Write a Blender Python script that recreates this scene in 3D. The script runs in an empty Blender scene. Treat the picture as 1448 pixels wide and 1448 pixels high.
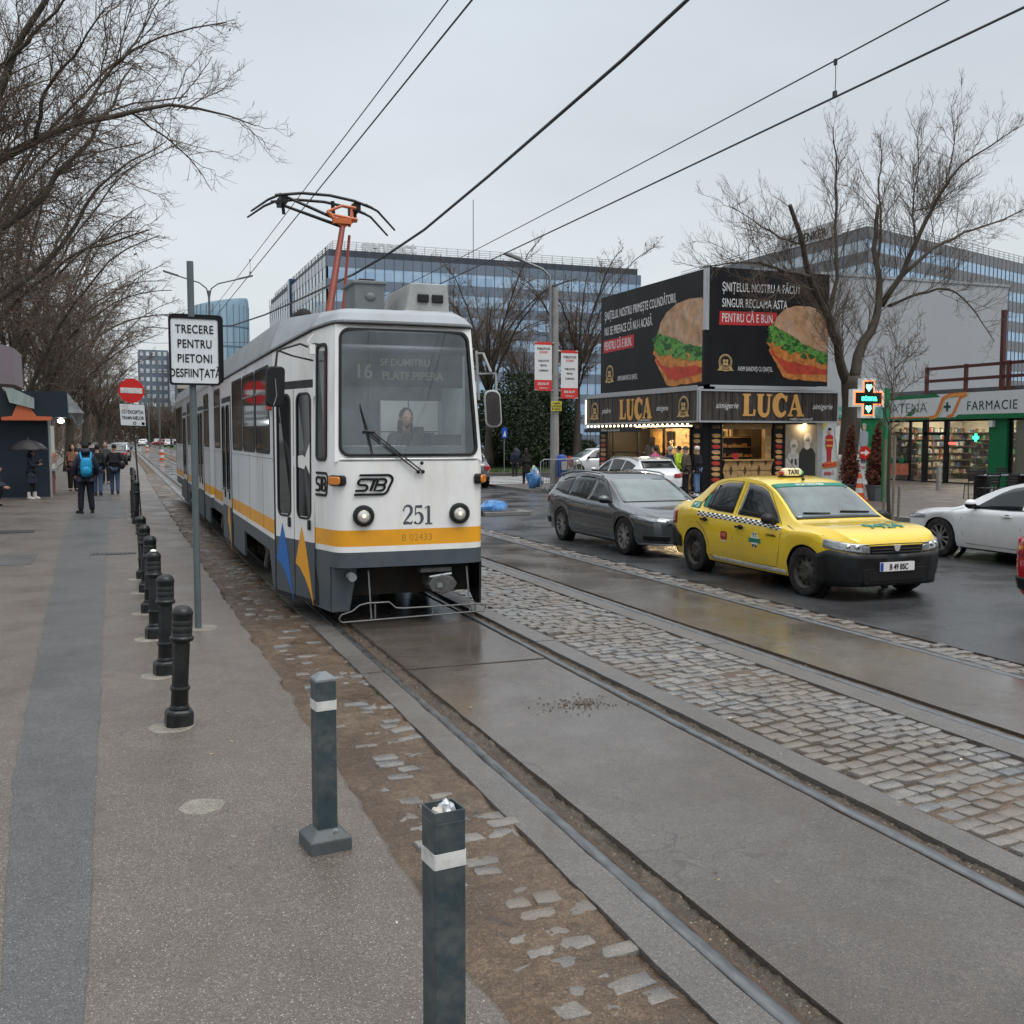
import bpy, bmesh, math, random
import numpy as np
from mathutils import Vector, Matrix, noise as mnoise
R = math.radians
S = bpy.context.scene
COL = S.collection
# ---------------------------------------------------------------- camera
YAW, PITCH, CAMH, FPX = R(20.9535), R(4.2262), 2.0, 1448.0
cd = bpy.data.cameras.new('Camera'); cam = bpy.data.objects.new('Camera', cd); COL.objects.link(cam)
cam.location = (0, 0, CAMH); cam.rotation_euler = (R(90) - PITCH, 0, -YAW)
cd.sensor_width = 36; cd.lens = 36.0; cd.clip_start = .05; cd.clip_end = 5000
S.camera = cam
# ---------------------------------------------------------------- world: overcast, brighter to the zenith
SUN_EL, SUN_AZ = R(62), R(150)
w = bpy.data.worlds.new('World'); S.world = w; w.use_nodes = True
nt = w.node_tree; N = nt.nodes; Lk = nt.links
bg = N['Background']; bg.inputs['Strength'].default_value = 1.0
sky = N.new('ShaderNodeTexSky'); sky.sky_type = 'NISHITA'; sky.sun_disc = False
sky.sun_elevation = SUN_EL; sky.sun_rotation = SUN_AZ; sky.dust_density = 4; sky.air_density = 1
tc = N.new('ShaderNodeTexCoord'); sep = N.new('ShaderNodeSeparateXYZ'); Lk.new(tc.outputs['Generated'], sep.inputs[0])
cr = N.new('ShaderNodeValToRGB'); Lk.new(sep.outputs['Z'], cr.inputs[0])
e = cr.color_ramp.elements
e[0].position = 0.0; e[0].color = (.365, .39, .405, 1)
e[1].position = 1.0; e[1].color = (.92, .95, .99, 1)
for p_, c_ in ((.12, (.385, .41, .425, 1)), (.28, (.352, .38, .405, 1)), (.42, (.335, .366, .395, 1)), (.7, (.66, .69, .72, 1))):
 q = e.new(p_); q.color = c_
nz = N.new('ShaderNodeTexNoise'); nz.inputs['Scale'].default_value = 2.2; nz.inputs['Detail'].default_value = 5
mp = N.new('ShaderNodeMapping'); mp.inputs['Scale'].default_value = (1, 1, 2.6); Lk.new(tc.outputs['Generated'], mp.inputs[0]); Lk.new(mp.outputs[0], nz.inputs['Vector'])
mr = N.new('ShaderNodeMapRange'); mr.inputs['From Min'].default_value = .3; mr.inputs['From Max'].default_value = .7
mr.inputs['To Min'].default_value = .90; mr.inputs['To Max'].default_value = 1.08; Lk.new(nz.outputs[0], mr.inputs[0])
vm = N.new('ShaderNodeVectorMath'); vm.operation = 'SCALE'; Lk.new(cr.outputs[0], vm.inputs[0]); Lk.new(mr.outputs[0], vm.inputs['Scale'])
ks = N.new('ShaderNodeVectorMath'); ks.operation = 'SCALE'; ks.inputs['Scale'].default_value = .006; Lk.new(sky.outputs[0], ks.inputs[0])
ad = N.new('ShaderNodeVectorMath'); ad.operation = 'ADD'; Lk.new(vm.outputs[0], ad.inputs[0]); Lk.new(ks.outputs[0], ad.inputs[1])
Lk.new(ad.outputs[0], bg.inputs['Color'])
# ---------------------------------------------------------------- sun behind thick cloud
sd = bpy.data.lights.new('Sun', 'SUN'); sun = bpy.data.objects.new('Sun', sd); COL.objects.link(sun)
sd.energy = 1.0; sd.angle = R(40); sd.color = (1, .98, .95)
_d = Vector((math.sin(SUN_AZ) * math.cos(SUN_EL), math.cos(SUN_AZ) * math.cos(SUN_EL), math.sin(SUN_EL)))
sun.rotation_euler = _d.to_track_quat('Z', 'Y').to_euler()
S.view_settings.view_transform = 'Standard'; S.view_settings.look = 'None'
S.view_settings.exposure = 0.92; S.view_settings.gamma = 1
S.cycles.max_bounces = 6; S.cycles.diffuse_bounces = 3; S.cycles.glossy_bounces = 3; S.cycles.transparent_max_bounces = 8
S.cycles.caustics_reflective = False; S.cycles.caustics_refractive = False
# ---------------------------------------------------------------- rays through the photograph's pixels: where things stand
_fw = Vector((math.sin(YAW) * math.cos(PITCH), math.cos(YAW) * math.cos(PITCH), -math.sin(PITCH)))
_rt = Vector((math.cos(YAW), -math.sin(YAW), 0)); _up = _rt.cross(_fw)
def ray(x, y): return _fw + _rt * ((x - 724) / FPX) + _up * ((724 - y) / FPX)
def atG(x, y, z=0):
 d = ray(x, y); return Vector((0, 0, CAMH)) + d * ((z - CAMH) / d.z)
def atX(x, y, X):
 d = ray(x, y); return Vector((0, 0, CAMH)) + d * (X / d.x)
def atY(x, y, Y):
 d = ray(x, y); return Vector((0, 0, CAMH)) + d * (Y / d.y)
# ---------------------------------------------------------------- materials
MATS = {}
def _mix(nt, fac, a, b, mode='MIX'):
 m = nt.nodes.new('ShaderNodeMix'); m.data_type = 'RGBA'; m.blend_type = mode
 for s, v in ((m.inputs[0], fac), (m.inputs[6], a), (m.inputs[7], b)):
  if hasattr(v, 'is_linked'): nt.links.new(v, s)
  elif isinstance(v, (int, float)): s.default_value = v
  else: s.default_value = (*v[:3], 1)
 return m.outputs[2]
def _noise(nt, vec, scale, detail=4, rough=.55, dist=0):
 n = nt.nodes.new('ShaderNodeTexNoise'); n.inputs['Scale'].default_value = scale; n.inputs['Detail'].default_value = detail
 n.inputs['Roughness'].default_value = rough; n.inputs['Distortion'].default_value = dist
 nt.links.new(vec, n.inputs['Vector']); return n.outputs[0]
def _range(nt, v, a, b, c=0., d=1., smooth=False):
 m = nt.nodes.new('ShaderNodeMapRange'); m.clamp = True
 if smooth: m.interpolation_type = 'SMOOTHSTEP'
 nt.links.new(v, m.inputs[0])
 for i, x in zip((1, 2, 3, 4), (a, b, c, d)): m.inputs[i].default_value = x
 return m.outputs[0]
def _math(nt, op, a, b=None):
 m = nt.nodes.new('ShaderNodeMath'); m.operation = op
 for s, v in ((m.inputs[0], a), (m.inputs[1], b)):
  if v is None: continue
  if hasattr(v, 'is_linked'): nt.links.new(v, s)
  else: s.default_value = v
 return m.outputs[0]
def _bump(nt, bsdf, h, strength=.3, dist=.01):
 b = nt.nodes.new('ShaderNodeBump'); b.inputs['Strength'].default_value = strength; b.inputs['Distance'].default_value = dist
 nt.links.new(h, b.inputs['Height']); nt.links.new(b.outputs[0], bsdf.inputs['Normal'])
def newmat(name):
 m = bpy.data.materials.new(name); m.use_nodes = True; nt = m.node_tree; b = nt.nodes['Principled BSDF']
 return m, nt, b
def coord(nt, kind='Object', sc=None):
 if kind == 'World':
  o = nt.nodes.new('ShaderNodeNewGeometry').outputs['Position']
 else: o = nt.nodes.new('ShaderNodeTexCoord').outputs[kind]
 if sc:
  m = nt.nodes.new('ShaderNodeMapping'); m.inputs['Scale'].default_value = sc; nt.links.new(o, m.inputs[0]); o = m.outputs[0]
 return o
def M(name, col, rough=.5, metal=0, var=.12, scale=6, bump=0, bscale=80, coat=0, emit=0, ecol=None, dirt=None, dirtamt=.5, spec=.32, stretch=None, ior=None):
 """plain procedural material: two noises vary the colour, optional dirt, bump"""
 if name in MATS: return MATS[name]
 m, nt, b = newmat(name); v = coord(nt, 'Object', stretch)
 n1 = _noise(nt, v, scale, 5, .6)
 c = _mix(nt, _range(nt, n1, .3, .7), [x * (1 - var) for x in col], [min(1, x * (1 + var)) for x in col])
 if dirt:
  n2 = _noise(nt, v, scale * .6, 7, .68)
  c = _mix(nt, _range(nt, n2, .46, .72, 0, dirtamt), c, dirt)
 nt.links.new(c, b.inputs['Base Color'])
 nt.links.new(_range(nt, n1, .25, .75, max(.02, rough * .8), min(1, rough * 1.2)), b.inputs['Roughness'])
 b.inputs['Metallic'].default_value = metal; b.inputs['Specular IOR Level'].default_value = spec
 if ior: b.inputs['IOR'].default_value = ior
 if coat: b.inputs['Coat Weight'].default_value = coat; b.inputs['Coat Roughness'].default_value = .06
 if emit:
  b.inputs['Emission Color'].default_value = (*(ecol or col), 1); b.inputs['Emission Strength'].default_value = emit
 if bump: _bump(nt, b, _noise(nt, v, bscale, 4), bump, .01)
 MATS[name] = m; return m
def glassy(name, tint=(.5, .56, .57), clear=.75, refl=1.5):
 """a pane one sees through: transparent and a mirror by Fresnel"""
 if name in MATS: return MATS[name]
 m, nt, b = newmat(name); nt.nodes.remove(b)
 out = nt.nodes['Material Output']; tr = nt.nodes.new('ShaderNodeBsdfTransparent'); gl = nt.nodes.new('ShaderNodeBsdfGlossy')
 tr.inputs[0].default_value = (*[x * clear for x in tint], 1); gl.inputs['Roughness'].default_value = .03
 gl.inputs[0].default_value = (.9, .95, .97, 1)
 fr = nt.nodes.new('ShaderNodeFresnel'); fr.inputs[0].default_value = refl
 v = coord(nt); mx = nt.nodes.new('ShaderNodeMixShader')
 f2 = _math(nt, 'MULTIPLY', fr.outputs[0], 1.0)
 nn = _range(nt, _noise(nt, v, 3, 3), .3, .7, 0, .05)
 nt.links.new(_math(nt, 'ADD', f2, nn), mx.inputs[0])
 nt.links.new(tr.outputs[0], mx.inputs[1]); nt.links.new(gl.outputs[0], mx.inputs[2]); nt.links.new(mx.outputs[0], out.inputs[0])
 MATS[name] = m; return m
# ---------------------------------------------------------------- mesh builder
class B:
 def __init__(s): s.v = []; s.f = []; s.m = []; s.X = None
 def add(s, vs, fs, m=0):
  o = len(s.v)
  if s.X is not None: vs = [s.X @ Vector(p) for p in vs]
  s.v += [tuple(p) for p in vs]; s.f += [tuple(i + o for i in f) for f in fs]; s.m += [m] * len(fs)
 def box(s, x0, x1, y0, y1, z0, z1, m=0):
  s.add([(x0, y0, z0), (x1, y0, z0), (x1, y1, z0), (x0, y1, z0), (x0, y0, z1), (x1, y0, z1), (x1, y1, z1), (x0, y1, z1)],
              [(3, 2, 1, 0), (4, 5, 6, 7), (0, 1, 5, 4), (1, 2, 6, 5), (2, 3, 7, 6), (3, 0, 4, 7)], m)
 def quad(s, a, b, c, d, m=0): s.add([a, b, c, d], [(0, 1, 2, 3)], m)
 def poly(s, ps, m=0): s.add(ps, [tuple(range(len(ps)))], m)
 def prism(s, poly, fn, d0, d1, m=0):
  """poly: 2-D outline (ccw as seen from the d1 side); fn(u, v, d) -> xyz"""
  n = len(poly); vs = [fn(u, v, d0) for u, v in poly] + [fn(u, v, d1) for u, v in poly]
  s.add(vs, [tuple(range(n - 1, -1, -1)), tuple(range(n, 2 * n))] + [(i, (i + 1) % n, n + (i + 1) % n, n + i) for i in range(n)], m)
 def tube(s, pts, r, n=8, m=0, caps=True, flat=None):
  P = [Vector(p) for p in pts]; K = len(P)
  rr = list(r) if hasattr(r, '__len__') else [r] * K
  T = [(P[min(i + 1, K - 1)] - P[max(i - 1, 0)]).normalized() for i in range(K)]
  a = Vector((0, 0, 1)) if abs(T[0].z) < .9 else Vector((1, 0, 0))
  u = (a - T[0] * a.dot(T[0])).normalized(); vs = []
  for i in range(K):
   u = (u - T[i] * u.dot(T[i])); u = u.normalized() if u.length > 1e-6 else T[i].orthogonal().normalized()
   w = T[i].cross(u)
   for k in range(n):
    t = 2 * math.pi * (k + .5) / n; vs.append(P[i] + (u * math.cos(t) * (flat or 1) + w * math.sin(t)) * rr[i])
  fs = [(i * n + k, i * n + (k + 1) % n, (i + 1) * n + (k + 1) % n, (i + 1) * n + k) for i in range(K - 1) for k in range(n)]
  if caps: fs += [tuple(range(n - 1, -1, -1)), tuple((K - 1) * n + k for k in range(n))]
  s.add(vs, fs, m)
 def lathe(s, prof, c=(0, 0, 0), n=24, m=0, ax='z', caps=True, a0=0):
  vs = []
  for r, z in prof:
   for k in range(n):
    t = a0 + 2 * math.pi * k / n; x, y = r * math.cos(t), r * math.sin(t)
    p = (x, y, z) if ax == 'z' else ((z, x, y) if ax == 'x' else (y, z, x))
    vs.append((c[0] + p[0], c[1] + p[1], c[2] + p[2]))
  K = len(prof)
  fs = [(i * n + k, i * n + (k + 1) % n, (i + 1) * n + (k + 1) % n, (i + 1) * n + k) for i in range(K - 1) for k in range(n)]
  if caps: fs += [tuple(range(n - 1, -1, -1)), tuple((K - 1) * n + k for k in range(n))]
  s.add(vs, fs, m)
 def grid(s, nu, nv, fn, m=0, skip=None, mf=None):
  """fn(i, j) -> xyz on a (nu+1) x (nv+1) lattice"""
  o = len(s.v); vs = [fn(i, j) for i in range(nu + 1) for j in range(nv + 1)]
  if s.X is not None: vs = [s.X @ Vector(p) for p in vs]
  s.v += [tuple(p) for p in vs]
  for i in range(nu):
   for j in range(nv):
    if skip and skip(i, j): continue
    a = o + i * (nv + 1) + j
    s.f.append((a, a + nv + 1, a + nv + 2, a + 1)); s.m.append(mf(i, j) if mf else m)
 def ball(s, c, r, nu=12, nv=8, m=0):
  r = r if hasattr(r, '__len__') else (r, r, r)
  prof = [(math.sin(math.pi * i / nv), -math.cos(math.pi * i / nv)) for i in range(nv + 1)]
  vs = []
  for rr, z in prof:
   for k in range(nu):
    t = 2 * math.pi * k / nu
    vs.append((c[0] + r[0] * rr * math.cos(t), c[1] + r[1] * rr * math.sin(t), c[2] + r[2] * z))
  fs = [(i * nu + k, i * nu + (k + 1) % nu, (i + 1) * nu + (k + 1) % nu, (i + 1) * nu + k) for i in range(nv) for k in range(nu)]
  s.add(vs, fs, m)
 def obj(s, name, mats, parent=None, smooth=None, bevel=0, world=False, seg=2):
  me = bpy.data.meshes.new(name)
  vs = s.v
  if world and parent is not None:
   inv = WM[parent.name].inverted(); vs = [tuple(inv @ Vector(p)) for p in vs]
  me.from_pydata(vs, [], s.f); me.update()
  for m in (mats if isinstance(mats, (list, tuple)) else [mats]): me.materials.append(m)
  if len(me.materials) > 1: me.polygons.foreach_set('material_index', s.m[:len(me.polygons)])
  o = bpy.data.objects.new(name, me); COL.objects.link(o)
  if smooth is not None:
   me.polygons.foreach_set('use_smooth', [True] * len(me.polygons))
   if smooth < 180: me.set_sharp_from_angle(angle=R(smooth))
  if bevel:
   b = o.modifiers.new('b', 'BEVEL'); b.width = bevel; b.segments = seg; b.limit_method = 'ANGLE'; b.angle_limit = R(40); b.harden_normals = False
  if parent is not None: o.parent = parent; WM[o.name] = WM[parent.name]
  else: WM[o.name] = Matrix()
  return o
WM = {}
def thing(name, label, cat, loc=(0, 0, 0), rz=0, group=None, scale=1):
 o = bpy.data.objects.new(name, None); COL.objects.link(o); o.location = loc; o.rotation_euler = (0, 0, rz); o.scale = (scale,) * 3
 o.empty_display_size = .2
 WM[o.name] = Matrix.Translation(loc) @ Matrix.Rotation(rz, 4, 'Z') @ Matrix.Scale(scale, 4)
 o['label'] = label; o['category'] = cat
 if group: o['group'] = group
 return o
def tag(o, label, cat, group=None):
 o['label'] = label; o['category'] = cat
 if group: o['group'] = group
 return o
def struct(o): o['kind'] = 'structure'; return o
def stuff(o): o['kind'] = 'stuff'; return o
def dup(root, loc=None, rz=None, label=None, group=None, scale=None, mats=None, skip=()):
 r = root.copy(); COL.objects.link(r)
 if loc is not None: r.location = loc
 if rz is not None: r.rotation_euler = (0, 0, rz)
 if scale is not None: r.scale = scale if hasattr(scale, '__len__') else (scale,) * 3
 if label: r['label'] = label
 if group: r['group'] = group
 def rec(src, dst):
  for ch in list(src.children):
   if ch.name.split('.')[0] in skip: continue
   c = ch.copy(); COL.objects.link(c); c.parent = dst
   if mats:
    for i, sl in enumerate(c.material_slots):
     if sl.material and sl.material.name in mats:
      nm_ = mats[sl.material.name]; sl.link = 'OBJECT'; sl.material = nm_
   rec(ch, c)
 rec(root, r)
 return r
_dg = None
def evalmesh(o):
 dg = bpy.context.evaluated_depsgraph_get(); ev = o.evaluated_get(dg)
 return bpy.data.meshes.new_from_object(ev, depsgraph=dg)
def txt(s, h, fn, mat, parent=None, name='lettering', sx=1., depth=.004, bold=0., align='CENTER', space=1., slant=0, world=True):
 """lettering as a mesh: fn(u, v, d) places it, h is the capital height"""
 cu = bpy.data.curves.new('t', 'FONT'); cu.body = s; cu.align_x = align; cu.size = 1.0; cu.resolution_u = 3
 cu.extrude = .5; cu.offset = bold; cu.space_character = space; cu.shear = slant; cu.space_line = .95
 o = bpy.data.objects.new('t', cu); COL.objects.link(o); me = evalmesh(o); bpy.data.objects.remove(o); bpy.data.curves.remove(cu)
 k = h / .72; co = np.empty(len(me.vertices) * 3, 'f'); me.vertices.foreach_get('co', co); co = co.reshape(-1, 3)
 b = B(); b.v = [tuple(fn(x * k * sx, y * k, depth if z > 0 else 0.0)) for x, y, z in co]
 b.f = [tuple(p.vertices) for p in me.polygons]; b.m = [0] * len(b.f); bpy.data.meshes.remove(me)
 return b.obj(name, mat, parent, world=world)
def frame2(o, u, v, n):
 """returns fn(a, b, d) on a plane with origin o and axes u, v and normal n"""
 o, u, v, n = Vector(o), Vector(u), Vector(v), Vector(n)
 return lambda a, b_, d: tuple(o + u * a + v * b_ + n * d)
def rrect(x0, x1, y0, y1, r, n=4):
 out = []
 for cx, cy, a in ((x1 - r, y0 + r, -90), (x1 - r, y1 - r, 0), (x0 + r, y1 - r, 90), (x0 + r, y0 + r, 180)):
  for i in range(n + 1):
   t = R(a + 90 * i / n); out.append((cx + r * math.cos(t), cy + r * math.sin(t)))
 return out
def circ(cx, cy, r, n=20, ry=None): return [(cx + r * math.cos(2 * math.pi * i / n), cy + (ry or r) * math.sin(2 * math.pi * i / n)) for i in range(n)]
def ring(b, outer, inner, fn, d0, d1, m=0):
 """a flat frame between two outlines of the same point count"""
 n = len(outer); vs = [fn(u, v, d0) for u, v in outer] + [fn(u, v, d1) for u, v in outer] + [fn(u, v, d0) for u, v in inner] + [fn(u, v, d1) for u, v in inner]
 fs = []
 for i in range(n):
  j = (i + 1) % n
  fs += [(i, j, n + j, n + i), (n + i, n + j, 3 * n + j, 3 * n + i), (3 * n + i, 3 * n + j, 2 * n + j, 2 * n + i), (2 * n + i, 2 * n + j, j, i)]
 b.add(vs, fs, m)
_k = [0]
def stroke(b, pts, fn, d=.006, m=0):
 """a pen stroke: (u, v, width) points -> a raised ribbon"""
 _k[0] = (_k[0] + 1) % 7; d = d + _k[0] * .0004
 n = len(pts); L = []; Rr = []
 for i, (u, v, wd) in enumerate(pts):
  a = pts[max(i - 1, 0)]; c = pts[min(i + 1, n - 1)]; dx, dy = c[0] - a[0], c[1] - a[1]; l = math.hypot(dx, dy) or 1
  nx, ny = -dy / l * wd / 2, dx / l * wd / 2; L.append((u + nx, v + ny)); Rr.append((u - nx, v - ny))
 o = L + Rr[::-1]; vs = [fn(u, v, 0) for u, v in o] + [fn(u, v, d) for u, v in o]; k = 2 * n; fs = []
 for i in range(n - 1): fs += [(k + i, k + i + 1, k + k - 2 - i, k + k - 1 - i)]
 fs += [(i, (i + 1) % k, k + (i + 1) % k, k + i) for i in range(k)]
 b.add(vs, fs, m)
def arc(cx, cy, rx, ry, a0, a1, w0, w1=None, wm=None, n=14):
 out = []
 for i in range(n + 1):
  t = i / n; a = R(a0 + (a1 - a0) * t); w1_ = w0 if w1 is None else w1
  wd = w0 + (w1_ - w0) * t if wm is None else (w0 + (w1_ - w0) * t) + (wm - (w0 + w1_) / 2) * math.sin(math.pi * t)
  out.append((cx + rx * math.cos(a), cy + ry * math.sin(a), wd))
 return out
def lerp(a, b, t): return a + (b - a) * t
def interp(x, xs, ys): return float(np.interp(x, xs, ys))
def spl(x, xs, ys):
 """monotone-ish cubic through keyed points"""
 n = len(xs)
 if x <= xs[0]: return ys[0]
 if x >= xs[-1]: return ys[-1]
 i = max(k for k in range(n - 1) if xs[k] <= x); h = xs[i + 1] - xs[i]; t = (x - xs[i]) / h
 dl = [(ys[k + 1] - ys[k]) / (xs[k + 1] - xs[k]) for k in range(n - 1)]
 def tan(k):
  if k == 0: return dl[0]
  if k == n - 1: return dl[-1]
  if dl[k - 1] * dl[k] <= 0: return 0
  return 2 * dl[k - 1] * dl[k] / (dl[k - 1] + dl[k])
 m0, m1 = tan(i) * h, tan(i + 1) * h
 return (2 * t**3 - 3 * t**2 + 1) * ys[i] + (t**3 - 2 * t**2 + t) * m0 + (-2 * t**3 + 3 * t**2) * ys[i + 1] + (t**3 - t**2) * m1
# ================================================================ THE GROUND
rng = random.Random(7)
def ground_mat(name, c1, c2, speck=(.4, .38, .36), speck_amt=.35, rough=(.3, .6), bump=.25, stain=None, wet=None, sc=1., fine=160., crack=0.):
 """asphalt and concrete in world metres: aggregate, stains, wet sheen"""
 if name in MATS: return MATS[name]
 m, nt, b = newmat(name); v = coord(nt, 'World')
 big = _noise(nt, v, .55 * sc, 5, .6); mid = _noise(nt, v, 4 * sc, 7, .7); fin = _noise(nt, v, fine, 3, .6); fi2 = _noise(nt, v, fine * .28, 4, .65)
 c = _mix(nt, _range(nt, big, .32, .68), c1, c2)
 c = _mix(nt, _range(nt, mid, .38, .66, 0, .6), c, [x * .72 for x in c1])
 c = _mix(nt, _range(nt, fi2, .34, .6, .55, 0), c, [x * .45 for x in c1])
 c = _mix(nt, _range(nt, fin, .34, .56, .7, 0), c, [x * .32 for x in c1])
 c = _mix(nt, _range(nt, fin, .58, .74, 0, speck_amt), c, speck)
 vo = nt.nodes.new('ShaderNodeTexVoronoi'); vo.inputs['Scale'].default_value = fine * .8; nt.links.new(v, vo.inputs['Vector'])
 wn = nt.nodes.new('ShaderNodeTexWhiteNoise'); wn.noise_dimensions = '3D'; nt.links.new(vo.outputs['Color'], wn.inputs['Vector'])
 pick = _math(nt, 'GREATER_THAN', wn.outputs[0], .94)
 near = _range(nt, vo.outputs['Distance'], .2, .5, 1, 0)
 c = _mix(nt, _math(nt, 'MULTIPLY', _math(nt, 'MULTIPLY', pick, near), min(1, speck_amt * 1.3)), c, [x * 1.25 for x in speck])
 v3 = nt.nodes.new('ShaderNodeTexVoronoi'); v3.inputs['Scale'].default_value = 4.2; nt.links.new(v, v3.inputs['Vector'])
 w3 = nt.nodes.new('ShaderNodeTexWhiteNoise'); nt.links.new(v3.outputs['Color'], w3.inputs['Vector'])
 sp = _math(nt, 'MULTIPLY', _range(nt, v3.outputs['Distance'], .05, .075, 1, 0), _math(nt, 'GREATER_THAN', w3.outputs[0], .7))
 c = _mix(nt, _math(nt, 'MULTIPLY', sp, .35), c, [x * 1.8 for x in c2])
 if stain:
  st = _noise(nt, v, 1.3 * sc, 8, .72, 1.2)
  c = _mix(nt, _range(nt, st, .54, .68, 0, .75), c, stain)
 if crack:
  vc = nt.nodes.new('ShaderNodeTexVoronoi'); vc.feature = 'DISTANCE_TO_EDGE'; vc.inputs['Scale'].default_value = .7
  mpn = nt.nodes.new('ShaderNodeVectorMath'); mpn.operation = 'ADD'; nz_ = nt.nodes.new('ShaderNodeTexNoise'); nz_.inputs['Scale'].default_value = 3
  nt.links.new(v, nz_.inputs['Vector']); nt.links.new(v, mpn.inputs[0]); nt.links.new(nz_.outputs['Color'], mpn.inputs[1]); nt.links.new(mpn.outputs[0], vc.inputs['Vector'])
  c = _mix(nt, _math(nt, 'MULTIPLY', _range(nt, vc.outputs['Distance'], .004, .014, 1, 0), _range(nt, big, .45, .6, 0, crack)), c, [x * .3 for x in c1])
 nt.links.new(c, b.inputs['Base Color'])
 w_ = _noise(nt, v, .9 * sc, 4, .55)
 r = _range(nt, w_, .36, .62, rough[0], rough[1])
 r = _math(nt, 'ADD', r, _range(nt, fin, .3, .7, -.04, .1))
 nt.links.new(r, b.inputs['Roughness'])
 h = _math(nt, 'ADD', _math(nt, 'MULTIPLY', fin, .35), _math(nt, 'ADD', _math(nt, 'MULTIPLY', fi2, .5), _math(nt, 'MULTIPLY', mid, .7)))
 _bump(nt, b, h, bump, .012)
 MATS[name] = m; return m
m_walk = ground_mat('sidewalk asphalt', (.128, .104, .086), (.166, .140, .120), (.46, .43, .39), .5, (.28, .52), .35, (.088, .069, .054), fine=190, crack=.35)
m_strip = ground_mat('patched asphalt', (.086, .087, .085), (.113, .112, .108), (.35, .36, .36), .4, (.3, .55), .25, fine=190)
m_slab = ground_mat('wet concrete slab', (.090, .074, .061), (.140, .122, .107), (.30, .28, .26), .3, (.04, .27), .07, (.075, .055, .04), fine=170, crack=.5)
m_edge = ground_mat('concrete strip', (.125, .115, .106), (.165, .153, .143), (.36, .34, .32), .35, (.22, .48), .25, (.085, .066, .05), fine=170)
m_road = ground_mat('road asphalt', (.046, .047, .050), (.070, .070, .072), (.2, .2, .2), .3, (.13, .42), .22, (.05, .047, .044), fine=150, crack=.8)
m_pave = ground_mat('pavement asphalt', (.10, .078, .068), (.145, .115, .1), (.2, .18, .17), .3, (.3, .55), .25, (.07, .055, .05), fine=120)
m_dirt = ground_mat('damp earth', (.066, .039, .022), (.195, .135, .083), (.26, .20, .14), .35, (.16, .7), .9, (.030, .021, .015), sc=2.2, fine=120)
m_grit = ground_mat('dark rail grit', (.045, .032, .021), (.12, .088, .056), (.27, .23, .17), .6, (.4, .8), .7, (.03, .022, .016), sc=4, fine=110)
m_earth = ground_mat('far ground', (.10, .095, .085), (.13, .12, .105), (.2, .2, .2), .2, (.5, .8), .2, (.06, .07, .03), sc=.2, fine=60)
m_grassb = M('turf', (.045, .065, .022), .9, var=.4, scale=3, dirt=(.08, .065, .04), dirtamt=.6)
m_stone, _nt, _b = newmat('granite setts')
_v = coord(_nt, 'World'); _n = _noise(_nt, _v, 95, 3); _n2 = _noise(_nt, _v, 6.5, 2, .4)
_oi = _nt.nodes.new('ShaderNodeTexVoronoi'); _oi.inputs['Scale'].default_value = 7.; _nt.links.new(_v, _oi.inputs['Vector'])
_c = _mix(_nt, _range(_nt, _n2, .3, .7), (.115, .12, .128), (.275, .255, .225))
_c = _mix(_nt, _range(_nt, _n, .35, .68, .6, 0), _c, (.05, .05, .052))
_c = _mix(_nt, _range(_nt, _n, .62, .74, 0, .5), _c, (.36, .35, .33))
_c = _mix(_nt, _range(_nt, _noise(_nt, _v, .8, 4), .44, .62, 0, .55), _c, (.12, .085, .055))
_nt.links.new(_c, _b.inputs['Base Color']); _nt.links.new(_range(_nt, _n2, .3, .7, .2, .42), _b.inputs['Roughness']); _bump(_nt, _b, _n, .3, .01)
b = B(); b.box(-1500, 1500, -60, 2500, -.6, -.16); struct(b.obj('ground', m_earth))
b = B(); b.box(7.42, 17.2, -30, 400, -.15, -.012); b.box(17.2, 120, 35.5, 50, -.15, -.012); struct(b.obj('road', m_road))
def ragged(xf, y0, y1, amp, seed, step=.12):
 n = int((y1 - y0) / step); return [(xf + amp * mnoise.noise((0, (y0 + i * step) * 2.1, seed)) + amp * .5 * mnoise.noise((0, (y0 + i * step) * 9, seed)), y0 + i * step) for i in range(n + 1)]
b = B(); ed = ragged(1.155, -3, 48, .045, 1.3) + [(1.3, 60), (1.3, 330)]
n = len(ed)
for i in range(n - 1):
 (x0, y0), (x1, y1) = ed[i], ed[i + 1]
 b.quad((-60, y0, .06), (x0 - .02, y0, .06), (x1 - .02, y1, .06), (-60, y1, .06))
 b.quad((x0 - .02, y0, .06), (x0, y0, .045), (x1, y1, .045), (x1 - .02, y1, .06))
 b.quad((x0, y0, .045), (x0 + .02, y0, -.15), (x1 + .02, y1, -.15), (x1, y1, .045))
struct(b.obj('sidewalk', m_walk))
b = B(); l = [(x + interp(y, [0, 3.6, 6.3, 11.3, 21.4, 60], [.72, .65, .46, .30, 0, -.4]), y) for x, y in ragged(-1.07, -3, 60, .02, 4.1, .3)]; r_ = [(x + interp(y, [0, 3.6, 21, 60], [.11, .10, 0, 0]), y) for x, y in ragged(-.255, -3, 60, .012, 6.7, .3)]
for i in range(len(l) - 1): b.quad((*l[i], .0655), (*r_[i], .0655), (*r_[i + 1], .0655), (*l[i + 1], .0655))
b.box(-3.2, -1.3, 17, 18.5, .061, .0645); b.box(-.26, .12, 26, 33, .061, .0645)
struct(b.obj('path', m_strip))
b = B()
def dz(x, y): return -.012 + .022 * mnoise.noise((x * 3, y * 3, 1)) + .012 * mnoise.noise((x * 11, y * 11, 2)) + .006 * mnoise.noise((x * 31, y * 31, 3)) + .004 * mnoise.noise((x * 70, y * 70, 4)) - .35 * max(0, x - 1.825)
NY = 900
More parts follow.
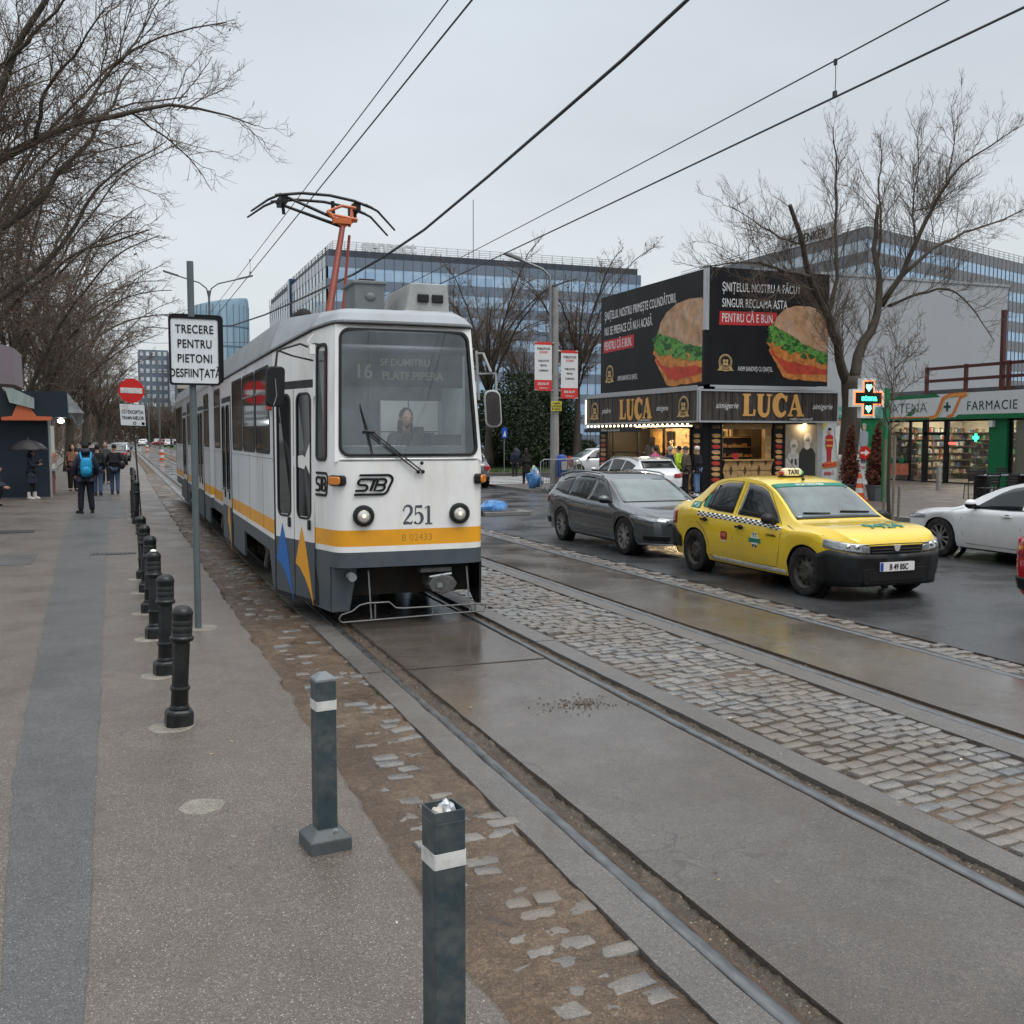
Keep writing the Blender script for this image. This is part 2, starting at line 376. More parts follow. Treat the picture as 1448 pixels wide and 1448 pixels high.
ys = [1.2 + 2.2 * ((i / NY) ** 1.0) * 8.2 + 40 * (i / NY) ** 3.5 for i in range(NY + 1)]
b.grid(NY, 30, lambda i, j: (1.06 + .84 * j / 30, ys[i], dz(1.06 + .84 * j / 30, ys[i])))
b.box(1.06, 1.88, 57, 330, -.15, -.01)
struct(b.obj('dirt_path', m_dirt, smooth=180))
def sett(b, cx, cy, lx, ly, h, rot, rg, jit=.12, base=-.08):
 k = 8; pts = []
 for a, c in ((-1, -1), (0, -1.04), (1, -1), (1.04, 0), (1, 1), (0, 1.04), (-1, 1), (-1.04, 0)):
  pts.append((a * lx / 2 * (1 + rg.uniform(-jit, jit)), c * ly / 2 * (1 + rg.uniform(-jit, jit))))
 co, si = math.cos(rot), math.sin(rot); tx, ty = rg.uniform(-.05, .05), rg.uniform(-.05, .05); vs = []
 for sc_, z in ((1.03, base), (1.0, h - .016), (.93, h - .004), (.78, h)):
  for x, y in pts:
   X, Y = x * sc_, y * sc_; zz = z + (X * tx + Y * ty if z > base else 0)
   vs.append((cx + X * co - Y * si, cy + X * si + Y * co, zz))
 vs.append((cx, cy, h + .001 + rg.uniform(-.002, .003)))
 fs = [(i * k + q, i * k + (q + 1) % k, (i + 1) * k + (q + 1) % k, (i + 1) * k + q) for i in range(3) for q in range(k)] + [(3 * k + q, 3 * k + (q + 1) % k, 4 * k) for q in range(k)]
 b.add(vs, fs)
b = B(); y = 1.5
while y < 26:
 x = 1.32 + rng.uniform(-.06, .06)
 while x < 1.8:
  lx = rng.uniform(.11, .19); q_ = mnoise.noise((x * 1.3, y * .55, 12)); dens = (.74 if x > 1.45 else .32) if q_ > -.06 else .2
  if rng.random() < dens:
   h = dz(x + lx / 2, y) + rng.uniform(-.008, .010); sett(b, x + lx / 2, y + rng.uniform(-.015, .015), lx, rng.uniform(.085, .115), min(h, .02), rng.uniform(-.12, .2), rng, .11)
  x += lx + rng.uniform(.015, .04)
 y += rng.uniform(.115, .14)
y = 1.5
while y < 40:                                         # border setts by the road
 for x in (7.16, 7.33):
  if rng.random() < .9: sett(b, x + rng.uniform(-.03, .03), y, rng.uniform(.12, .17), rng.uniform(.09, .13), rng.uniform(-.03, .0), rng.uniform(-.2, .2), rng, .2)
 y += .15
struct(b.obj('path_border_setts', m_stone, smooth=35))
b = B(); b.box(7.08, 7.45, -10, 330, -.155, -.03); struct(b.obj('road_edge_earth', m_dirt))
b = B(); y = 2.2; row = 0
while y < 62:
 x = 3.96 + rng.uniform(0, .03) + (row % 2) * .05; ly = rng.uniform(.095, .125)
 while x < 5.16:
  lx = min(rng.uniform(.12, .21), 5.22 - x)
  if lx > .06 and rng.random() < .985:
   yy = y + .16 * (x - 4.6) + .03 * math.sin(x * 5 + y * .7)
   lowr = .02 * mnoise.noise((x * 1.1, y * .6, 9)); sett(b, x + lx / 2, yy + rng.uniform(-.012, .012), lx - .012, ly - .014, -.004 + lowr + rng.uniform(-.006, .006), .16 + rng.uniform(-.09, .09), rng, .09)
  x += lx + rng.uniform(.0, .012)
 y += ly + .012; row += 1
struct(b.obj('sett_path', m_stone, smooth=35))
b = B(); b.grid(600, 8, lambda i, j: (3.9 + 1.32 * j / 8, 1.5 + .1 * i, -.022 + .012 * mnoise.noise((j * .5, i * .3, 5)) + .01 * mnoise.noise((j * .2, i * .06, 8)))); b.box(3.9, 5.22, 61.5, 330, -.1, -.01)
struct(b.obj('sett_path_earth', m_dirt, smooth=180))
def slabs(x0, x1, joints, seed, z=0.0, cracked=False):
 b = B(); rg = random.Random(seed)
 for j0, j1 in zip(joints[:-1], joints[1:]):
  n = max(1, int((j1 - j0) / .25)) if j0 < 30 else 1; zz = z + rg.uniform(-.006, .004); L = []; Q = []
  for i in range(n + 1):
   y = j0 + .007 + (j1 - j0 - .014) * i / n
   L.append((x0 + .012 * mnoise.noise((seed, y * 3.1, 0)), y)); Q.append((x1 + .012 * mnoise.noise((seed + 5, y * 3.3, 0)), y))
  for i in range(n):
   a, c, d, e_ = L[i], Q[i], Q[i + 1], L[i + 1]
   b.quad((*a, zz), (*c, zz), (*d, zz), (*e_, zz))
   b.quad((*a, -.15), (*a, zz), (*e_, zz), (*e_, -.15)); b.quad((*c, zz), (*c, -.15), (*d, -.15), (*d, zz))
  b.quad((*L[0], -.15), (*Q[0], -.15), (*Q[0], zz), (*L[0], zz)); b.quad((*L[-1], zz), (*Q[-1], zz), (*Q[-1], -.15), (*L[-1], -.15))
 return b
J1 = [-2, 8.42, 14.4, 20.4, 26.4, 32.4, 38.4, 44.4, 56, 68, 80, 120, 330]; J2 = [-2, 3.1, 9.15, 15.2, 21.2, 27.2, 33.2, 45, 57, 69, 120, 330]
struct(slabs(2.265, 3.545, J1, 1).obj('track_slab', m_slab))
struct(slabs(5.63, 6.9, J2, 2, -.004).obj('track_slab', m_slab))
struct(slabs(1.86, 2.055, J1, 3, .002).obj('track_edging', m_edge)); struct(slabs(3.75, 3.96, J2, 4, .004).obj('track_edging', m_edge))
struct(slabs(5.21, 5.44, J1, 5, .002).obj('track_edging', m_edge)); struct(slabs(6.99 + .1, 7.2, J2, 6, -.02).obj('track_edging', m_edge))
for x0, x1, sd_ in ((2.13, 2.275, 1), (3.64, 3.755, 2), (5.44, 5.635, 3), (6.9, 7.1, 4)):
 b = B(); wv = x1 - x0
 b.grid(900, 10, lambda i, j: (x0 + wv * j / 10, 1.2 + (i * .018 if i < 600 else 10.8 + (i - 600) * .24), -.032 + .02 * mnoise.noise((j * .3, i * .12, sd_)) + .016 * mnoise.noise((j * .9, i * .45, sd_)) + .006 * mnoise.noise((j * 2.1, i * 1.3, sd_))))
 b.box(x0, x1, 80, 330, -.1, -.03); struct(b.obj('track_groove_grit', m_grit, smooth=180))
b = B(); b.box(1.8, 7.2, -20, 331, -.19, -.152); struct(b.obj('track_bed_ground', m_grit))
m_rail, _nt, _b = newmat('rail steel'); _v = coord(_nt, 'World', (1, .25, 1)); _n = _noise(_nt, _v, 26, 5)
_nt.links.new(_mix(_nt, _range(_nt, _n, .35, .65), (.13, .135, .138), (.205, .21, .215)), _b.inputs['Base Color'])
_b.inputs['Metallic'].default_value = .85; _nt.links.new(_range(_nt, _n, .3, .7, .22, .45), _b.inputs['Roughness'])
m_rust = M('rail rust', (.07, .043, .028), .75, var=.4, scale=14, bump=.3)
XR = (2.1, 3.61, 5.51, 6.98)
for i, x in enumerate(XR):
 b = B(); pr = [(-.038, -.13), (.038, -.13), (.038, -.012), (.03, -.002), (.014, .004), (-.014, .004), (-.03, -.002), (-.038, -.012)]
 ks_ = [-2 + 2.0 * k for k in range(40)] + [330]
 vs = [(x + u, y, v) for y in ks_ for u, v in pr]; k = 8
 fs = [(a * k + q, a * k + (q + 1) % k, (a + 1) * k + (q + 1) % k, (a + 1) * k + q) for a in range(len(ks_) - 1) for q in range(k)]
 b.add(vs, fs); b.m = [0 if (f % 8) in (2, 3, 4, 5, 6) else 1 for f in range(len(fs))]
 o = b.obj('tram_rail', [m_rail, m_rust], smooth=60)
 b2 = B()
 if i in (0, 1): xs = (x + .04, x + .062)
 else: xs = (x + .06, x + .085)
 b2.box(xs[0], xs[1], -2, 330, -.13, -.016); b2.obj('guard_lip', m_rust, o)
 tag(o, ['steel tram rail beside the earth strip, nearest the grey posts', 'steel tram rail between the wet slab and the broad sett strip, under the tram side', 'steel rail of the empty track, along the sett strip', 'steel rail of the empty track, along the asphalt road by the taxi'][i], 'rail', 'tram rails in the street')
m_kerb = ground_mat('kerb stone', (.2, .195, .185), (.27, .26, .25), (.4, .4, .4), .3, (.4, .6), .2, (.1, .09, .08), fine=120)
b = B(); b.box(17.36, 90, -30, 35.4, -.15, .09); b.box(17.4, 120, 50, 330, -.15, .09); b.box(13.9, 17.36, 34.3, 38.6, -.15, .085); struct(b.obj('pavement', m_pave))
b = B(); b.box(17.2, 17.36, -30, 34.2, -.15, .1); b.box(13.75, 17.2, 34.15, 34.3, -.15, .1); b.box(13.75, 13.9, 34.3, 38.6, -.15, .1); b.box(17.2, 17.4, 50, 330, -.15, .1)
struct(b.obj('kerb', m_kerb))
m_white = M('road paint', (.55, .55, .53), .5, var=.12, scale=9, dirt=(.12, .12, .12), dirtamt=.85)
b = B()
for i in range(7): b.box(14.3 + i * .02, 19.5, 39.6 + i * 1.3, 40.2 + i * 1.3, -.012, -.008)
struct(b.obj('road_marking_crossing', m_white))
b = B(); b.box(17.6, 80, 51, 75, -.1, .12); struct(b.obj('lawn_ground', m_grassb))
b = B(); b.box(7.6, 10.5, 75, 330, -.15, .02); struct(b.obj('verge_ground', m_grassb))
def blades(name, x0, x1, y0, y1, n, z, seed, hh=.12):
 rg = np.random.default_rng(seed); p = np.c_[rg.uniform(x0, x1, n), rg.uniform(y0, y1, n)]; a = rg.uniform(0, 6.28, n); h = rg.uniform(.4, 1, n) * hh; w_ = .03
 V = np.empty((n, 3, 3)); V[:, 0] = np.c_[p[:, 0] - np.cos(a) * w_, p[:, 1] - np.sin(a) * w_, np.full(n, z)]; V[:, 1] = np.c_[p[:, 0] + np.cos(a) * w_, p[:, 1] + np.sin(a) * w_, np.full(n, z)]
 V[:, 2] = np.c_[p[:, 0] + rg.normal(0, .04, n), p[:, 1] + rg.normal(0, .04, n), z + h]
 me = bpy.data.meshes.new(name); me.from_pydata(V.reshape(-1, 3).tolist(), [], [(3 * i, 3 * i + 1, 3 * i + 2) for i in range(n)]); me.materials.append(m_grass)
 o = bpy.data.objects.new(name, me); COL.objects.link(o); return stuff(o)
m_grass = M('grass', (.06, .095, .03), .8, var=.4, scale=.8)
tag(blades('grass', 17.7, 40, 51, 66, 26000, .12, 3), 'short green grass behind the crossing and the rubbish bag', 'grass')
tag(blades('grass', 7.6, 10.4, 76, 120, 6000, .02, 4, .2), 'rough grass on the verge beside the far tram tracks', 'grass')
m_pad = ground_mat('mortar patch', (.22, .2, .165), (.31, .28, .235), (.45, .43, .4), .4, (.45, .7), .3, (.15, .12, .09), sc=3, fine=140)
def blob(name, x, y, r, seed, z0=.055, h=.012, mat=None, ry=None):
 b = B(); n = 26; rg = random.Random(seed); vs = []
 for sc_, z in ((1, z0), (.97, z0 + h * .7), (.8, z0 + h)):
  for k in range(n):
   t = 2 * math.pi * k / n; q = 1 + .16 * mnoise.noise((math.cos(t) * 1.4, math.sin(t) * 1.4, seed)) + .07 * mnoise.noise((math.cos(t) * 5, math.sin(t) * 5, seed))
   vs.append((x + r * q * sc_ * math.cos(t), y + (ry or r) * q * sc_ * math.sin(t), z))
 vs.append((x, y, z0 + h)); fs = [(i * n + k, i * n + (k + 1) % n, (i + 1) * n + (k + 1) % n, (i + 1) * n + k) for i in range(2) for k in range(n)] + [(2 * n + k, 2 * n + (k + 1) % n, 3 * n) for k in range(n)]
 b.add(vs, fs); return struct(b.obj(name, mat or m_pad, smooth=50))
p = atG(286, 1141, .06); blob('path_patch', p.x, p.y, .12, 2)
m_iron = M('cast iron cover', (.06, .06, .06), .45, .4, var=.3, scale=20, bump=.4)
def cover(px, py, sx, sy, lab):
 p = atG(px, py, .066); b = B(); b.box(-sx, sx, -sy, sy, -.01, .004); k = 0
 for i in range(9):
  for j in range(3): b.box(-sx + .05 + i * (2 * sx - .1) / 9, -sx + .05 + i * (2 * sx - .1) / 9 + .02, -sy + .03 + j * .66 * sy, -sy + .03 + j * .66 * sy + .5 * sy, .004, .008)
 o = b.obj('drain_cover', m_iron); o.location = p; tag(o, lab, 'drain cover')
b = B(); rg = random.Random(4); q = atG(822, 995)
for i in range(240):
 a, d = rg.uniform(0, 6.28), abs(rg.gauss(0, .13)); r = rg.uniform(.002, .008); b.ball((q.x + 1.6 * d * math.cos(a), q.y + d * math.sin(a), .001), (r * 1.4, r, r * .5), 6, 4)
tag(stuff(b.obj('mud_crumbs', m_dirt, smooth=180)), 'crumbs of brown mud spilled on the wet slab in front of the tram', 'mud')
cover(160, 783, .36, .12, 'flat iron drain cover set in the blue grey asphalt strip'); cover(18, 752, .4, .3, 'dark iron cover in the sidewalk before the kiosk')
m_leaf = M('dead leaf', (.26, .19, .12), .7, var=.4, scale=20); m_butt = M('paper scrap', (.42, .39, .34), .7, var=.2, scale=20)
b = B(); rg = random.Random(33)
for i in range(110):
 y = rg.uniform(2.2, 16) ** 1; x = rg.uniform(-2.4, 1.08) if i % 3 else rg.uniform(1.3, 5); z = .0615 if x < 1.1 else .006
 if 1.1 < x < 2.2: continue
 a = rg.uniform(0, 6.28); l = rg.uniform(.006, .02); wv = l * rg.uniform(.25, .6); m = 0 if rg.random() < .55 else 1
 c, s_ = math.cos(a), math.sin(a)
 b.add([(x + c * l, y + s_ * l, z + .003), (x - s_ * wv, y + c * wv, z + .006), (x - c * l, y - s_ * l, z + .002), (x + s_ * wv, y - c * wv, z + .001)], [(0, 1, 2, 3)], m)
tag(stuff(b.obj('litter', [m_leaf, m_butt])), 'small dead leaves and cigarette ends scattered over the ground', 'litter')
# ================================================================ BOLLARDS, POSTS AND SIGNS
m_black = M('black cast iron', (.009, .010, .011), .34, 0, var=.4, scale=9, bump=.12, bscale=60, dirt=(.05, .05, .045), dirtamt=.35)
m_post = M('blue grey paint', (.034, .052, .060), .42, 0, var=.15, scale=11, bump=.06, dirt=(.13, .13, .12), dirtamt=.8)
m_tape = M('white tape', (.60, .60, .58), .4, var=.1, scale=16, dirt=(.22, .21, .19), dirtamt=.75)
m_galv = M('galvanised steel', (.24, .26, .27), .45, .6, var=.15, scale=14, dirt=(.12, .11, .1), dirtamt=.4)
m_zinc = M('grey painted pole', (.10, .125, .13), .45, .2, var=.12, scale=5)
m_dark = M('black rubber', (.012, .012, .012), .6, var=.2)
m_sblk = M('sign black', (.008, .008, .009), .5, var=.1, spec=.2)
m_swhite = M('reflective sheeting', (.62, .66, .69), .35, var=.05, scale=30, dirt=(.45, .47, .48), dirtamt=.4)
m_sred = M('sign red', (.52, .018, .016), .35, var=.08, scale=6)
def bollard():
 t = thing('bollard', '', 'bollard'); N_ = 20
 b = B(); q = .088
 oct_ = [(q * s_, q * c) for s_, c in ((-1, -.55), (-.55, -1), (.55, -1), (1, -.55), (1, .55), (.55, 1), (-.55, 1), (-1, .55))]
 vs = [(x * k, y * k, z) for k, z in ((1, 0), (1, .075), (.95, .088), (.8, .1)) for x, y in oct_]
 b.add(vs, [(i * 8 + k, i * 8 + (k + 1) % 8, i * 8 + 8 + (k + 1) % 8, i * 8 + 8 + k) for i in range(3) for k in range(8)] + [tuple(24 + k for k in range(8))])
 b.obj('base', m_black, t, bevel=.004)
 b = B(); b.lathe([(.062, .095), (.066, .105), (.063, .118), (.058, .125), (.056, .21), (.062, .222), (.066, .232), (.062, .243), (.05, .25)], n=N_)
 b.lathe([(.056, .25), (.054, .27), (.0565, .50), (.054, .52), (.06, .53)], n=10)
 b.obj('shaft', m_black, t, smooth=32)
 b = B(); b.lathe([(.056, .53), (.074, .536), (.079, .546), (.079, .556), (.07, .564), (.068, .57), (.068, .585), (.0665, .587), (.068, .59), (.068, .627), (.0665, .629), (.068, .632), (.068, .665), (.0665, .667), (.068, .67), (.068, .7), (.071, .705), (.071, .715), (.06, .735), (.04, .75), (.02, .757), (.002, .759)], n=N_)
 b.obj('head', m_black, t, smooth=40)
 return t
BOLL = [(253, 1025, 'nearest black iron bollard, standing on its mortar patch and leaning slightly, first of the row'), (234, 953, 'second black iron bollard of the row, right behind the nearest one'),
  (220, 902, 'black iron bollard with a white bird dropping on its head, beside the crossing sign pole'), (212, 866, 'fourth black iron bollard of the near row, behind the white topped one'),
  (207, 837, 'fifth black iron bollard of the near row, before the last of it'), (203, 818, 'last black iron bollard of the near group, before the gap in the row'),
  (193, 741, 'first black bollard beyond the gap, at the foot of the no entry sign')]
pts = [atG(px, py, .06) for px, py, _ in BOLL]
proto = None; rgb = random.Random(5)
for k in range(8):
 y = pts[6].y + 1.62 * (k + 1); pts.append(Vector((.3 + .012 * (k + 1), y, .06)))
 BOLL.append((0, 0, 'black bollard of the far file, %s' % ['second after the no entry sign', 'third after the no entry sign', 'fourth after the no entry sign', 'fifth after the no entry sign', 'sixth after the no entry sign', 'beside the walker in jeans, fourth from the far end', 'past the walker in jeans, second from the far end', 'at the far end of the file'][k]))
for i, (p, (a, c, lab)) in enumerate(zip(pts, BOLL)):
 o = bollard() if proto is None else dup(proto); proto = proto or o
 o.location = (p.x, p.y, .066); o.rotation_euler = (rgb.uniform(-.02, .02), rgb.uniform(-.02, .03), rgb.uniform(-.3, .3)); o['label'] = lab; o['group'] = 'black iron bollards along the sidewalk'
 if i == 0: o.rotation_euler = (.02, .05, .12)
 sc_ = (.81, .82, .84, .85, .84, .86, .95)[i] / .759 if i < 7 else 1.18
 o.scale = (1.0, 1.0, sc_)
 if i < 9: blob('path_patch', p.x - .05, p.y - .03, .15, i + 11, h=.009)
b = B(); b.lathe([(.03, .0), (.026, .012), (.002, .02)], n=12); o = b.obj('bird_dropping', M('dropping', (.75, .75, .72), .6), smooth=60); o.location = (pts[2].x, pts[2].y, .066 + .835); tag(o, 'white bird dropping on the head of a black bollard', 'bird dropping')
def sq_post(px, py, h, lab, base, cap):
 p = atG(px, py, .06); t = thing('square_post', lab, 'post', (p.x, p.y, .06), R(7), 'grey square posts at the sidewalk edge'); a = .048
 b = B(); b.box(-a, a, -a, a, 0, h); b.obj('shaft', m_post, t, bevel=.005)
 b = B(); ring(b, rrect(-a - .002, a + .002, -a - .002, a + .002, .006), rrect(-a, a, -a, a, .005), lambda u, v, d: (u, v, d), h - .135, h - .09); b.obj('white_band', m_tape, t)
 if base:
  b = B(); q = .1; b.add([(-q, -q, 0), (q, -q, 0), (q, q, 0), (-q, q, 0), (-q, -q, .06), (q, -q, .06), (q, q, .06), (-q, q, .06), (-.055, -.055, .1), (.055, -.055, .1), (.055, .055, .1), (-.055, .055, .1)],
              [(0, 1, 5, 4), (1, 2, 6, 5), (2, 3, 7, 6), (3, 0, 4, 7), (4, 5, 9, 8), (5, 6, 10, 9), (6, 7, 11, 10), (7, 4, 8, 11), (8, 9, 10, 11)])
  bo = b.obj('base', M('base grey paint', (.075, .085, .088), .5, var=.2, scale=10, dirt=(.03, .03, .03), dirtamt=.6), t, bevel=.006)
  b = B(); b.lathe([(.016, 0), (.016, .012), (.011, .02), (.011, .03)], (0, 0, 0), 6, ax='y'); b.v = [(x + .03, -.05 - y, z + .085) for x, y, z in b.v]; b.obj('bolt', m_galv, bo)
 if cap:
  b = B(); k = .05; b.add([(-k, -k, h), (k, -k, h), (k, k, h), (-k, k, h), (-k, -k, h + .012), (k, -k, h + .012), (k, k, h + .012), (-k, k, h + .012), (-.02, -.02, h + .036), (.02, -.02, h + .036), (.02, .02, h + .036), (-.02, .02, h + .036)],
              [(0, 1, 5, 4), (1, 2, 6, 5), (2, 3, 7, 6), (3, 0, 4, 7), (4, 5, 9, 8), (5, 6, 10, 9), (6, 7, 11, 10), (7, 4, 8, 11), (8, 9, 10, 11)]); b.obj('cap', M('cap grey paint', (.15, .17, .18), .45, var=.2, scale=12), t, bevel=.005)
 else:
  b = B(); ring(b, rrect(-a, a, -a, a, .005), rrect(-a + .004, a - .004, -a + .004, a - .004, .003), lambda u, v, d: (u, v, d), h - .001, h + .028); b.obj('rim', m_post, t)
 return t, p
sq_post(460, 1196, .80, 'grey square post with pyramid cap and square foot, standing on the asphalt', True, True)
tp, pp = sq_post(629, 1560, .86, 'capless grey square post nearest the camera, its open top stuffed with litter', False, False)
rg = random.Random(3)
def crumple(c, r, seed, mats, name):
 b = B(); b.ball((0, 0, 0), r, 14, 9); b.v = [tuple(Vector(v) * (1 + .5 * mnoise.noise(Vector(v) / max(r) * 1.6 + Vector((seed, 0, 0)))) + Vector(c)) for v in b.v]; return b.obj(name, mats, smooth=30)
m_foil = M('crumpled foil', (.5, .52, .54), .3, .5, var=.3, scale=60)
o = crumple((pp.x + .008, pp.y, .935), (.026, .026, .028), 1, m_foil, 'crumpled_foil'); tag(o, 'ball of crumpled silver foil stuffed in the open post', 'litter')
o = crumple((pp.x - .022, pp.y - .01, .93), (.02, .03, .02), 5, m_butt, 'crumpled_tissue'); tag(o, 'white tissue stuffed in the open post beside the foil', 'litter')
def plate(b, w_, h, fn, d0, d1, r=.03, m=0): b.prism(rrect(-w_ / 2, w_ / 2, -h / 2, h / 2, r), fn, d0, d1, m)
t = thing('crossing_sign', 'white rectangular sign reading TRECERE PENTRU PIETONI DESFIINȚATĂ on a tall grey pole', 'sign', (.70, 10.71, .06), R(4))
b = B(); b.tube([(0, 0, 0), (0, 0, 3.66)], .033, 14, caps=True); b.obj('pole', m_zinc, t, smooth=60)
sz, sw, sh = 2.78, .48, .66
fn = frame2((.02, -.05, sz), (1, 0, 0), (0, 0, 1), (0, -1, 0))
b = B(); ring(b, rrect(-.245, .245, -.335, .335, .03), rrect(-.225, .225, -.315, .315, .02), fn, -.01, .012); b.prism(rrect(-.235, .235, -.325, .325, .02), fn, -.008, -.003); fr = b.obj('sign_frame', m_sblk, t)
b = B(); plate(b, .452, .632, fn, 0, .004, .02); face = b.obj('sign_face', m_swhite, t)
for k, s_ in enumerate(('TRECERE', 'PENTRU', 'PIETONI', 'DESFIINȚATĂ')):
 txt(s_, .083, lambda u, v, d, k=k: fn(u, v + .175 - .143 * k, d + .0045), m_sblk, face, sx=(.74, .74, .74, .71)[k], bold=.012, world=False, space=1.08 if k < 3 else 1.0)
fb = frame2((.05, .05, sz + .03), (-1, 0, 0), (0, 0, 1), (0, 1, 0))
b = B(); plate(b, .52, .68, fb, -.02, .03, .04); b.obj('back_sign', m_sblk, t)
b = B()
for z in (sz - .2, sz + .22): b.box(-.045, .045, -.045, .045, z - .015, z + .015)
b.obj('clamp', m_galv, t, bevel=.004)
blob('path_patch', .74, 10.73, .17, 77, h=.012)
p = atG(200, 738, .06)
t = thing('no_entry_sign', 'round red no entry sign over a white plate on a thin leaning pole', 'sign', (p.x, p.y, .06))
b = B(); b.tube([(0, 0, 0), (-.1, 0, 2.0), (-.13, .02, 3.18)], .02, 10); b.obj('pole', M('thin dark pole', (.045, .045, .045), .5, .3), t, smooth=60)
fn = frame2((-.14, -.03, 2.96), (1, .04, -.02), (.02, 0, 1), (.04, -1, 0))
b = B(); b.prism(circ(0, 0, .275, 40), fn, -.012, 0); disc = b.obj('disc', m_sred, t)
b = B(); b.prism(rrect(-.23, .23, -.055, .065, .006), fn, 0, .003); b.obj('white_bar', m_tape, disc)
fn2 = frame2((-.125, -.03, 2.42), (1, .04, -.03), (-.04, 0, 1), (.04, -1, 0))
b = B(); plate(b, .55, .5, fn2, -.012, 0, .02); pl = b.obj('plate', m_sblk, t)
b = B(); plate(b, .525, .475, fn2, 0, .003, .015); b.obj('plate_face', m_swhite, pl)
b = B(); plate(b, .17, .12, lambda u, v, d: fn2(u - .15, v + .165, d), .003, .006, .004); b.prism(circ(.21, -.19, .035), fn2, .003, .006, 1); ring(b, circ(.03, -.185, .035, 14), circ(.03, -.185, .02, 14), fn2, .003, .006, 1)
b.obj('sticker', [m_tape, m_sblk], pl)
txt('CU EXCEPȚIA', .075, lambda u, v, d: fn2(u, v + .03, d + .0035), m_sblk, pl, sx=.72, bold=.014, world=False)
txt('TRAMVAIELOR', .075, lambda u, v, d: fn2(u, v - .1, d + .0035), m_sblk, pl, sx=.68, bold=.014, world=False)
# ================================================================ THE TRAM
TC = 2.86
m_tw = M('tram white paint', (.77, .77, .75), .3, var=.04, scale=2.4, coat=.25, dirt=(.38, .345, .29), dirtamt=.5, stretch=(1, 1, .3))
m_tside = M('tram white shaded side', (.60, .62, .635), .33, var=.05, scale=1.5, coat=.2, dirt=(.36, .34, .31), dirtamt=.5, stretch=(1, 1, .35))  # the same white body, flank shade put into a greyer colour, plus dirt
m_tor = M('tram orange stripe', (.74, .33, .016), .35, var=.06, scale=3, coat=.2, dirt=(.4, .2, .05), dirtamt=.35)
m_tgr = M('tram blue grey skirt', (.062, .078, .092), .42, var=.12, scale=4, dirt=(.12, .11, .1), dirtamt=.45)
m_troof = M('tram roof grey', (.29, .315, .335), .4, var=.08, scale=3, dirt=(.16, .165, .165), dirtamt=.4)
m_tblue = M('triangle blue', (.02, .13, .42), .35, var=.05)
m_seam = M('panel seam', (.16, .15, .14), .7); m_tglass = M('dark side glass', (.012, .016, .018), .05, var=.3, spec=.5, scale=2, ior=1.6)
m_rub = M('window rubber', (.009, .009, .01), .5, var=.1)
m_under = M('underframe black', (.012, .011, .01), .8, var=.4, dirt=(.06, .045, .03), dirtamt=.5)
m_orred = M('pantograph red', (.19, .030, .014), .45, var=.15, scale=10, dirt=(.1, .04, .02), dirtamt=.4)
m_orange = M('pantograph orange', (.50, .13, .045), .45, var=.15, scale=10)
m_carbon = M('collector black', (.012, .014, .016), .5, .2, var=.2)
m_amber = M('amber lens', (.62, .19, .02), .15, var=.1, spec=.8)
m_redl = M('red lens', (.45, .02, .015), .2, var=.1, spec=.8)
m_chrome = M('chrome', (.6, .6, .6), .12, 1, var=.1)
m_ws = glassy('windscreen glass', (.78, .82, .83), .95, 2.0)
m_int = M('cab lining', (.82, .82, .79), .6, var=.05)
m_intd = M('cab dark', (.13, .135, .145), .7, var=.2)
tram = thing('tram', 'white articulated tram with orange stripe, grey skirt, raised pantograph and fleet number 251', 'tram', (TC, 10.4, 0))
HP = [(0, 10.40), (.30, 10.402), (.60, 10.415), (.70, 10.43), (.77, 10.47), (.815, 10.55), (.84, 10.66), (.93, 11.0), (1.2, 12.0), (1.2, 20.1)]
ZL = [.64, .80, .86, 1.03, 1.40, 1.74, 2.1, 2.5, 3.0]
def gutz(y): return interp(y, [10.4, 10.9, 12.0, 20], [3.19, 3.17, 2.98, 2.95])
def tp_(q, z, side):
 x, y = q; top = gutz(y)
 z2 = z if z <= 1.74 else lerp(1.74, top, (z - 1.74) / 1.26)
 f = max(0, 1 - (y - 10.4) / 1.6); l = max(0, z2 - 1.74)
 return (TC + side * x * (1 - .075 * f * l / 1.4), y + .13 * l * f, z2)
per = [(q, -1) for q in HP[::-1]] + [(q, 1) for q in HP[1:]]
NPER = len(per); I0 = len(HP) - 1
b = B()
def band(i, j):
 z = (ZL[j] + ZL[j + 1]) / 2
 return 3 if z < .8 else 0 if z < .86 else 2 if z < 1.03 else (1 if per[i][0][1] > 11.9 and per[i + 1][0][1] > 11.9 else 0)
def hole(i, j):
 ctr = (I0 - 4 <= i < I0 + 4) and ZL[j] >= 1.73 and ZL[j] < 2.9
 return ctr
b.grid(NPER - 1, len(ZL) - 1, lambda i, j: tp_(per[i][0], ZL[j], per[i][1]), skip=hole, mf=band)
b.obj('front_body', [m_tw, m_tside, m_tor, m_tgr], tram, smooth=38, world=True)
def FR(u, v, d):
 """point on the raked front, u across, v height, d outwards"""
 l = max(0, v - 1.74); x = u * (1 - .075 * l / 1.4); yy = 10.4 + .13 * l + .05 * (abs(u) / .7) ** 3
 return (TC + x, yy - d, v)
b = B(); o_ = rrect(-.80, .80, 1.735, 3.19, .005, 6); i_ = rrect(-.745, .745, 1.81, 3.105, .1, 6)
ring(b, o_, i_, FR, -.05, .004); b.obj('windscreen_surround', m_tw, tram, world=True)
b = B(); ring(b, rrect(-.762, .762, 1.79, 3.125, .11, 6), rrect(-.732, .732, 1.82, 3.095, .085, 6), FR, -.03, .018); b.obj('windscreen_rubber', m_rub, tram, world=True, bevel=.004)
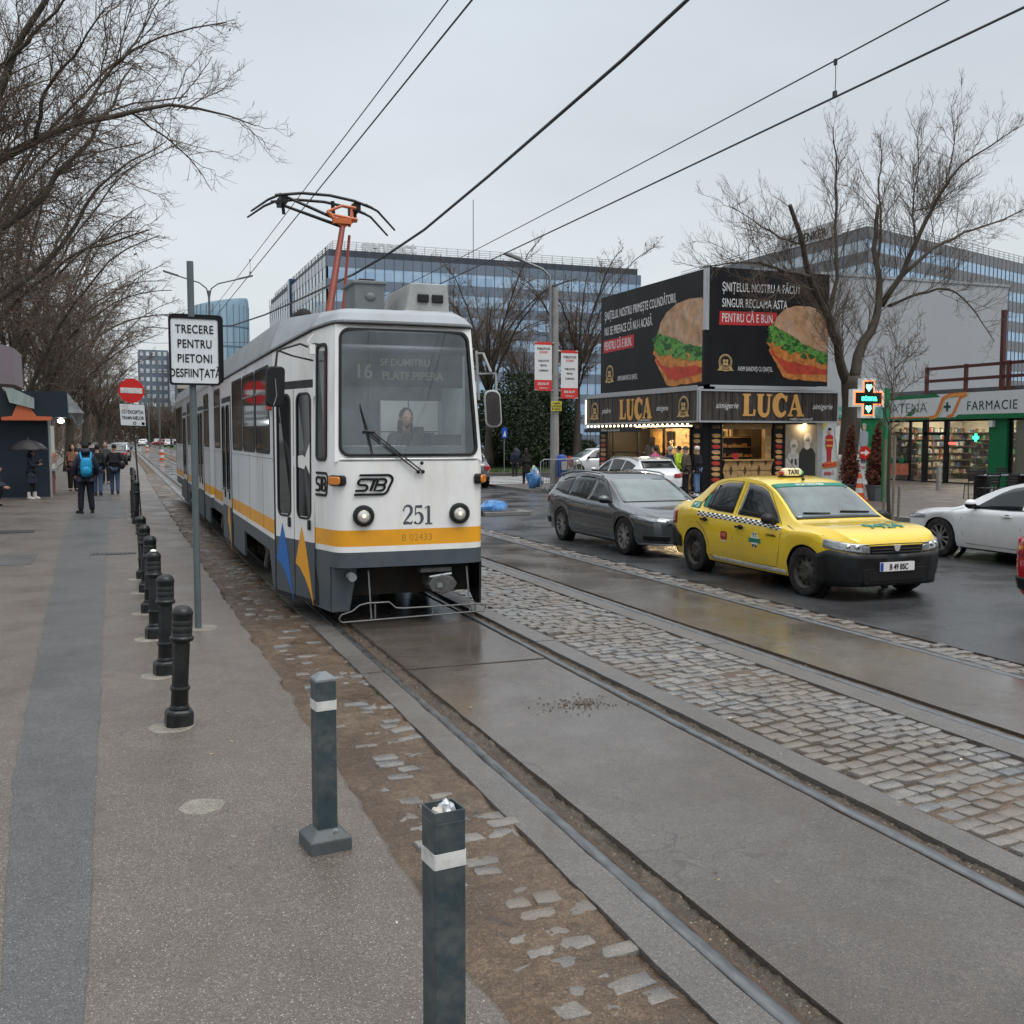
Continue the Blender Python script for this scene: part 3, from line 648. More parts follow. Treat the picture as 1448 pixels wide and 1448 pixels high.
b = B(); b.grid(8, 4, lambda i, j: FR(-.74 + 1.48 * i / 8, 1.815 + 1.285 * j / 4, -.005)); b.obj('windscreen', m_ws, tram, world=True, smooth=60)
b = B(); b.tube([FR(-.74, 1.765, .0), FR(-.4, 1.765, .012), FR(.4, 1.765, .012), FR(.74, 1.765, 0)], .009, 6); b.obj('sill_moulding', m_tw, tram, world=True)
b = B(); b.box(TC - 1.0, TC + 1.0, 11.9, 11.94, 1.0, 2.95, 1); b.box(TC + .02, TC + .72, 11.84, 11.9, 1.75, 2.42, 0); b.box(TC + .72, TC + .95, 11.86, 11.9, 1.75, 2.42, 2); b.box(TC + .35, TC + .36, 11.83, 11.84, 1.75, 2.42, 1); b.box(TC + .02, TC + .72, 11.832, 11.84, 2.05, 2.06, 1)
b.box(TC - .9, TC + .9, 11.0, 11.9, 2.97, 2.99, 1)
b.box(TC - .82, TC - .78, 11.1, 11.9, 1.2, 2.9, 2); b.box(TC + .78, TC + .82, 11.1, 11.9, 1.2, 2.9, 2)
b.obj('cab_lining', [m_int, m_intd, M('cab pale green', (.4, .45, .44), .5)], tram, world=True)
b = B(); b.box(TC - .5, TC + .5, 10.76, 10.92, 2.72, 2.76); b.obj('cab_fill_glow', M('cab fill light', (.9, .95, 1), .4, emit=4.5, ecol=(.92, .97, 1)), tram, world=True)  # added glow that brightens the cab, unseen behind the destination box
b = B(); b.box(TC - .62, TC + .62, 10.50, 10.95, 1.55, 1.90); b.box(TC + .3, TC + .62, 10.62, 10.92, 1.9, 2.02, 1); b.box(TC + .1, TC + .34, 10.7, 10.9, 1.9, 2.04, 1); b.lathe([(.06, 0), (.06, .05)], (TC + .48, 10.63, 1.86), 16, ax='y'); b.obj('dashboard', [m_int, m_intd], tram, world=True, bevel=.01)
b = B(); b.box(TC - .64, TC + .64, 10.64, 10.72, 2.52, 2.87); dp = b.obj('destination_box', M('destination screen', (.07, .075, .06), .4), tram, world=True)
m_led = M('led amber', (.3, .32, .22), .5, emit=.03, ecol=(.85, .9, .6))
for s_, u, v, h in (('16', -.45, 2.61, .15), ('SF.DUMITRU', .0, 2.745, .075), ('PLATF.PIPERA', .08, 2.6, .085)):
 txt(s_, h, lambda a, c, d, u=u, v=v: (TC + u + a, 10.637 - d, v + c), m_led, dp, sx=.95, bold=.02)
b = B(); b.box(TC + .05, TC + .16, 10.5, 10.505, 1.93, 2.1); b.box(TC - .02, TC + .24, 10.49, 10.62, 1.9, 1.905); b.obj('paper_notice', m_butt, tram, world=True)
def roof_loft(yf, yb, front):
 b = B(); q = per if front else None
 if front:
  rings_ = []
  for k, (ins, dzz) in enumerate(((-.012, -.01), (-.014, .015), (.05, .2), (.115, .36))):
   rg_ = []
   for (x, y), s_ in per:
    gx, gy, gz = tp_((x, y), 3.0, s_); f = max(0, 1 - (y - 10.4) / 1.6)
    top = 3.34; z = gz + dzz if k < 2 else lerp(gz + .03, top, .55 if k == 2 else 1)
    rg_.append((gx - s_ * ins, gy + (ins + (.05 if k == 3 else .0)) * f, z))
   rings_.append(rg_)
  b.grid(3, NPER - 1, lambda i, j: rings_[i][j])
  n = len(rings_[3])
  for i in range(n // 2): b.quad(rings_[3][i], rings_[3][i + 1], rings_[3][n - 2 - i], rings_[3][n - 1 - i])
 return b
b = roof_loft(0, 0, True); b.obj('front_roof', m_troof, tram, smooth=14, world=True)
b = B(); b.tube([(lambda p: (p[0] + s_ * .012, p[1] - .012 * max(0, 1 - (q[1] - 10.4) / 1.6), p[2] - .015))(tp_(q, 3.0, s_)) for q, s_ in per], .011, 5); b.obj('gutter', m_rub, tram, world=True)
def rear_box():
 b = B(); Y0, Y1 = 20.75, 34.6
 P_ = [(-1.12, Y0), (-1.2, Y0 + .1), (-1.2, Y1 - 1.2), (-1.0, Y1), (1.0, Y1), (1.2, Y1 - 1.2), (1.2, Y0 + .1), (1.12, Y0)]
 z_ = [.60, .80, .86, 1.03, 1.74, 2.95, 3.0, 3.30]; ins = [0, 0, 0, 0, 0, 0, -.03, .08]
 def pt(i, j):
  x, y = P_[i % 8]; return (TC + x * (1 - ins[j] / 1.2), y, z_[j])
 b.grid(8, 7, pt, mf=lambda i, j: (3, 0, 2, 1, 1, 1, 4)[j])
 b.poly([pt(i, 7) for i in range(8)], 4); b.poly([pt(7 - i, 0) for i in range(8)], 3); return b
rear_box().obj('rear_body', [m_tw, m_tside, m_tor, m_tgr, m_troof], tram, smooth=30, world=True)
b = B()
for k in range(9):
 y = 20.06 + k * .085; q = 1.02 if k % 2 else 1.12; b.box(TC - q, TC + q, y, y + .06, .62, 3.05)
b.box(TC - 1.0, TC + 1.0, 20.0, 20.9, .7, 3.1); b.obj('bellows', M('bellows grey', (.12, .115, .11), .8, var=.2), tram, world=True)
b = B(); b.box(TC - .9, TC + .9, 11.4, 34.2, .45, .62); b.box(TC - 1.0, TC + 1.0, 15.3, 18.4, .3, .6); b.box(TC - 1.0, TC + 1.0, 22, 26, .3, .6); b.box(TC - 1.15, TC + 1.15, 12.0, 34, .6, .66); b.obj('underframe', m_under, tram, world=True)
for s_ in (-1, 1):
 for y0, y1, z0 in ((15.2, 18.4, .27), (21.2, 26.2, .28), (27.6, 31.2, .28)):
  x = TC + s_ * 1.192; b = B(); b.box(min(x, x - s_ * .03), max(x, x - s_ * .03), y0, y1, z0, .64); b.obj('skirt', m_tgr, tram, world=True)
 b = B(); b.prism([(12.0, .22), (12.25, .22), (12.55, .64), (12.0, .64)], lambda u, v, d, s_=s_: (TC + s_ * (1.165 + d), u, v), 0, .03); b.obj('skirt', m_tgr, tram, world=True)
 pts_ = [(.83, 10.62), (.93, 11.0), (1.19, 12.0)]
 for (xa, ya), (xb, yb) in zip(pts_[:-1], pts_[1:]):
  za, zb = (.16, .18) if ya < 10.9 else (.18, .22); b = B()
  f = [(TC + s_ * xa, ya, .64), (TC + s_ * xb, yb, .64), (TC + s_ * xb, yb, zb), (TC + s_ * xa, ya, za)]
  g_ = [(x - s_ * .03, y + .01, z) for x, y, z in f]; b.add(f + g_, [(0, 1, 2, 3), (7, 6, 5, 4), (0, 3, 7, 4), (1, 5, 6, 2), (2, 6, 7, 3)]); b.obj('skirt', m_tgr, tram, world=True)
b = B(); b.prism([(-.82, .64), (-.55, .64), (-.64, .16), (-.83, .16)], lambda u, v, d: (TC + u, 10.60 - d, v), 0, .03); b.obj('front_skirt', m_tgr, tram, world=True, bevel=.01)
b = B(); b.prism([(10.56, .64), (11.5, .64), (10.75, .16), (10.58, .16)], lambda u, v, d: (TC + .8 + d, u, v), 0, .025); b.obj('front_skirt', m_rub, tram, world=True)
b = B()
for y in (13.0, 14.4, 15.8, 18.5, 19.8, 21.0, 24.2, 26.1, 27.9, 30.0, 31.6, 33.3): b.box(TC - 1.2025, TC - 1.199, y - .004, y + .004, .87, 1.78 if y > 12 else 1.7)
for k in range(60): b.box(TC - 1.2035, TC - 1.199, 12.1 + k * .36, 12.112 + k * .36, 1.70, 1.712)
b.box(TC - 1.2022, TC - 1.199, 12.05, 20, 1.735, 1.742); b.box(TC - 1.2022, TC - 1.199, 20.9, 33.3, 1.735, 1.742); b.obj('panel_seams', m_seam, tram, world=True)
for yc in (13.7, 20.1, 31.9 - 5.0 + .0, 32.6):
 if yc == 26.9: continue
 bo = None
 b = B(); b.box(TC - .95, TC + .95, yc - 1.25, yc + 1.25, .38, .52); b.tube([(TC - .98, yc - .75, .2), (TC - .98, yc - .2, .58)], .05, 8, 1); b.tube([(TC - .98, yc + .7, .22), (TC - .98, yc + .3, .55)], .05, 8, 1)
 bo = b.obj('bogie', [m_under, M('bogie grey', (.14, .13, .12), .7, var=.3)], tram, world=True)
 for yy in (yc - .85, yc + .85):
  for s_ in (-1, 1):
   b = B(); b.lathe([(.1, -.06), (.33, -.05), (.33, .04), (.36, .05), (.36, .07), (.1, .06)], (TC + s_ * .74, yy, .35), 24, ax='x'); b.obj('wheel', m_under, bo, smooth=40, world=True)
def side_fn(s_, x=1.2): return lambda u, v, d: (TC + s_ * (x + d), u, v)
def side_win(y0, y1, s_, split=True, z0=1.79, z1=2.84):
 fn = side_fn(s_); b = B(); ring(b, rrect(y0, y1, z0, z1, .07), rrect(y0 + .035, y1 - .035, z0 + .035, z1 - .035, .05), fn, -.01, .008)
 if split: b.box(*sorted((TC + s_ * 1.195, TC + s_ * 1.212)), y0 + .03, y1 - .03, 2.52, 2.545, 1)
 f = b.obj('window_frame', [m_rub, m_galv], tram, world=True)
 b = B(); b.prism(rrect(y0 + .03, y1 - .03, z0 + .03, z1 - .03, .05), fn, -.01, .003); b.obj('pane', m_tglass, f, world=True)
for s_ in (-1, 1):
 for y0, y1, sp in ((12.3, 13.62, 1), (13.7, 15.05, 1), (15.15, 16.5, 0), (18.6, 19.7, 1), (21.0, 22.2, 1), (24.4, 26.0, 1), (26.1, 27.7, 1), (30.1, 31.5, 0), (31.6, 33.2, 0)):
  side_win(y0, y1, s_, sp)
def door(fn, y0, y1, zb, zt, deco, leafmat, name='door'):
 b = B(); b.prism(rrect(y0 - .06, y1 + .06, zb - .05, zt + .09, .03), fn, -.012, .004); d = b.obj(name, m_rub, tram, world=True)
 w_ = (y1 - y0) / 2
 for k in (0, 1):
  a, c = y0 + k * w_ + .012, y0 + (k + 1) * w_ - .012
  b = B(); o_ = rrect(a, c, zb, zt, .02); i_ = rrect(a + .075, c - .075, 1.12, zt - .06, .09)
  n = len(o_); b.prism(rrect(a, c, .86, 1.13, .005), fn, .004, .014, 0); b.prism(rrect(a, c, zb, .86, .005), fn, .004, .014, 1)
  b.prism(rrect(a, a + .085, 1.13, zt, .005), fn, .004, .014, 0); b.prism(rrect(c - .085, c, 1.13, zt, .005), fn, .004, .014, 0); b.prism(rrect(a + .085, c - .085, zt - .07, zt, .005), fn, .004, .014, 0)
  lf = b.obj('leaf', [leafmat, m_tgr], d, world=True)
  b = B(); ring(b, rrect(a + .06, c - .06, 1.1, zt - .045, .1), rrect(a + .085, c - .085, 1.125, zt - .07, .08), fn, .004, .02); b.obj('rubber', m_rub, lf, world=True)
  b = B(); b.prism(rrect(a + .075, c - .075, 1.115, zt - .06, .08), fn, .003, .009); b.obj('pane', m_tglass, lf, world=True)
  b = B(); b.prism(rrect(a + w_ * .15, a + w_ * .24, .99, 1.1, .02), fn, .014, .035); b.obj('handle', m_rub, lf, world=True)
  if deco:
   b = B(); cols = [1, 0] if k else [0, 1]
   lo, hi = (a, c); s1 = w_
   pts = [(.52, .98), (.12, .60), (.04, .30), (.2, .44), (.5, .62), (.96, .62)] if True else []
   b2 = B(); P1 = [(.60, 1.02), (.93, .60), (.72, .56), (.45, .45), (.2, .30), (.06, .17), (.2, .45), (.4, .8)]
   b2.prism([(lo + u * s1, v) for u, v in P1[::-1]], fn, .015, .0175)
   b2.obj('triangle_emblem', m_tor if k == 0 else m_tblue, lf, world=True)
ua = Vector((TC - .84, 10.66, 0)); ub = Vector((TC - 1.2, 12.0, 0)); du = (ub - ua).normalized(); nn = Vector((-du.y, du.x, 0))
if nn.x > 0: nn = -nn
def taper_fn(u, v, d):
 p = ua + du * u + nn * d; f = max(0, 1 - (p.y - 10.4) / 1.6); l = max(0, v - 1.74)
 return (TC + (p.x - TC) * (1 - .075 * f * l / 1.4), p.y + .13 * l * f, v)
door(taper_fn, .30, 1.335, .24, 2.52, True, m_tw)
ua2 = Vector((TC + .84, 10.66, 0))
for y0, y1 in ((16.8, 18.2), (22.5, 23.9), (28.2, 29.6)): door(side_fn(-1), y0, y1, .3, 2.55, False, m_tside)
b = B(); P1 = [(.62, 1.0), (.93, .62), (.72, .56), (.45, .45), (.2, .30), (.06, .17), (.2, .45), (.4, .8)]
b.prism([(16.8 + u * .6, v) for u, v in P1[::-1]], side_fn(-1), .016, .019); b.obj('triangle_emblem', m_tor, tram, world=True)
def taper2(u, v, d): return taper_fn(u, v, d)
b = B(); ring(b, rrect(.0, .255, 1.74, 2.98, .07), rrect(.035, .22, 1.775, 2.945, .05), taper2, -.005, .016); qf = b.obj('quarter_window_frame', m_rub, tram, world=True)
b = B(); b.prism(rrect(.03, .225, 1.77, 2.9, .05), taper2, -.004, .006); b.prism(rrect(.03, .07, 1.77, 2.9, .01), taper2, .006, .008, 1); b.obj('pane', [M('pale cab glass', (.09, .115, .115), .06, var=.3, scale=3, ior=1.6), m_orred], qf, world=True)
m_lamp = M('lamp lens', (.75, .72, .66), .12, .5, var=.2, scale=30)
m_glow = M('lamp glow', (.9, .72, .55), .2, emit=.5, ecol=(1, .72, .45))
for u in (-.52, .52):
 b = B(); b.lathe([(.06, .0), (.1, .0), (.112, .012), (.112, .04), (.1, .06), (.078, .065), (.07, .04), (.06, .03)], (TC + u, 10.42, 1.18), 28, ax='y'); b.v = [(x, 2 * 10.42 - y, z) for x, y, z in b.v]
 b.f = [f[::-1] for f in b.f]
 h = b.obj('headlight', m_rub, tram, smooth=35, world=True)
 b = B(); b.lathe([(.07, .04), (.05, .052), (.02, .058), (.001, .06)], (TC + u, 10.42, 1.18), 24, ax='y', caps=False); b.v = [(x, 2 * 10.42 - y, z) for x, y, z in b.v]; b.m = [0 if i < 48 else 1 for i in range(len(b.f))]
 b.obj('lens', [m_lamp, m_glow], h, smooth=60, world=True)
for s_ in (-1, 1):
 b = B(); b.X = None
 c = Vector((TC + s_ * .775, 10.475, 1.545)); ax = Vector((s_ * .8, -.6, 0)).normalized(); ay = Vector((ax.y * -1, ax.x, 0)) * -s_
 fn = frame2(c, Vector((-ax.y, ax.x, 0)), (0, 0, 1), ax)
 b.prism(rrect(-.1, .1, -.055, .055, .035), fn, -.03, .03); i_ = b.obj('indicator', m_rub, tram, world=True, bevel=.006)
 b = B(); b.prism(rrect(-.08, .075, -.042, .042, .025), fn, .03, .055); b.obj('lens', m_amber, i_, world=True, bevel=.01)
def emblem(fn, k):
 b = B(); w_ = .024
 stroke(b, [(-.15, .105, w_), (.12, .105, w_)] + arc(.13, .045, .06, .06, 90, -5, w_)[1:] + [(.165, -.04, w_)] + arc(.105, -.045, .06, .06, 0, -90, w_)[1:] + [(-.17, -.105, w_)], fn)
 stroke(b, [(-.035, .062, w_)] + arc(-.115, .03, .035, .032, 90, 270, w_) + arc(-.085, -.032, .035, .03, 90, -90, w_) + [(-.165, -.062, w_)], fn)
 stroke(b, [(-.04, .06, w_), (.045, .06, w_)], fn); stroke(b, [(.01, .055, w_ * 1.2), (-.012, -.065, w_ * 1.2)], fn)
 stroke(b, [(.045, .06, w_), (.025, -.062, w_), (.09, -.062, w_)] + arc(.095, -.03, .028, .03, -90, 90, w_) + [(.045, .002, w_)], fn)
 stroke(b, [(.05, .062, w_), (.1, .062, w_)] + arc(.1, .032, .028, .03, 90, -90, w_), fn); b.obj('emblem', m_sblk, tram, world=True)
emblem(lambda u, v, d: (TC - .42 + u * 1.05 + v * .18, 10.398 - d, 1.5 + v * .95), 0)
emblem(lambda u, v, d: taper_fn(.135 - u * .8, 1.5 + v * 1.1, d + .005), 1)
def digits251(fn, mat, parent):
 b = B(); W, T = .032, .01
 stroke(b, [(-.165, .05, W * .9)] + arc(-.115, .055, .045, .048, 180, 20, T, W, n=10) + [(-.075, .03, W), (-.12, -.03, W * .7), (-.165, -.082, T)], fn)
 stroke(b, [(-.165, -.09, W * .8), (-.12, -.082, W), (-.075, -.09, W * .8), (-.062, -.062, T)], fn)
 stroke(b, [(-.028, .09, W * .8), (.05, .09, W)], fn); stroke(b, [(-.025, .09, T * 1.4), (-.028, .0, T * 1.2)], fn)
 stroke(b, [(-.028, .0, T * 1.2)] + arc(.0, -.035, .05, .06, 100, -90, T, T, W * 1.15, n=14) + arc(-.0, -.06, .04, .035, 270, 200, T, W, n=6), fn)
 stroke(b, [(.125, .095, W), (.125, -.09, W)], fn); stroke(b, [(.08, .07, T), (.125, .098, T)], fn); stroke(b, [(.085, -.095, T * 1.3), (.165, -.095, T * 1.3)], fn); b.obj('fleet_number', mat, parent, world=True)
digits251(lambda u, v, d: (TC + .06 + u * .95, 10.405 - d, 1.175 + v * .98), m_tgr, tram)
txt('B 02433', .075, lambda u, v, d: (TC + .05 + u, 10.404 - d, .905 + v), M('faded stripe lettering', (.30, .16, .03), .5), tram, sx=.98, bold=-.01)
b = B()
for a, c in ((-.14, .03), (-.09, .03)): b.tube([FR(.06 + (a + .14), 1.63, .04), FR(-.48 + (a + .14), 2.05, .055)], .008, 6)
for u in (.06, .11): b.ball(FR(u, 1.63, .03), .022, 10, 6)
b.tube([FR(-.55, 2.33, .04), FR(-.475, 2.05, .045), FR(-.42, 1.80, .04)], [.005, .012, .006], 6); b.tube([FR(-.52, 2.055, .055), FR(-.40, 2.045, .055)], .014, 6)
b.obj('wiper', m_rub, tram, world=True)
b = B(); b.lathe([(.012, 0), (.02, .012), (.006, .02)], (TC + .1, 10.36, 1.72), 10, ax='y'); b.obj('washer_nozzle', m_rub, tram, world=True)
b = B(); Q = [taper_fn(.30, 2.93, .03), taper_fn(.34, 2.98, .16), taper_fn(.36, 2.9, .42), taper_fn(.36, 2.72, .44)]
b.tube(Q, .013, 6); b.tube([taper_fn(.27, 2.86, .02), taper_fn(.27, 2.42, .02)], .018, 8, 1); b.tube([taper_fn(.27, 2.8, .02), taper_fn(.35, 2.85, .25), Q[2]], .011, 6)
b.tube([taper_fn(.27, 3.08, .04), taper_fn(.3, 3.0, .09), taper_fn(.28, 2.9, .03)], .01, 6, 1); b.box(*[f for p in ((taper_fn(.24, 0, .05)[0] - .02, taper_fn(.24, 0, .05)[0] + .04),) for f in p], 10.86, 10.95, 2.86, 2.96, 1)
b.obj('mirror_arm', [m_rub, m_tw], tram, world=True)
c = Vector(taper_fn(.36, 2.52, .44)); b = B(); fnm = frame2(c, (.95, .3, 0), (.04, 0, 1), (.3, -.95, 0)); b.prism(rrect(-.1, .1, -.21, .21, .05), fnm, -.03, .035); mo = b.obj('mirror', m_rub, tram, world=True, bevel=.015)
b = B(); b.tube([fnm(-.02, .08, .04), fnm(.0, -.1, .045), fnm(-.03, -.2, .04)], .007, 6); b.obj('bracket', m_galv, mo, world=True)
xR = TC + .80; m_arm = M('mirror arm grey', (.30, .31, .30), .45, var=.1); mc = atY(697, 578, 10.42); a0, a1, a2 = atY(675, 500, 10.6), atY(694, 526, 10.45), atY(701, 528, 10.42)
b = B(); b.tube([a0, a0 + Vector((.05, -.05, .0)), a1], .014, 6); b.tube([a0 + Vector((0, 0, -.22)), a2, a2 + Vector((.01, 0, -.25))], .012, 6); b.tube([a0 + Vector((-.01, 0, .03)), a0 + Vector((.015, 0, -.5))], .014, 6); b.obj('mirror_arm', m_arm, tram, world=True)
fnm = frame2(mc, (.98, -.2, 0), (-.06, 0, 1), (-.2, -.98, 0))
b = B(); b.prism(rrect(-.09, .09, -.2, .2, .07), fnm, -.03, .02); mo = b.obj('mirror', M('mirror back', (.36, .37, .36), .4, var=.1), tram, world=True, bevel=.012)
b = B(); b.prism(rrect(-.074, .074, -.18, .18, .06), fnm, .02, .028); b.obj('mirror_face', M('mirror face', (.035, .03, .03), .2, var=.5, scale=8), mo, world=True)
b = B(); b.box(TC - 1.255, TC - 1.2, 12.1, 12.2, 2.3, 2.5); b.obj('side_lamp', m_redl, tram, world=True, bevel=.012)
b = B(); b.prism(circ(.34, .42, .16, 8, .105), lambda u, v, d: (TC + u, 10.5 - d, v), -.25, .08); b.box(TC + .2, TC + .46, 10.5, 11.6, .38, .5); b.box(TC + .1, TC + .45, 10.45, 10.6, .55, .6)
cp = b.obj('coupler', M('coupler iron', (.10, .10, .098), .65, .3, var=.3, scale=14, dirt=(.05, .035, .025), dirtamt=.5), tram, world=True, bevel=.01)
b = B(); b.prism(rrect(.27, .33, .39, .44, .01), lambda u, v, d: (TC + u, 10.42 - d, v), 0, .015); b.tube([(TC + .2, 10.46, .5), (TC + .44, 10.44, .53)], .016, 6); b.obj('coupler_pin', m_galv, cp, world=True)
b = B(); yb_ = 10.35
lg = [(-.78, .10), (-.80, .13), (-.77, .17), (-.66, .2), (-.58, .26), (-.5, .275), (-.27, .275), (-.2, .21), (-.12, .20), (.75, .20), (.8, .17), (.78, .12), (-.76, .09), (-.78, .10)]
b.tube([(TC + u, yb_, v) for u, v in lg], .010, 6)
for u, zt in ((-.46, .6), (-.42, .27), (.2, .2), (.62, .6), (.68, .22)): b.tube([(TC + u, yb_ + .0, .11), (TC + u, yb_ + (.12 if zt > .5 else 0), zt)], .009, 6)
b.obj('lifeguard_bar', M('bar grey', (.12, .12, .12), .5, .3, var=.2), tram, world=True, smooth=60)
b = B(); b.lathe([(.03, 0), (.045, 0), (.045, .14), (.03, .14)], (TC - .65, 10.36, .55), 16, ax='y'); b.obj('lamp_socket', m_galv, tram, world=True, smooth=40)
b = B(); b.box(TC - .75, TC + .75, 10.75, 11.6, .3, .58); b.obj('underframe', m_under, tram, world=True)
b = B(); b.box(TC - .17, TC + .19, 12.3, 12.9, 3.33, 3.86); b.box(TC - .2, TC + .22, 12.28, 12.92, 3.83, 3.87); b.box(TC - .09, TC + .1, 12.4, 12.7, 3.87, 3.91, 1); b.ball((TC + .02, 12.3, 3.68), (.07, .03, .05), 10, 6); b.lathe([(.03, 0), (.03, .12)], (TC - .24, 12.4, 3.3), 8, 2); b.obj('roof_box', [M('resistor box grey', (.14, .155, .155), .5, var=.15, scale=5), m_rub, m_tw], tram, world=True, bevel=.01)
b = B(); b.prism([(.38, 3.5), (.92, 3.5), (.9, 3.83), (.44, 3.83)], lambda u, v, d: (TC + u, 12.0 + d, v), 0, 1.2); b.box(TC + .52, TC + .66, 11.97, 12.0, 3.6, 3.7, 1); b.box(TC + .70, TC + .84, 11.97, 12.0, 3.6, 3.7, 1); b.box(TC + .34, TC + .96, 11.94, 13.0, 3.46, 3.5); b.box(TC + .3, TC + .9, 12.1, 13.2, 3.28, 3.46, 1); b.obj('roof_ventilator', [M('roof unit grey', (.34, .35, .34), .5, var=.12, scale=5, dirt=(.15, .15, .15), dirtamt=.5), m_rub], tram, world=True, bevel=.012)
b = B(); b.box(TC - .6, TC + .6, 14.2, 16.4, 3.3, 3.4)
for yy in (13.7, 14.1): b.ball((TC - .55, yy, 3.52), (.13, .2, .16), 12, 8)
b.obj('pantograph_base', m_under, tram, world=True, smooth=50)
pa = Vector((2.66, 14.0, 3.4)); pk = Vector((3.10, 14.95, 5.02))
b = B(); b.tube([pa, pk], [.055, .04], 8); b.tube([pa + Vector((.28, .4, 0)), pk + Vector((.12, .1, -.1))], .022, 6); ar = b.obj('pantograph_arm', m_orred, tram, smooth=50, world=True)
hd = Vector((2.84, 15.25, 5.44))
def H_(u, z, y=0): return (hd.x + u, hd.y + y, hd.z + z)
b = B(); b.tube([pk, H_(-.62, -.06, .12)], [.028, .022], 6, 1); b.tube([pk + Vector((.06, 0, .05)), H_(-.62, .0, -.2)], [.026, .02], 6, 1); b.tube([pk + Vector((.1, 0, .02)), pk + Vector((.16, .1, .2)), H_(.48, -.02, 0)], .026, 6)
b.tube([pk + Vector((-.22, 0, .2)), pk + Vector((0, 0, .3)), pk + Vector((.2, 0, .28))], .022, 6); b.tube([pk + Vector((-.22, .0, .2)), pk, pk + Vector((.22, .05, .14))], .03, 6); b.box(pk.x - .14, pk.x + .12, pk.y - .05, pk.y + .05, pk.z + .04, pk.z + .12); b.tube([pk + Vector((-.2, 0, .17)), pk + Vector((.2, 0, .12))], .02, 6)
b.obj('pantograph_knuckle', [m_orange, m_carbon], ar, smooth=50, world=True)
b = B()
for yo in (-.22, .22):
 b.tube([H_(-1.02, -.28, yo), H_(-.78, -.1, yo), H_(-.62, -.02, yo)], [.014, .018, .02], 6); b.tube([H_(.62, -.06, yo), H_(.8, -.14, yo), H_(1.06, -.4, yo)], [.02, .018, .014], 6)
 b.tube([H_(-.68, -.03, yo), H_(-.3, .03, yo), H_(.1, .03, yo), H_(.45, -.02, yo), H_(.72, -.1, yo)], .022, 6)
for u, z in ((-.55, -.02), (.5, -.06)): b.box(hd.x + u - .05, hd.x + u + .05, hd.y - .22, hd.y + .22, hd.z + z - .09, hd.z + z + .02); b.tube([H_(u, z, 0), H_(u + .02, z - .22, 0)], .026, 6)
b.tube([H_(.18, .0, 0), H_(.19, -.2, 0)], .03, 6); b.obj('collector_head', m_carbon, ar, smooth=50, world=True)
# ================================================================ OVERHEAD WIRES
m_wire = M('copper wire grey', (.045, .05, .055), .6, .2, var=.2)
def wire(name, pts, r, lab, grp=None):
 b = B(); b.tube(pts, r, 5); return tag(b.obj(name, m_wire), lab, 'wire', grp)
def sag(a, c, s_, n=24): return [tuple(Vector(a).lerp(Vector(c), t / n) + Vector((0, 0, -s_ * 4 * t / n * (1 - t / n)))) for t in range(n + 1)]
wire('contact_wire', [(2.745, -8, 5.5), (2.745, 20, 5.5), (2.745, 300, 5.5)], .0085, 'trolley wire over the tram, touching its pantograph', 'wires over the tracks')
wire('messenger_wire', sag((2.745, -8, 5.75), (2.745, 44, 5.87), .05) + [(2.745, 300, 6.0)], .0065, 'carrier wire above the trolley wire of the tram', 'wires over the tracks')
wire('contact_wire', [(6.3, -8, 5.16), (6.3, 12, 5.14), (6.3, 300, 5.5)], .0105, 'thick trolley wire over the empty track, crossing above the bare street tree', 'wires over the tracks')
wire('messenger_wire', sag((6.3, -8, 5.66), (6.3, 40, 5.7), .22) + [(6.3, 300, 6)], .0075, 'thin carrier wire over the empty track, above its trolley wire', 'wires over the tracks')
def dropper(x, y, z0, z1, lab):
 b = B(); b.tube([(x, y, z0), (x + .006, y, (z0 + z1) / 2), (x, y, z1)], .004, 5); b.box(x - .012, x + .012, y - .02, y + .02, z0 - .012, z0 + .05); b.box(x - .01, x + .01, y - .015, y + .015, z1 - .04, z1 + .015)
 tag(b.obj('wire_dropper', m_wire), lab, 'dropper', 'droppers between the wires')
dropper(6.3, 8.06, 5.15, 5.475, 'dropper clip joining the two wires above the bare street tree'); dropper(2.745, 23.0, 5.5, 5.80, 'dropper joining the two wires left of the pantograph')
cab = [atY(*q, interp(q[0], [200, 330, 420, 500, 780, 1040], [46, 30, 21, 16, 10, 7.5])) for q in [(1040, -70), (972, 0), (880, 85), (780, 172), (690, 250), (600, 325), (545, 362), (500, 388), (420, 425), (375, 445), (330, 460), (270, 466), (200, 462)]]
wire('power_cable', cab, .019, 'thick black twisted cable running across the sky in front of the glass office block')
wire('span_wire', [(-6, 60, 7.4), (2, 60, 7.1), (14, 60, 7.6)], .012, 'thin cross wire holding the trolley wires before the round glass tower')
wire('span_wire', [(-6, 88, 7.6), (2, 88, 7.2), (14, 88, 7.8)], .014, 'thin far cross wire below the first one')
# ================================================================ CARS
m_tyre = M('tyre', (.011, .011, .012), .75, var=.3, scale=20, bump=.2, dirt=(.07, .06, .05), dirtamt=.5)
m_alloy = M('alloy rim', (.42, .42, .42), .3, .7, var=.1, dirt=(.2, .18, .16), dirtamt=.4)
m_steel = M('steel wheel', (.055, .052, .048), .6, .3, var=.3, scale=15, dirt=(.11, .09, .07), dirtamt=.6)
m_cglass = M('car window', (.010, .013, .014), .03, var=.3, scale=2, ior=1.65)
m_cwind = M('car windscreen', (.06, .085, .085), .04, var=.75, scale=2.2, ior=1.7, coat=1)
m_trim = M('black trim', (.009, .009, .010), .45, var=.2, spec=.25)
m_bump = M('scuffed black bumper', (.009, .0095, .010), .42, var=.35, scale=8, dirt=(.03, .03, .028), dirtamt=.4, bump=.04, spec=.25)
m_hlens = M('headlamp lens', (.22, .24, .25), .08, .35, var=.35, scale=14, coat=1)
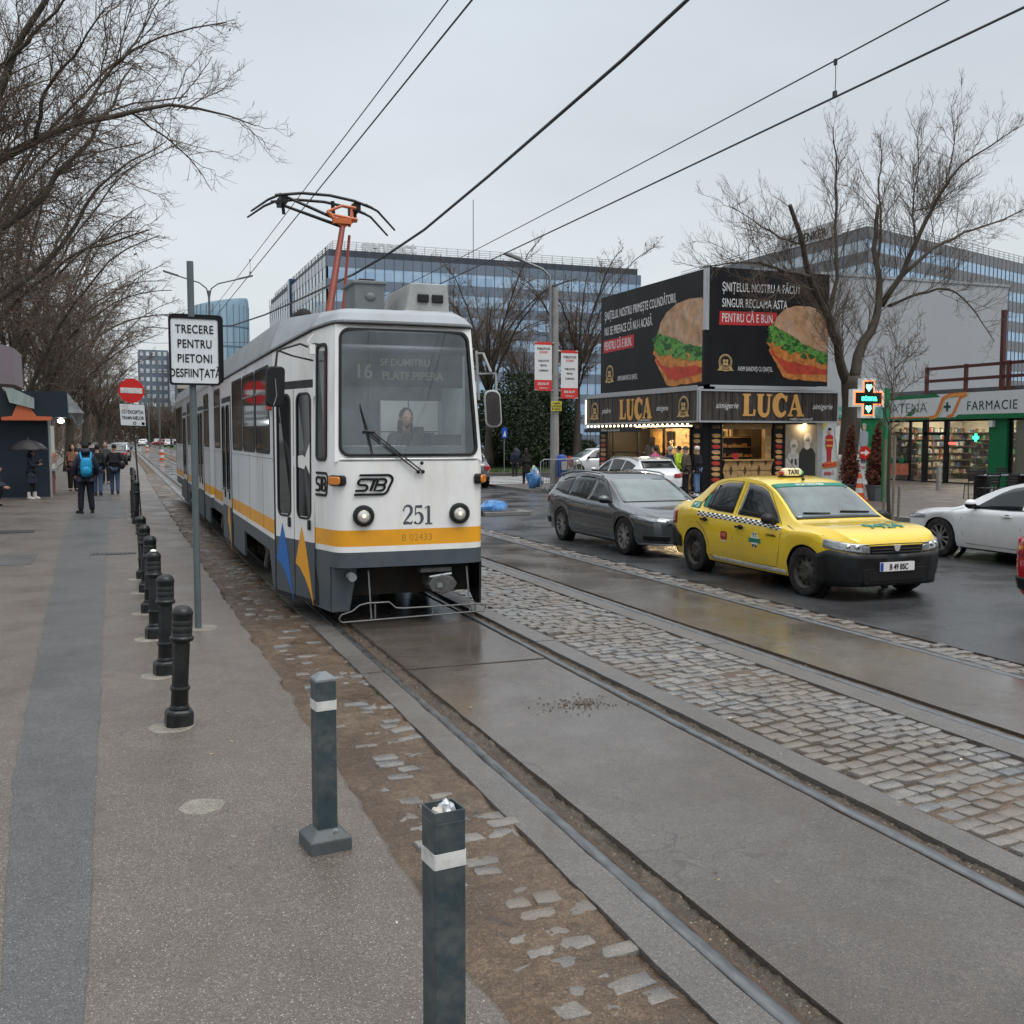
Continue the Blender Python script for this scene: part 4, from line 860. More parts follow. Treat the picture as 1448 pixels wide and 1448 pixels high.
m_tail = M('tail lamp', (.30, .012, .018), .12, var=.2, coat=1)
m_plate = M('number plate', (.68, .68, .66), .4, var=.05)
m_eu = M('plate blue', (.02, .07, .32), .4, var=.05)
m_cdark = M('arch black', (.006, .006, .006), .9, var=.2)
def paint(name, col, rough=.28, met=0, coat=1., dirt=(.12, .11, .10), amt=.18):
 return M(name, col, rough, met, var=.03, scale=2, coat=coat, dirt=dirt, dirtamt=amt)
class Car:
 def __init__(s, name, label, L, W, axf, wb, rt, top, belt, plan, roofw, paintm, sill=.21, group=None, low=False):
  s.L, s.W, s.axf, s.wb, s.rt = L, W, axf, wb, rt; s.top, s.bl, s.pl, s.rw = zip(*top), zip(*belt), zip(*plan), zip(*roofw)
  s.top, s.bl, s.pl, s.rw = [tuple(map(tuple, q)) for q in (s.top, s.bl, s.pl, s.rw)]
  s.sill, s.paint = sill, paintm; s.t = thing(name, label, 'car', group=group)
  s.ra = rt + .045; st = set()
  for i in range(57): st.add(round(L * i / 56, 4))
  for a in (axf, axf + wb):
   for k in range(15): st.add(round(a - s.ra * math.cos(math.pi * k / 14), 4))
   st.add(round(a - s.ra - .004, 4)); st.add(round(a + s.ra + .004, 4))
  for q in (.02, .05, .1, .16, L - .02, L - .06, L - .12): st.add(q)
  st = sorted(st); s.st = [st[0]] + [b_ for a_, b_ in zip(st, st[1:]) if b_ - a_ > .003]
  b = B(); secs = [s.sec(y) for y in s.st]; n = len(secs[0]); F = [[(x, y, z) for x, z in sc] + [(-x, y, z) for x, z in sc[-2::-1]] for y, sc in zip(s.st, secs)]
  b.grid(len(s.st) - 1, 2 * n - 2, lambda i, j: F[i][j]); b.poly(F[0]); b.poly(F[-1][::-1])
  s.body = b.obj('body', paintm, s.t, smooth=34)
  b = B(); b.box(-W / 2 + .16, W / 2 - .16, .25, L - .25, sill + .0, sill + .5); b.box(-W / 2 + .1, W / 2 - .1, axf + .4, axf + wb - .4, sill - .03, sill + .1); b.obj('underbody', m_cdark, s.t)
  for a in (axf, axf + wb):
   for sd_ in (-1, 1):
    b = B(); b.lathe([(s.ra + .01, -.12), (s.ra + .01, .0)], (sd_ * (W / 2 - .19), a, rt), 22, ax='x', caps=False); b.obj('wheel_arch', m_cdark, s.body)
 def topz(s, y): return spl(y, *s.top)
 def sec(s, y):
  w = s.W / 2 * spl(y, *s.pl); zt = s.topz(y); zb_ = min(spl(y, *s.bl), zt - .012); wr = s.W / 2 * spl(y, *s.rw); wr = min(wr, w * .93)
  zb0 = s.sill + (.06 * max(0, 1 - y / .25) + .1 * max(0, 1 - (s.L - y) / .3)); ar = 0
  for a in (s.axf, s.axf + s.wb):
   if abs(y - a) < s.ra: zb0 = max(zb0, s.rt + math.sqrt(s.ra**2 - (y - a)**2)); ar = 1
  zb0 = min(zb0, zb_ - .03); h = zt - zb_; hb = zb_ - zb0
  P = [(w * (.93 if not ar else .985), zb0), (w * (.975 if not ar else .995), zb0 + min(.1, hb * .2)), (w, zb0 + hb * .42), (w * 1.0, zb0 + hb * .62), (w * .992, zb0 + hb * .84), (w * .975, zb0 + hb * .95), (w * .945, zb_)]
  for f, g in ((.3, .28), (.62, .6), (.86, .84), (.97, .95)):
   P.append((lerp(w * .945, wr, f ** 1.05), zb_ + h * g))
  P += [(wr * .86, zb_ + h * .985), (wr * .5, zb_ + h * .998), (0, zt)]
  return P
 def hw(s, y, z):
  P = s.sec(y)
  for (x0, z0), (x1, z1) in zip(P[:-1], P[1:]):
   if z0 <= z <= z1: return x0 + (x1 - x0) * (z - z0) / max(1e-6, z1 - z0)
  return P[0][0] if z < P[0][1] else P[-3][0]
 def tz(s, y, x):
  P = s.sec(y)[::-1]; x = abs(x)
  for (x0, z0), (x1, z1) in zip(P[:-1], P[1:]):
   if x0 <= x <= x1: return z0 + (z1 - z0) * (x - x0) / max(1e-6, x1 - x0)
  return P[-1][1]
 def side(s, name, lo, hi, sd_, mat, off=.004, n=16, m=5, parent=None, frame=None):
  """a piece on the flank between two (y, z) curves"""
  def pt(c, t):
   k = t * (len(c) - 1); i = min(int(k), len(c) - 2); f = k - i; return lerp(c[i][0], c[i + 1][0], f), lerp(c[i][1], c[i + 1][1], f)
  b = B()
  def P(i, j):
   a, c = pt(lo, i / n), pt(hi, i / n); y, z = lerp(a[0], c[0], j / m), lerp(a[1], c[1], j / m); return (sd_ * (s.hw(y, z) + off), y, z)
  b.grid(n, m, P)
  if sd_ > 0: b.f = [f[::-1] for f in b.f]
  o = b.obj(name, mat, parent or s.t, smooth=60); md = o.modifiers.new('s', 'SOLIDIFY'); md.thickness = .004; md.offset = 0
  return o
 def topp(s, name, y0, y1, f0, f1, mat, off=.004, n=14, m=12, parent=None, curve=0.):
  """a piece on the upper surface: y0..y1, f = fraction of the half width at either end"""
  b = B()
  def P(i, j):
   t = i / n; u = -1 + 2 * j / m; y = lerp(y0, y1, t) - curve * u * u * (1 - t) * (1 if y1 > y0 else -1); w = lerp(f0, f1, t) * min(s.sec(y)[-4][0], s.sec(y)[-4][0]); x = u * w
   return (x, y, s.tz(y, x) + off)
  b.grid(n, m, P); o = b.obj(name, mat, parent or s.t, smooth=60); md = o.modifiers.new('s', 'SOLIDIFY'); md.thickness = .004; md.offset = 0; return o
 def seam(s, pts, sd_, r=.004, parent=None, name='panel_gap'):
  b = B(); b.tube([(sd_ * (s.hw(y, z) + .0005), y, z) for y, z in pts], r, 4); return b.obj(name, m_trim, parent or s.body)
 def wheel(s, style, vis=(-1, 1)):
  for a in (s.axf, s.axf + s.wb):
   for sd_ in (-1, 1):
    r = s.rt; x0 = sd_ * (s.W / 2 - .11); c = (x0, a, r); k = sd_; b = B()
    b.lathe([(r * .66, k * -.09), (r * .93, k * -.1), (r, k * -.075), (r * 1.0, k * .06), (r * .965, k * .088), (r * .85, k * .098), (r * .68, k * .09), (r * .655, k * .07)], c, 36, ax='x', caps=False)
    ty = b.obj('wheel', m_tyre, s.t, smooth=40); R_ = r * .67
    b = B()
    if style == 'steel':
     b.lathe([(R_, k * .08), (R_ * .93, k * .06), (R_ * .86, k * .03), (R_ * .62, k * .045), (R_ * .45, k * .075), (R_ * .25, k * .07), (.001, k * .068)], c, 28, ax='x', caps=False)
     for i in range(10):
      t = 2 * math.pi * i / 10; b.ball((x0 + k * .045, a + math.cos(t) * R_ * .74, r + math.sin(t) * R_ * .74), (.012, .022, .022), 8, 5, 1)
     for i in range(4):
      t = 2 * math.pi * (i + .3) / 4; b.ball((x0 + k * .075, a + math.cos(t) * R_ * .33, r + math.sin(t) * R_ * .33), (.01, .015, .015), 8, 5, 0)
     b.obj('rim', [m_steel, m_cdark], ty, smooth=40)
    else:
     b.lathe([(R_ * 1.0, k * .085), (R_ * .96, k * .085), (R_ * .93, k * .03), (R_ * .9, k * -.02)], c, 30, ax='x', caps=False)
     b.lathe([(R_ * .92, k * -.02), (.001, k * -.01)], c, 20, 1, ax='x', caps=False)
     b.lathe([(R_ * .24, k * .03), (R_ * .22, k * .07), (R_ * .1, k * .075), (.001, k * .075)], c, 16, ax='x', caps=False)
     ns = 10 if style == 'multi' else 5
     for i in range(ns):
      t = 2 * math.pi * (i + .2) / ns + (0.06 if i % 2 else -.06) * (ns == 10); ct, st_ = math.cos(t), math.sin(t); q = .016 if ns == 10 else .03
      vs = []
      for rr, w_, d in ((R_ * .15, q * 1.1, .068), (R_ * .6, q * .8, .075), (R_ * .97, q * 1.25, .078)):
       for w2, dd in ((-w_, 0), (w_, 0), (w_ * .6, 0), (-w_ * .6, 0)): pass
       for w2, d2 in ((-w_, d - .03), (-w_ * .7, d), (w_ * .7, d), (w_, d - .03)): vs.append((x0 + k * d2, a + ct * rr - st_ * w2, r + st_ * rr + ct * w2))
      b.add(vs, [(q_ * 4 + e_, q_ * 4 + e_ + 1, q_ * 4 + 5 + e_, q_ * 4 + 4 + e_) for q_ in range(2) for e_ in range(3)])
     b.obj('rim', [m_alloy, m_cdark], ty, smooth=40)
 def mirror(s, y, z, sd_, mat, cap=None):
  x = s.hw(y, z); b = B(); b.ball((sd_ * (x + .13), y, z + .05), (.105, .075, .075), 14, 8); b.box(*sorted((sd_ * (x - .02), sd_ * (x + .08))), y - .02, y + .04, z - .03, z + .03)
  o = b.obj('mirror', mat, s.t, smooth=60, bevel=.0)
  if cap: b = B(); b.ball((sd_ * (x + .13), y, z + .062), (.107, .077, .066), 14, 8); b.obj('cap', cap, o, smooth=60)
 def handle(s, y, z, sd_, mat):
  x = s.hw(y, z); b = B(); b.box(*sorted((sd_ * (x + .012), sd_ * (x + .032))), y - .095, y + .095, z - .014, z + .016); b.ball((sd_ * x, y, z), (.006, .07, .04), 12, 6, 1); b.obj('handle', [mat, m_trim], s.t, bevel=.008)
 def end(s, front): return 0.0 if front else s.L
 def face(s, front, outline, mat, name, off=.006, th=.012, parent=None):
  """a flat piece on the nose or tail cap, outline in (x, z)"""
  b = B(); y = -off if front else s.L + off; q = outline if front else [(-x, z) for x, z in outline]
  b.prism(q, lambda u, v, d: ((u, y - d, v) if front else (-u, y + d, v)), -th, 0); return b.obj(name, mat, parent or s.t, bevel=.004)
 def wrap(s, front, y1, zlo, zhi, mat, name, off=.008, parent=None, n=10, m=6, xin=0.):
  """a band round the corner: from |x| = xin on the cap, along the flank to y1; zlo and zhi are functions of the run t in 0..1"""
  out = []
  for sd_ in (-1, 1):
   b = B(); w0 = s.sec(0.0 if front else s.L)[3][0]; run = []
   y0 = 0 if front else s.L
   if xin < w0 * .98:
    for k in range(4): run.append(('c', lerp(xin, w0 * .985, k / 3)))
   for k in range(n + 1):
    f = (k / n) ** 1.5; run.append(('s', f * y1 if front else s.L - f * y1))
   Lr = len(run) - 1
   def P(i, j):
    t = i / Lr; z = lerp(zlo(t), zhi(t), j / m); kd, q = run[i]
    if kd == 'c': return (sd_ * q, y0 + (-off if front else off), z)
    return (sd_ * (s.hw(q, max(z, s.sec(q)[0][1])) + off), q - (off if front else -off) * max(0, 1 - abs(q - y0) / .1), z)
   b.grid(Lr, m, P); o = b.obj(name, mat, parent or s.t, smooth=50); md = o.modifiers.new('s', 'SOLIDIFY'); md.thickness = .006; md.offset = 0; out.append(o)
  return out
 def plate(s, front, z, text, x=0):
  y = -.034 if front else s.L + .022; sg = 1 if front else -1
  fn = lambda u, v, d: (x + sg * u, y - sg * d, z + v)
  b = B(); b.prism(rrect(-.26, .26, -.056, .056, .01), fn, -.012, 0); p_ = b.obj('number_plate', m_plate, s.t)
  b = B(); b.prism(rrect(-.258, -.215, -.052, .052, .006), fn, 0, .002); b.obj('blue_band', m_eu, p_)
  if text: txt(text, .072, lambda u, v, d: fn(u + .02, v - .036, d + .001), m_sblk, p_, sx=.74, bold=.01, world=False)
def squash(root, amt, hood=.05):
 for o in root.children_recursive:
  if o.type == 'MESH' and o.name.split('.')[0] not in ('wheel', 'rim', 'wheel_arch', 'underbody'):
   for v in o.data.vertices:
    x, y, z = v.co
    if z > .58: v.co.z -= amt * min(1, (z - .58) / .4) + hood * math.exp(-((y - 1.12) / .38) ** 2) * min(1, max(0, (z - .78) / .2))
PLAN = [(0, .60), (.03, .70), (.1, .82), (.22, .91), (.45, .965), (.9, .99), (2.2, 1.0), (3.4, .985)]
def plan(L): return PLAN + [(L - .45, .955), (L - .2, .9), (L - .08, .84), (L, .72)]
# ---- yellow taxi
yel = paint('taxi yellow', (.72, .50, .018), .3, dirt=(.35, .25, .06), amt=.3)
c = Car('taxi', 'yellow taxi sedan with black bumper, checkered belt stripe and TAXI lamp on the roof', 4.35, 1.733, .82, 2.634, .315,
  [(0, .70), (.05, .80), (.2, .90), (.6, .985), (1.0, 1.035), (1.2, 1.08), (1.5, 1.24), (1.85, 1.42), (2.1, 1.495), (2.5, 1.525), (3.0, 1.495), (3.3, 1.41), (3.72, 1.14), (3.85, 1.105), (4.2, 1.08), (4.31, .98), (4.35, .8)],
  [(0, .66), (.1, .76), (.3, .83), (1.1, .945), (2, .965), (3.2, 1.0), (3.8, 1.035), (4.25, .99), (4.35, .76)],
  plan(4.35), [(0, .55), (.2, .78), (1.1, .84), (1.5, .77), (2.0, .70), (3.0, .69), (3.4, .71), (3.8, .80), (4.35, .66)], yel)
t = c.t; t['category'] = 'taxi'
for sd_ in (-1, 1):
 z_ = lambda y: .985 + .012 * (y - 1.5)
 c.side('window', [(1.40, .99), (1.9, .99), (2.36, 1.0)], [(1.42, 1.02), (1.86, 1.345), (2.02, 1.40), (2.33, 1.435)], sd_, m_cglass)
 w2 = c.side('window', [(2.48, 1.005), (2.9, 1.015), (3.30, 1.06)], [(2.46, 1.435), (2.85, 1.425), (3.06, 1.38), (3.32, 1.16)], sd_, m_cglass)
 c.seam([(3.1, 1.02), (3.05, 1.38)], sd_, .012, w2, 'divider')
 c.seam([(1.36, .99), (1.3, .8), (1.33, .5), (1.4, .3), (2.38, .28), (2.41, .6), (2.41, 1.0), (2.38, 1.44), (2.0, 1.42), (1.80, 1.34), (1.36, .99)], sd_, .0045)
 c.seam([(2.43, .28), (3.02, .29), (3.06, .5), (3.2, .68), (3.38, .8), (3.40, 1.08), (3.1, 1.4), (2.85, 1.45), (2.45, 1.45)], sd_, .0045)
 b = B(); n = 34
 for k in range(n):
  for r_ in range(3):
   a, e_ = 1.30 + (3.36 - 1.30) * k / n, 1.30 + (3.36 - 1.30) * (k + 1) / n; zz = .862 + .022 * (a - 1.3)
   P = [(a, zz + .027 * r_), (e_, zz + .027 * r_), (e_, zz + .027 * (r_ + 1)), (a, zz + .027 * (r_ + 1))]
   q = [(sd_ * (c.hw(y, z) + .0035), y, z) for y, z in P]; b.add(q if sd_ < 0 else q[::-1], [(3, 2, 1, 0)], (k + r_) % 2)
 b.obj('checker_stripe', [m_plate, m_sblk], t)
 c.side('sill_stripe', [(1.2, .235), (2.0, .235), (2.98, .24)], [(1.2, .285), (2.0, .285), (2.98, .29)], sd_, m_tape, .006)
 c.mirror(1.47, .985, sd_, m_trim); c.handle(2.22, .80, sd_, m_trim); c.handle(3.15, .85, sd_, m_trim)
 fnS = lambda y0, z0: (lambda u, v, d: (sd_ * (c.hw(y0 - sd_ * -u * 1.0, z0 + v) + d), y0 - (-sd_) * u * -1 if False else y0 + (u if sd_ > 0 else -u), z0 + v))
 if sd_ < 0:
  def FS(y0, z0): return lambda u, v, d: (-(c.hw(y0 - u, z0 + v) + .003 + d), y0 - u, z0 + v)
  f = FS(1.86, .63); b = B(); b.prism(circ(0, .0, .085, 24, .125), f, 0, .002, 0); b.prism([(-.15, -.05), (.15, -.05), (.12, 0), (.16, .02), (-.16, .02), (-.12, 0)], f, .002, .0035, 1)
  bd = b.obj('door_emblem', [m_plate, M('taxi green', (.01, .17, .12), .4)], t); txt('TT', .07, lambda u, v, d: f(u, v + .04, d + .003), MATS['taxi green'], bd, world=False, sx=.9); txt('94 24', .04, lambda u, v, d: f(u, v - .11, d + .003), m_sblk, bd, world=False, sx=.8, bold=.02)
  f = FS(2.62, .62); b = B(); b.prism(rrect(-.085, .085, -.07, .07, .04), f, 0, .002); b.prism(rrect(-.06, .06, -.095, -.08, .003), f, 0, .002, 1); b.prism(rrect(-.06, .06, -.02, .04, .02), f, .002, .003, 2); b.obj('red_sticker', [M('sticker red', (.28, .03, .025), .4), m_plate, M('sticker pink', (.5, .12, .1), .4)], t)
  txt('2,19 lei/Km', .042, lambda u, v, d: FS(1.5, .72)(u, v, d), m_sblk, t, world=False, sx=.8)
  f = FS(3.5, 1.07); b = B(); b.prism(rrect(-.13, .13, -.045, .045, .01), f, 0, .002); cp = b.obj('call_number', MATS['taxi green'], t); txt('94 24', .06, lambda u, v, d: f(u, v - .03, d + .002), m_plate, cp, world=False, sx=.8, bold=.02)
  f = FS(3.23, 1.14); b = B(); b.prism([(-.045, -.09), (.045, -.09), (.06, .09), (-.03, .09)], f, .003, .006); cp = b.obj('window_sticker', MATS['taxi green'], t)
ws = c.topp('windscreen', 1.23, 1.88, .93, .95, m_cwind, curve=.0)
c.topp('sun_strip', 1.80, 1.90, .955, .955, MATS['taxi green'], .010, 4, parent=ws)
txt('94.24 TAXI 9424', .05, lambda u, v, d: (u, 1.825 + v * .9, c.tz(1.825 + v * .9, u) + .013 + d), m_plate, ws, world=False, sx=.95, bold=.02)
c.topp('windscreen_seal', 1.19, 1.235, .93, .93, m_trim, .006, 3, parent=ws)
c.topp('rear_window', 3.34, 3.68, .93, .92, m_cglass)
b = B(); b.tube([(-.5, 1.3, c.tz(1.3, .5) + .02), (-.1, 1.27, c.tz(1.27, .1) + .025)], .01, 5); b.tube([(.1, 1.31, c.tz(1.31, .1) + .02), (.55, 1.29, c.tz(1.29, .5) + .02)], .01, 5); b.obj('wiper', m_trim, ws)
c.wrap(True, .60, lambda t_: .19, lambda t_: lerp(.60, .665, min(1, t_ * 1.6)) if t_ < .75 else lerp(.665, .57, (t_ - .75) * 4), m_bump, 'bumper', .018, xin=0, n=14)
c.face(True, rrect(-.50, .50, .215, .42, .06), m_bump, 'bumper_lip', .034, .03)
c.face(True, rrect(-.43, .43, .25, .385, .03), m_cdark, 'lower_grille', .040, .01)
c.wrap(False, .5, lambda t_: .33, lambda t_: .66 if t_ < .7 else lerp(.66, .5, (t_ - .7) * 3.3), m_bump, 'rear_bumper', .012)
c.wrap(True, .44, lambda t_: lerp(.615, .70, t_), lambda t_: lerp(.725, .815, min(1, t_ * 1.2)), m_hlens, 'headlight', .012, xin=.40)
g = c.face(True, [(-.38, .585), (.38, .585), (.42, .735), (-.42, .735)], m_trim, 'grille', .012, .02)
b = B()
for z in (.64, .685): b.box(-.37, .37, -.03, -.02, z - .008, z + .008)
b.obj('bars', M('grille bar', (.05, .05, .052), .35), g)
b = B(); b.prism([(-.05, .725), (-.062, .745), (.062, .745), (.05, .725), (.03, .655), (.0, .645), (-.03, .655)][::-1], lambda u, v, d: (u, -.04 - d, v), -.01, .004); b.obj('badge', M('badge silver', (.5, .5, .5), .35, .3), g, bevel=.004)
b = B(); b.tube([(-.5, -.012, .752), (-.2, -.018, .76), (.2, -.018, .76), (.5, -.012, .752)], .008, 6); b.obj('grille_trim', m_trim, g)
c.wrap(False, .32, lambda t_: .70, lambda t_: .95, m_tail, 'tail_light', .012, xin=.5)
for sd_ in (-1, 1):
 for x_, y_, r_ in ((.56, .02, .042), (.66, .075, .038), (.735, .17, .03)): b = B(); b.ball((sd_ * x_, y_, .72 + .1 * y_), (r_, r_ * .6, r_), 12, 8); b.obj('lamp_bowl', m_chrome, t, smooth=180)
 b = B(); b.tube([(sd_ * .40, -.02, .628), (sd_ * .55, -.012, .64), (sd_ * .69, .06, .665), (sd_ * .77, .18, .69), (sd_ * .815, .42, .735)], .008, 5); b.obj('lamp_rim', m_trim, t)
c.plate(True, .455, 'B 49 BSC'); c.plate(False, .8, 'B 49 BSC')
txt('9424', .16, lambda u, v, d: (.12 + u, .40 + v * 1.5, c.tz(.40 + v * 1.5, .12 + u) + .012 + d), MATS['taxi green'], t, world=False, name='call_number', sx=1.25, bold=.03, depth=.002)
c.seam([(.16, .80), (.5, .86), (1.1, .955), (1.25, 1.0)], -1, .004); c.seam([(.16, .80), (.5, .86), (1.1, .955), (1.25, 1.0)], 1, .004)
sg_ = B(); sg_.prism(rrect(-.15, .15, 0, .11, .05), lambda u, v, d: (u, 2.27 + d, 1.53 + v), -.055, .055); sgn = sg_.obj('roof_sign', M('taxi lamp white', (.62, .56, .38), .35, emit=.12, ecol=(1, .85, .5)), t, bevel=.02)
b = B(); b.ball((-.155, 2.27, 1.575), (.05, .04, .04), 10, 6); b.obj('red_end', m_tail, sgn, smooth=60)
b = B(); b.ball((.155, 2.27, 1.575), (.05, .04, .04), 10, 6); b.obj('green_end', M('lamp green', (.02, .4, .15), .2), sgn, smooth=60)
txt('TAXI', .065, lambda u, v, d: (u, 2.213 - d, 1.555 + v), m_sblk, sgn, world=False, sx=.9, bold=.02)
b = B(); b.box(-.2, .2, 2.23, 2.31, 1.505, 1.535); b.obj('sign_foot', m_trim, t, bevel=.01)
b = B(); b.tube([(0, 2.0, 1.49), (0, 2.45, 1.85)], .004, 5); b.ball((0, 1.99, 1.495), (.02, .03, .02), 8, 5); b.obj('antenna', m_trim, t)
c.wheel('steel'); t.location = (8.86, 9.84, -.012); taxi = t
for o in t.children_recursive:                         # a short, slightly dropped nose
 if o.type == 'MESH' and o.name.split('.')[0] not in ('wheel', 'rim', 'wheel_arch', 'underbody'):
  rig = o.name.startswith(('number_plate', 'blue_band')) or (o.parent and o.parent.name.startswith('number_plate'))
  for v in o.data.vertices:
   if rig and v.co.y < .5: v.co.y += .132; v.co.z -= .03; continue
   if v.co.y < 1.0 and v.co.z > .3: v.co.z -= .03 * (1 - max(0, v.co.y)) * min(1, (v.co.z - .3) * 4)
   if v.co.y < .5: v.co.y = .5 - (.5 - v.co.y) * .72
squash(taxi, .075, .07)
# ---- dark grey estate
gre = paint('dark grey paint', (.062, .073, .079), .24, .3, dirt=(.12, .12, .115), amt=.3)
EST_TOP = [(0, .62), (.05, .70), (.3, .80), (.7, .885), (1.1, .95), (1.25, .985), (1.6, 1.17), (2.0, 1.35), (2.3, 1.425), (3.0, 1.45), (3.8, 1.40), (4.1, 1.34), (4.3, 1.14), (4.42, 1.0), (4.5, .92), (4.54, .66)]
EST_BELT = [(0, .57), (.1, .66), (.5, .77), (1.2, .88), (2.5, .93), (3.8, 1.0), (4.25, 1.02), (4.45, .9), (4.54, .6)]
EST_RW = [(0, .5), (.2, .76), (1.15, .82), (1.6, .75), (2.1, .675), (3.6, .665), (4.1, .66), (4.4, .7), (4.54, .6)]
def estate(name, label, pm, windm=m_cwind, group=None):
 c = Car(name, label, 4.54, 1.80, .87, 2.636, .32, EST_TOP, EST_BELT, plan(4.54), EST_RW, pm, group=group); t = c.t
 for sd_ in (-1, 1):
  c.side('window', [(1.46, .945), (1.9, .95), (2.33, .965)], [(1.5, .99), (1.86, 1.21), (2.05, 1.305), (2.3, 1.355)], sd_, m_cglass)
  c.side('window', [(2.42, .97), (2.8, .985), (3.22, 1.0)], [(2.40, 1.365), (2.8, 1.375), (3.26, 1.355)], sd_, m_cglass)
  c.side('window', [(3.30, 1.005), (3.6, 1.025), (4.0, 1.09)], [(3.33, 1.345), (3.6, 1.325), (4.06, 1.20)], sd_, m_cglass)
  c.seam([(1.42, .94), (1.32, .75), (1.34, .45), (1.42, .29), (2.36, .27), (2.38, .6), (2.37, .97), (2.35, 1.38), (2.02, 1.33), (1.42, .94)], sd_)
  c.seam([(2.40, .27), (2.98, .28), (3.05, .5), (3.2, .70), (3.3, .78), (3.27, 1.0), (3.3, 1.38), (2.38, 1.39)], sd_)
  c.seam([(.12, .69), (.5, .775), (1.1, .875), (1.3, .96)], sd_)
  c.side('window_trim', [(1.46, .93), (2.4, .955), (4.0, 1.07)], [(1.46, .942), (2.4, .967), (4.0, 1.085)], sd_, m_trim, .006)
  c.side('sill_trim', [(1.25, .225), (2.0, .225), (3.1, .23)], [(1.25, .25), (2.0, .25), (3.1, .255)], sd_, m_galv, .004)
  c.mirror(1.5, .955, sd_, m_trim, pm); c.handle(2.2, .82, sd_, m_galv); c.handle(3.05, .86, sd_, m_galv)
  b = B(); b.tube([(sd_ * (c.hw(y, z - .03) + .0), y, z + .012) for y, z in ((2.15, 1.385), (2.3, 1.43), (2.9, 1.455), (3.5, 1.44), (4.0, 1.37), (4.08, 1.33))], .017, 6); b.obj('roof_rail', m_galv, t, smooth=60)
 w_ = c.topp('windscreen', 1.24, 1.96, .94, .95, windm); c.topp('windscreen_seal', 1.2, 1.245, .93, .93, m_trim, .006, 3, parent=w_)
 c.topp('rear_window', 4.10, 4.33, .93, .93, m_cglass, .006)
 b = B(); b.box(-.5, .5, 4.03, 4.2, 1.335, 1.36); b.obj('spoiler', pm, t, bevel=.012)
 c.wrap(True, .62, lambda t_: lerp(.57, .675, t_), lambda t_: lerp(.63, .73, min(1, t_ * 1.2)), m_hlens, 'headlight', .008, xin=.42)
 g = c.face(True, [(-.36, .53), (.36, .53), (.41, .64), (-.41, .64)], m_trim, 'grille', .01, .02)
 c.face(True, [(-.42, .23), (.42, .23), (.34, .37), (-.34, .37)], m_cdark, 'lower_grille', .012, .02)
 c.wrap(True, .26, lambda t_: .30, lambda t_: .38, m_trim, 'fog_lamp_recess', .006, xin=.46)
 c.wrap(True, .4, lambda t_: .22, lambda t_: .25, m_galv, 'bumper_lip', .008, xin=.0)
 c.wrap(False, .36, lambda t_: .76, lambda t_: .93, m_tail, 'tail_light', .01, xin=.42)
 c.wrap(False, .45, lambda t_: .31, lambda t_: .42, m_bump, 'rear_bumper', .01)
 c.plate(True, .45, ''); c.plate(False, .62, ''); c.wheel('multi'); return c
c = estate('estate_car', 'dark grey estate car with silver roof rails right behind the yellow taxi', gre); c.t.location = (8.86, 14.68, -.012); grey_car = c.t; squash(grey_car, .105, .0)
whi = paint('white paint', (.62, .63, .64), .26, dirt=(.35, .34, .32), amt=.2)
o = dup(grey_car, (15.9, 32.85, -.012), math.pi, 'white estate car seen from behind, parked before the bakery kiosk', mats={'dark grey paint': whi})
# ---- white sedan at the right edge
c = Car('sedan_car', 'white sedan with ten spoke wheels, cut off by the right edge of the photo', 4.63, 1.78, .93, 2.70, .325,
  [(0, .60), (.05, .69), (.3, .80), (.7, .90), (1.15, .985), (1.3, 1.02), (1.7, 1.2), (2.1, 1.35), (2.5, 1.425), (3.0, 1.435), (3.5, 1.38), (4.0, 1.16), (4.15, 1.09), (4.5, 1.06), (4.6, .9), (4.63, .7)],
  [(0, .56), (.1, .65), (.5, .78), (1.25, .91), (2.5, .95), (3.8, 1.0), (4.5, .97), (4.63, .66)], plan(4.63),
  [(0, .5), (.2, .76), (1.2, .82), (1.7, .74), (2.2, .67), (3.2, .66), (4.1, .78), (4.63, .64)], whi)
t = c.t
for sd_ in (-1, 1):
 c.side('window', [(1.62, .975), (2.0, .975), (2.58, .985)], [(1.66, 1.0), (2.05, 1.23), (2.25, 1.31), (2.55, 1.36)], sd_, m_cglass)
 c.side('window', [(2.66, .985), (3.2, 1.0), (3.7, 1.06)], [(2.64, 1.36), (3.1, 1.345), (3.72, 1.12)], sd_, m_cglass)
 c.side('window_trim', [(1.5, .955), (2.4, .965), (3.7, 1.04)], [(1.5, .972), (2.4, .98), (3.7, 1.055)], sd_, m_trim, .006)
 c.seam([(1.5, .955), (1.42, .75), (1.45, .45), (1.52, .28), (2.56, .27), (2.62, .6), (2.61, .98), (2.6, 1.38)], sd_); c.seam([(2.64, .27), (3.2, .3), (3.4, .72), (3.5, 1.02)], sd_)
 c.mirror(1.66, .99, sd_, m_trim, whi); c.handle(2.35, .84, sd_, m_plate); c.handle(3.3, .87, sd_, m_plate); c.seam([(.12, .68), (.5, .785), (1.2, .9), (1.4, .98)], sd_)
w_ = c.topp('windscreen', 1.31, 2.08, .94, .95, m_cwind); c.topp('rear_window', 3.55, 4.0, .93, .9, m_cglass)
c.wrap(True, .62, lambda t_: lerp(.56, .66, t_), lambda t_: lerp(.62, .745, min(1, t_ * 1.2)), m_hlens, 'headlight', .008, xin=.42)
c.wrap(False, .4, lambda t_: .74, lambda t_: .92, m_tail, 'tail_light', .01, xin=.3); c.face(True, rrect(-.5, .5, .24, .46, .06), m_cdark, 'grille', .01, .02); c.wrap(True, .3, lambda t_: .22, lambda t_: .28, m_trim, 'bumper_lip', .008, xin=.0)
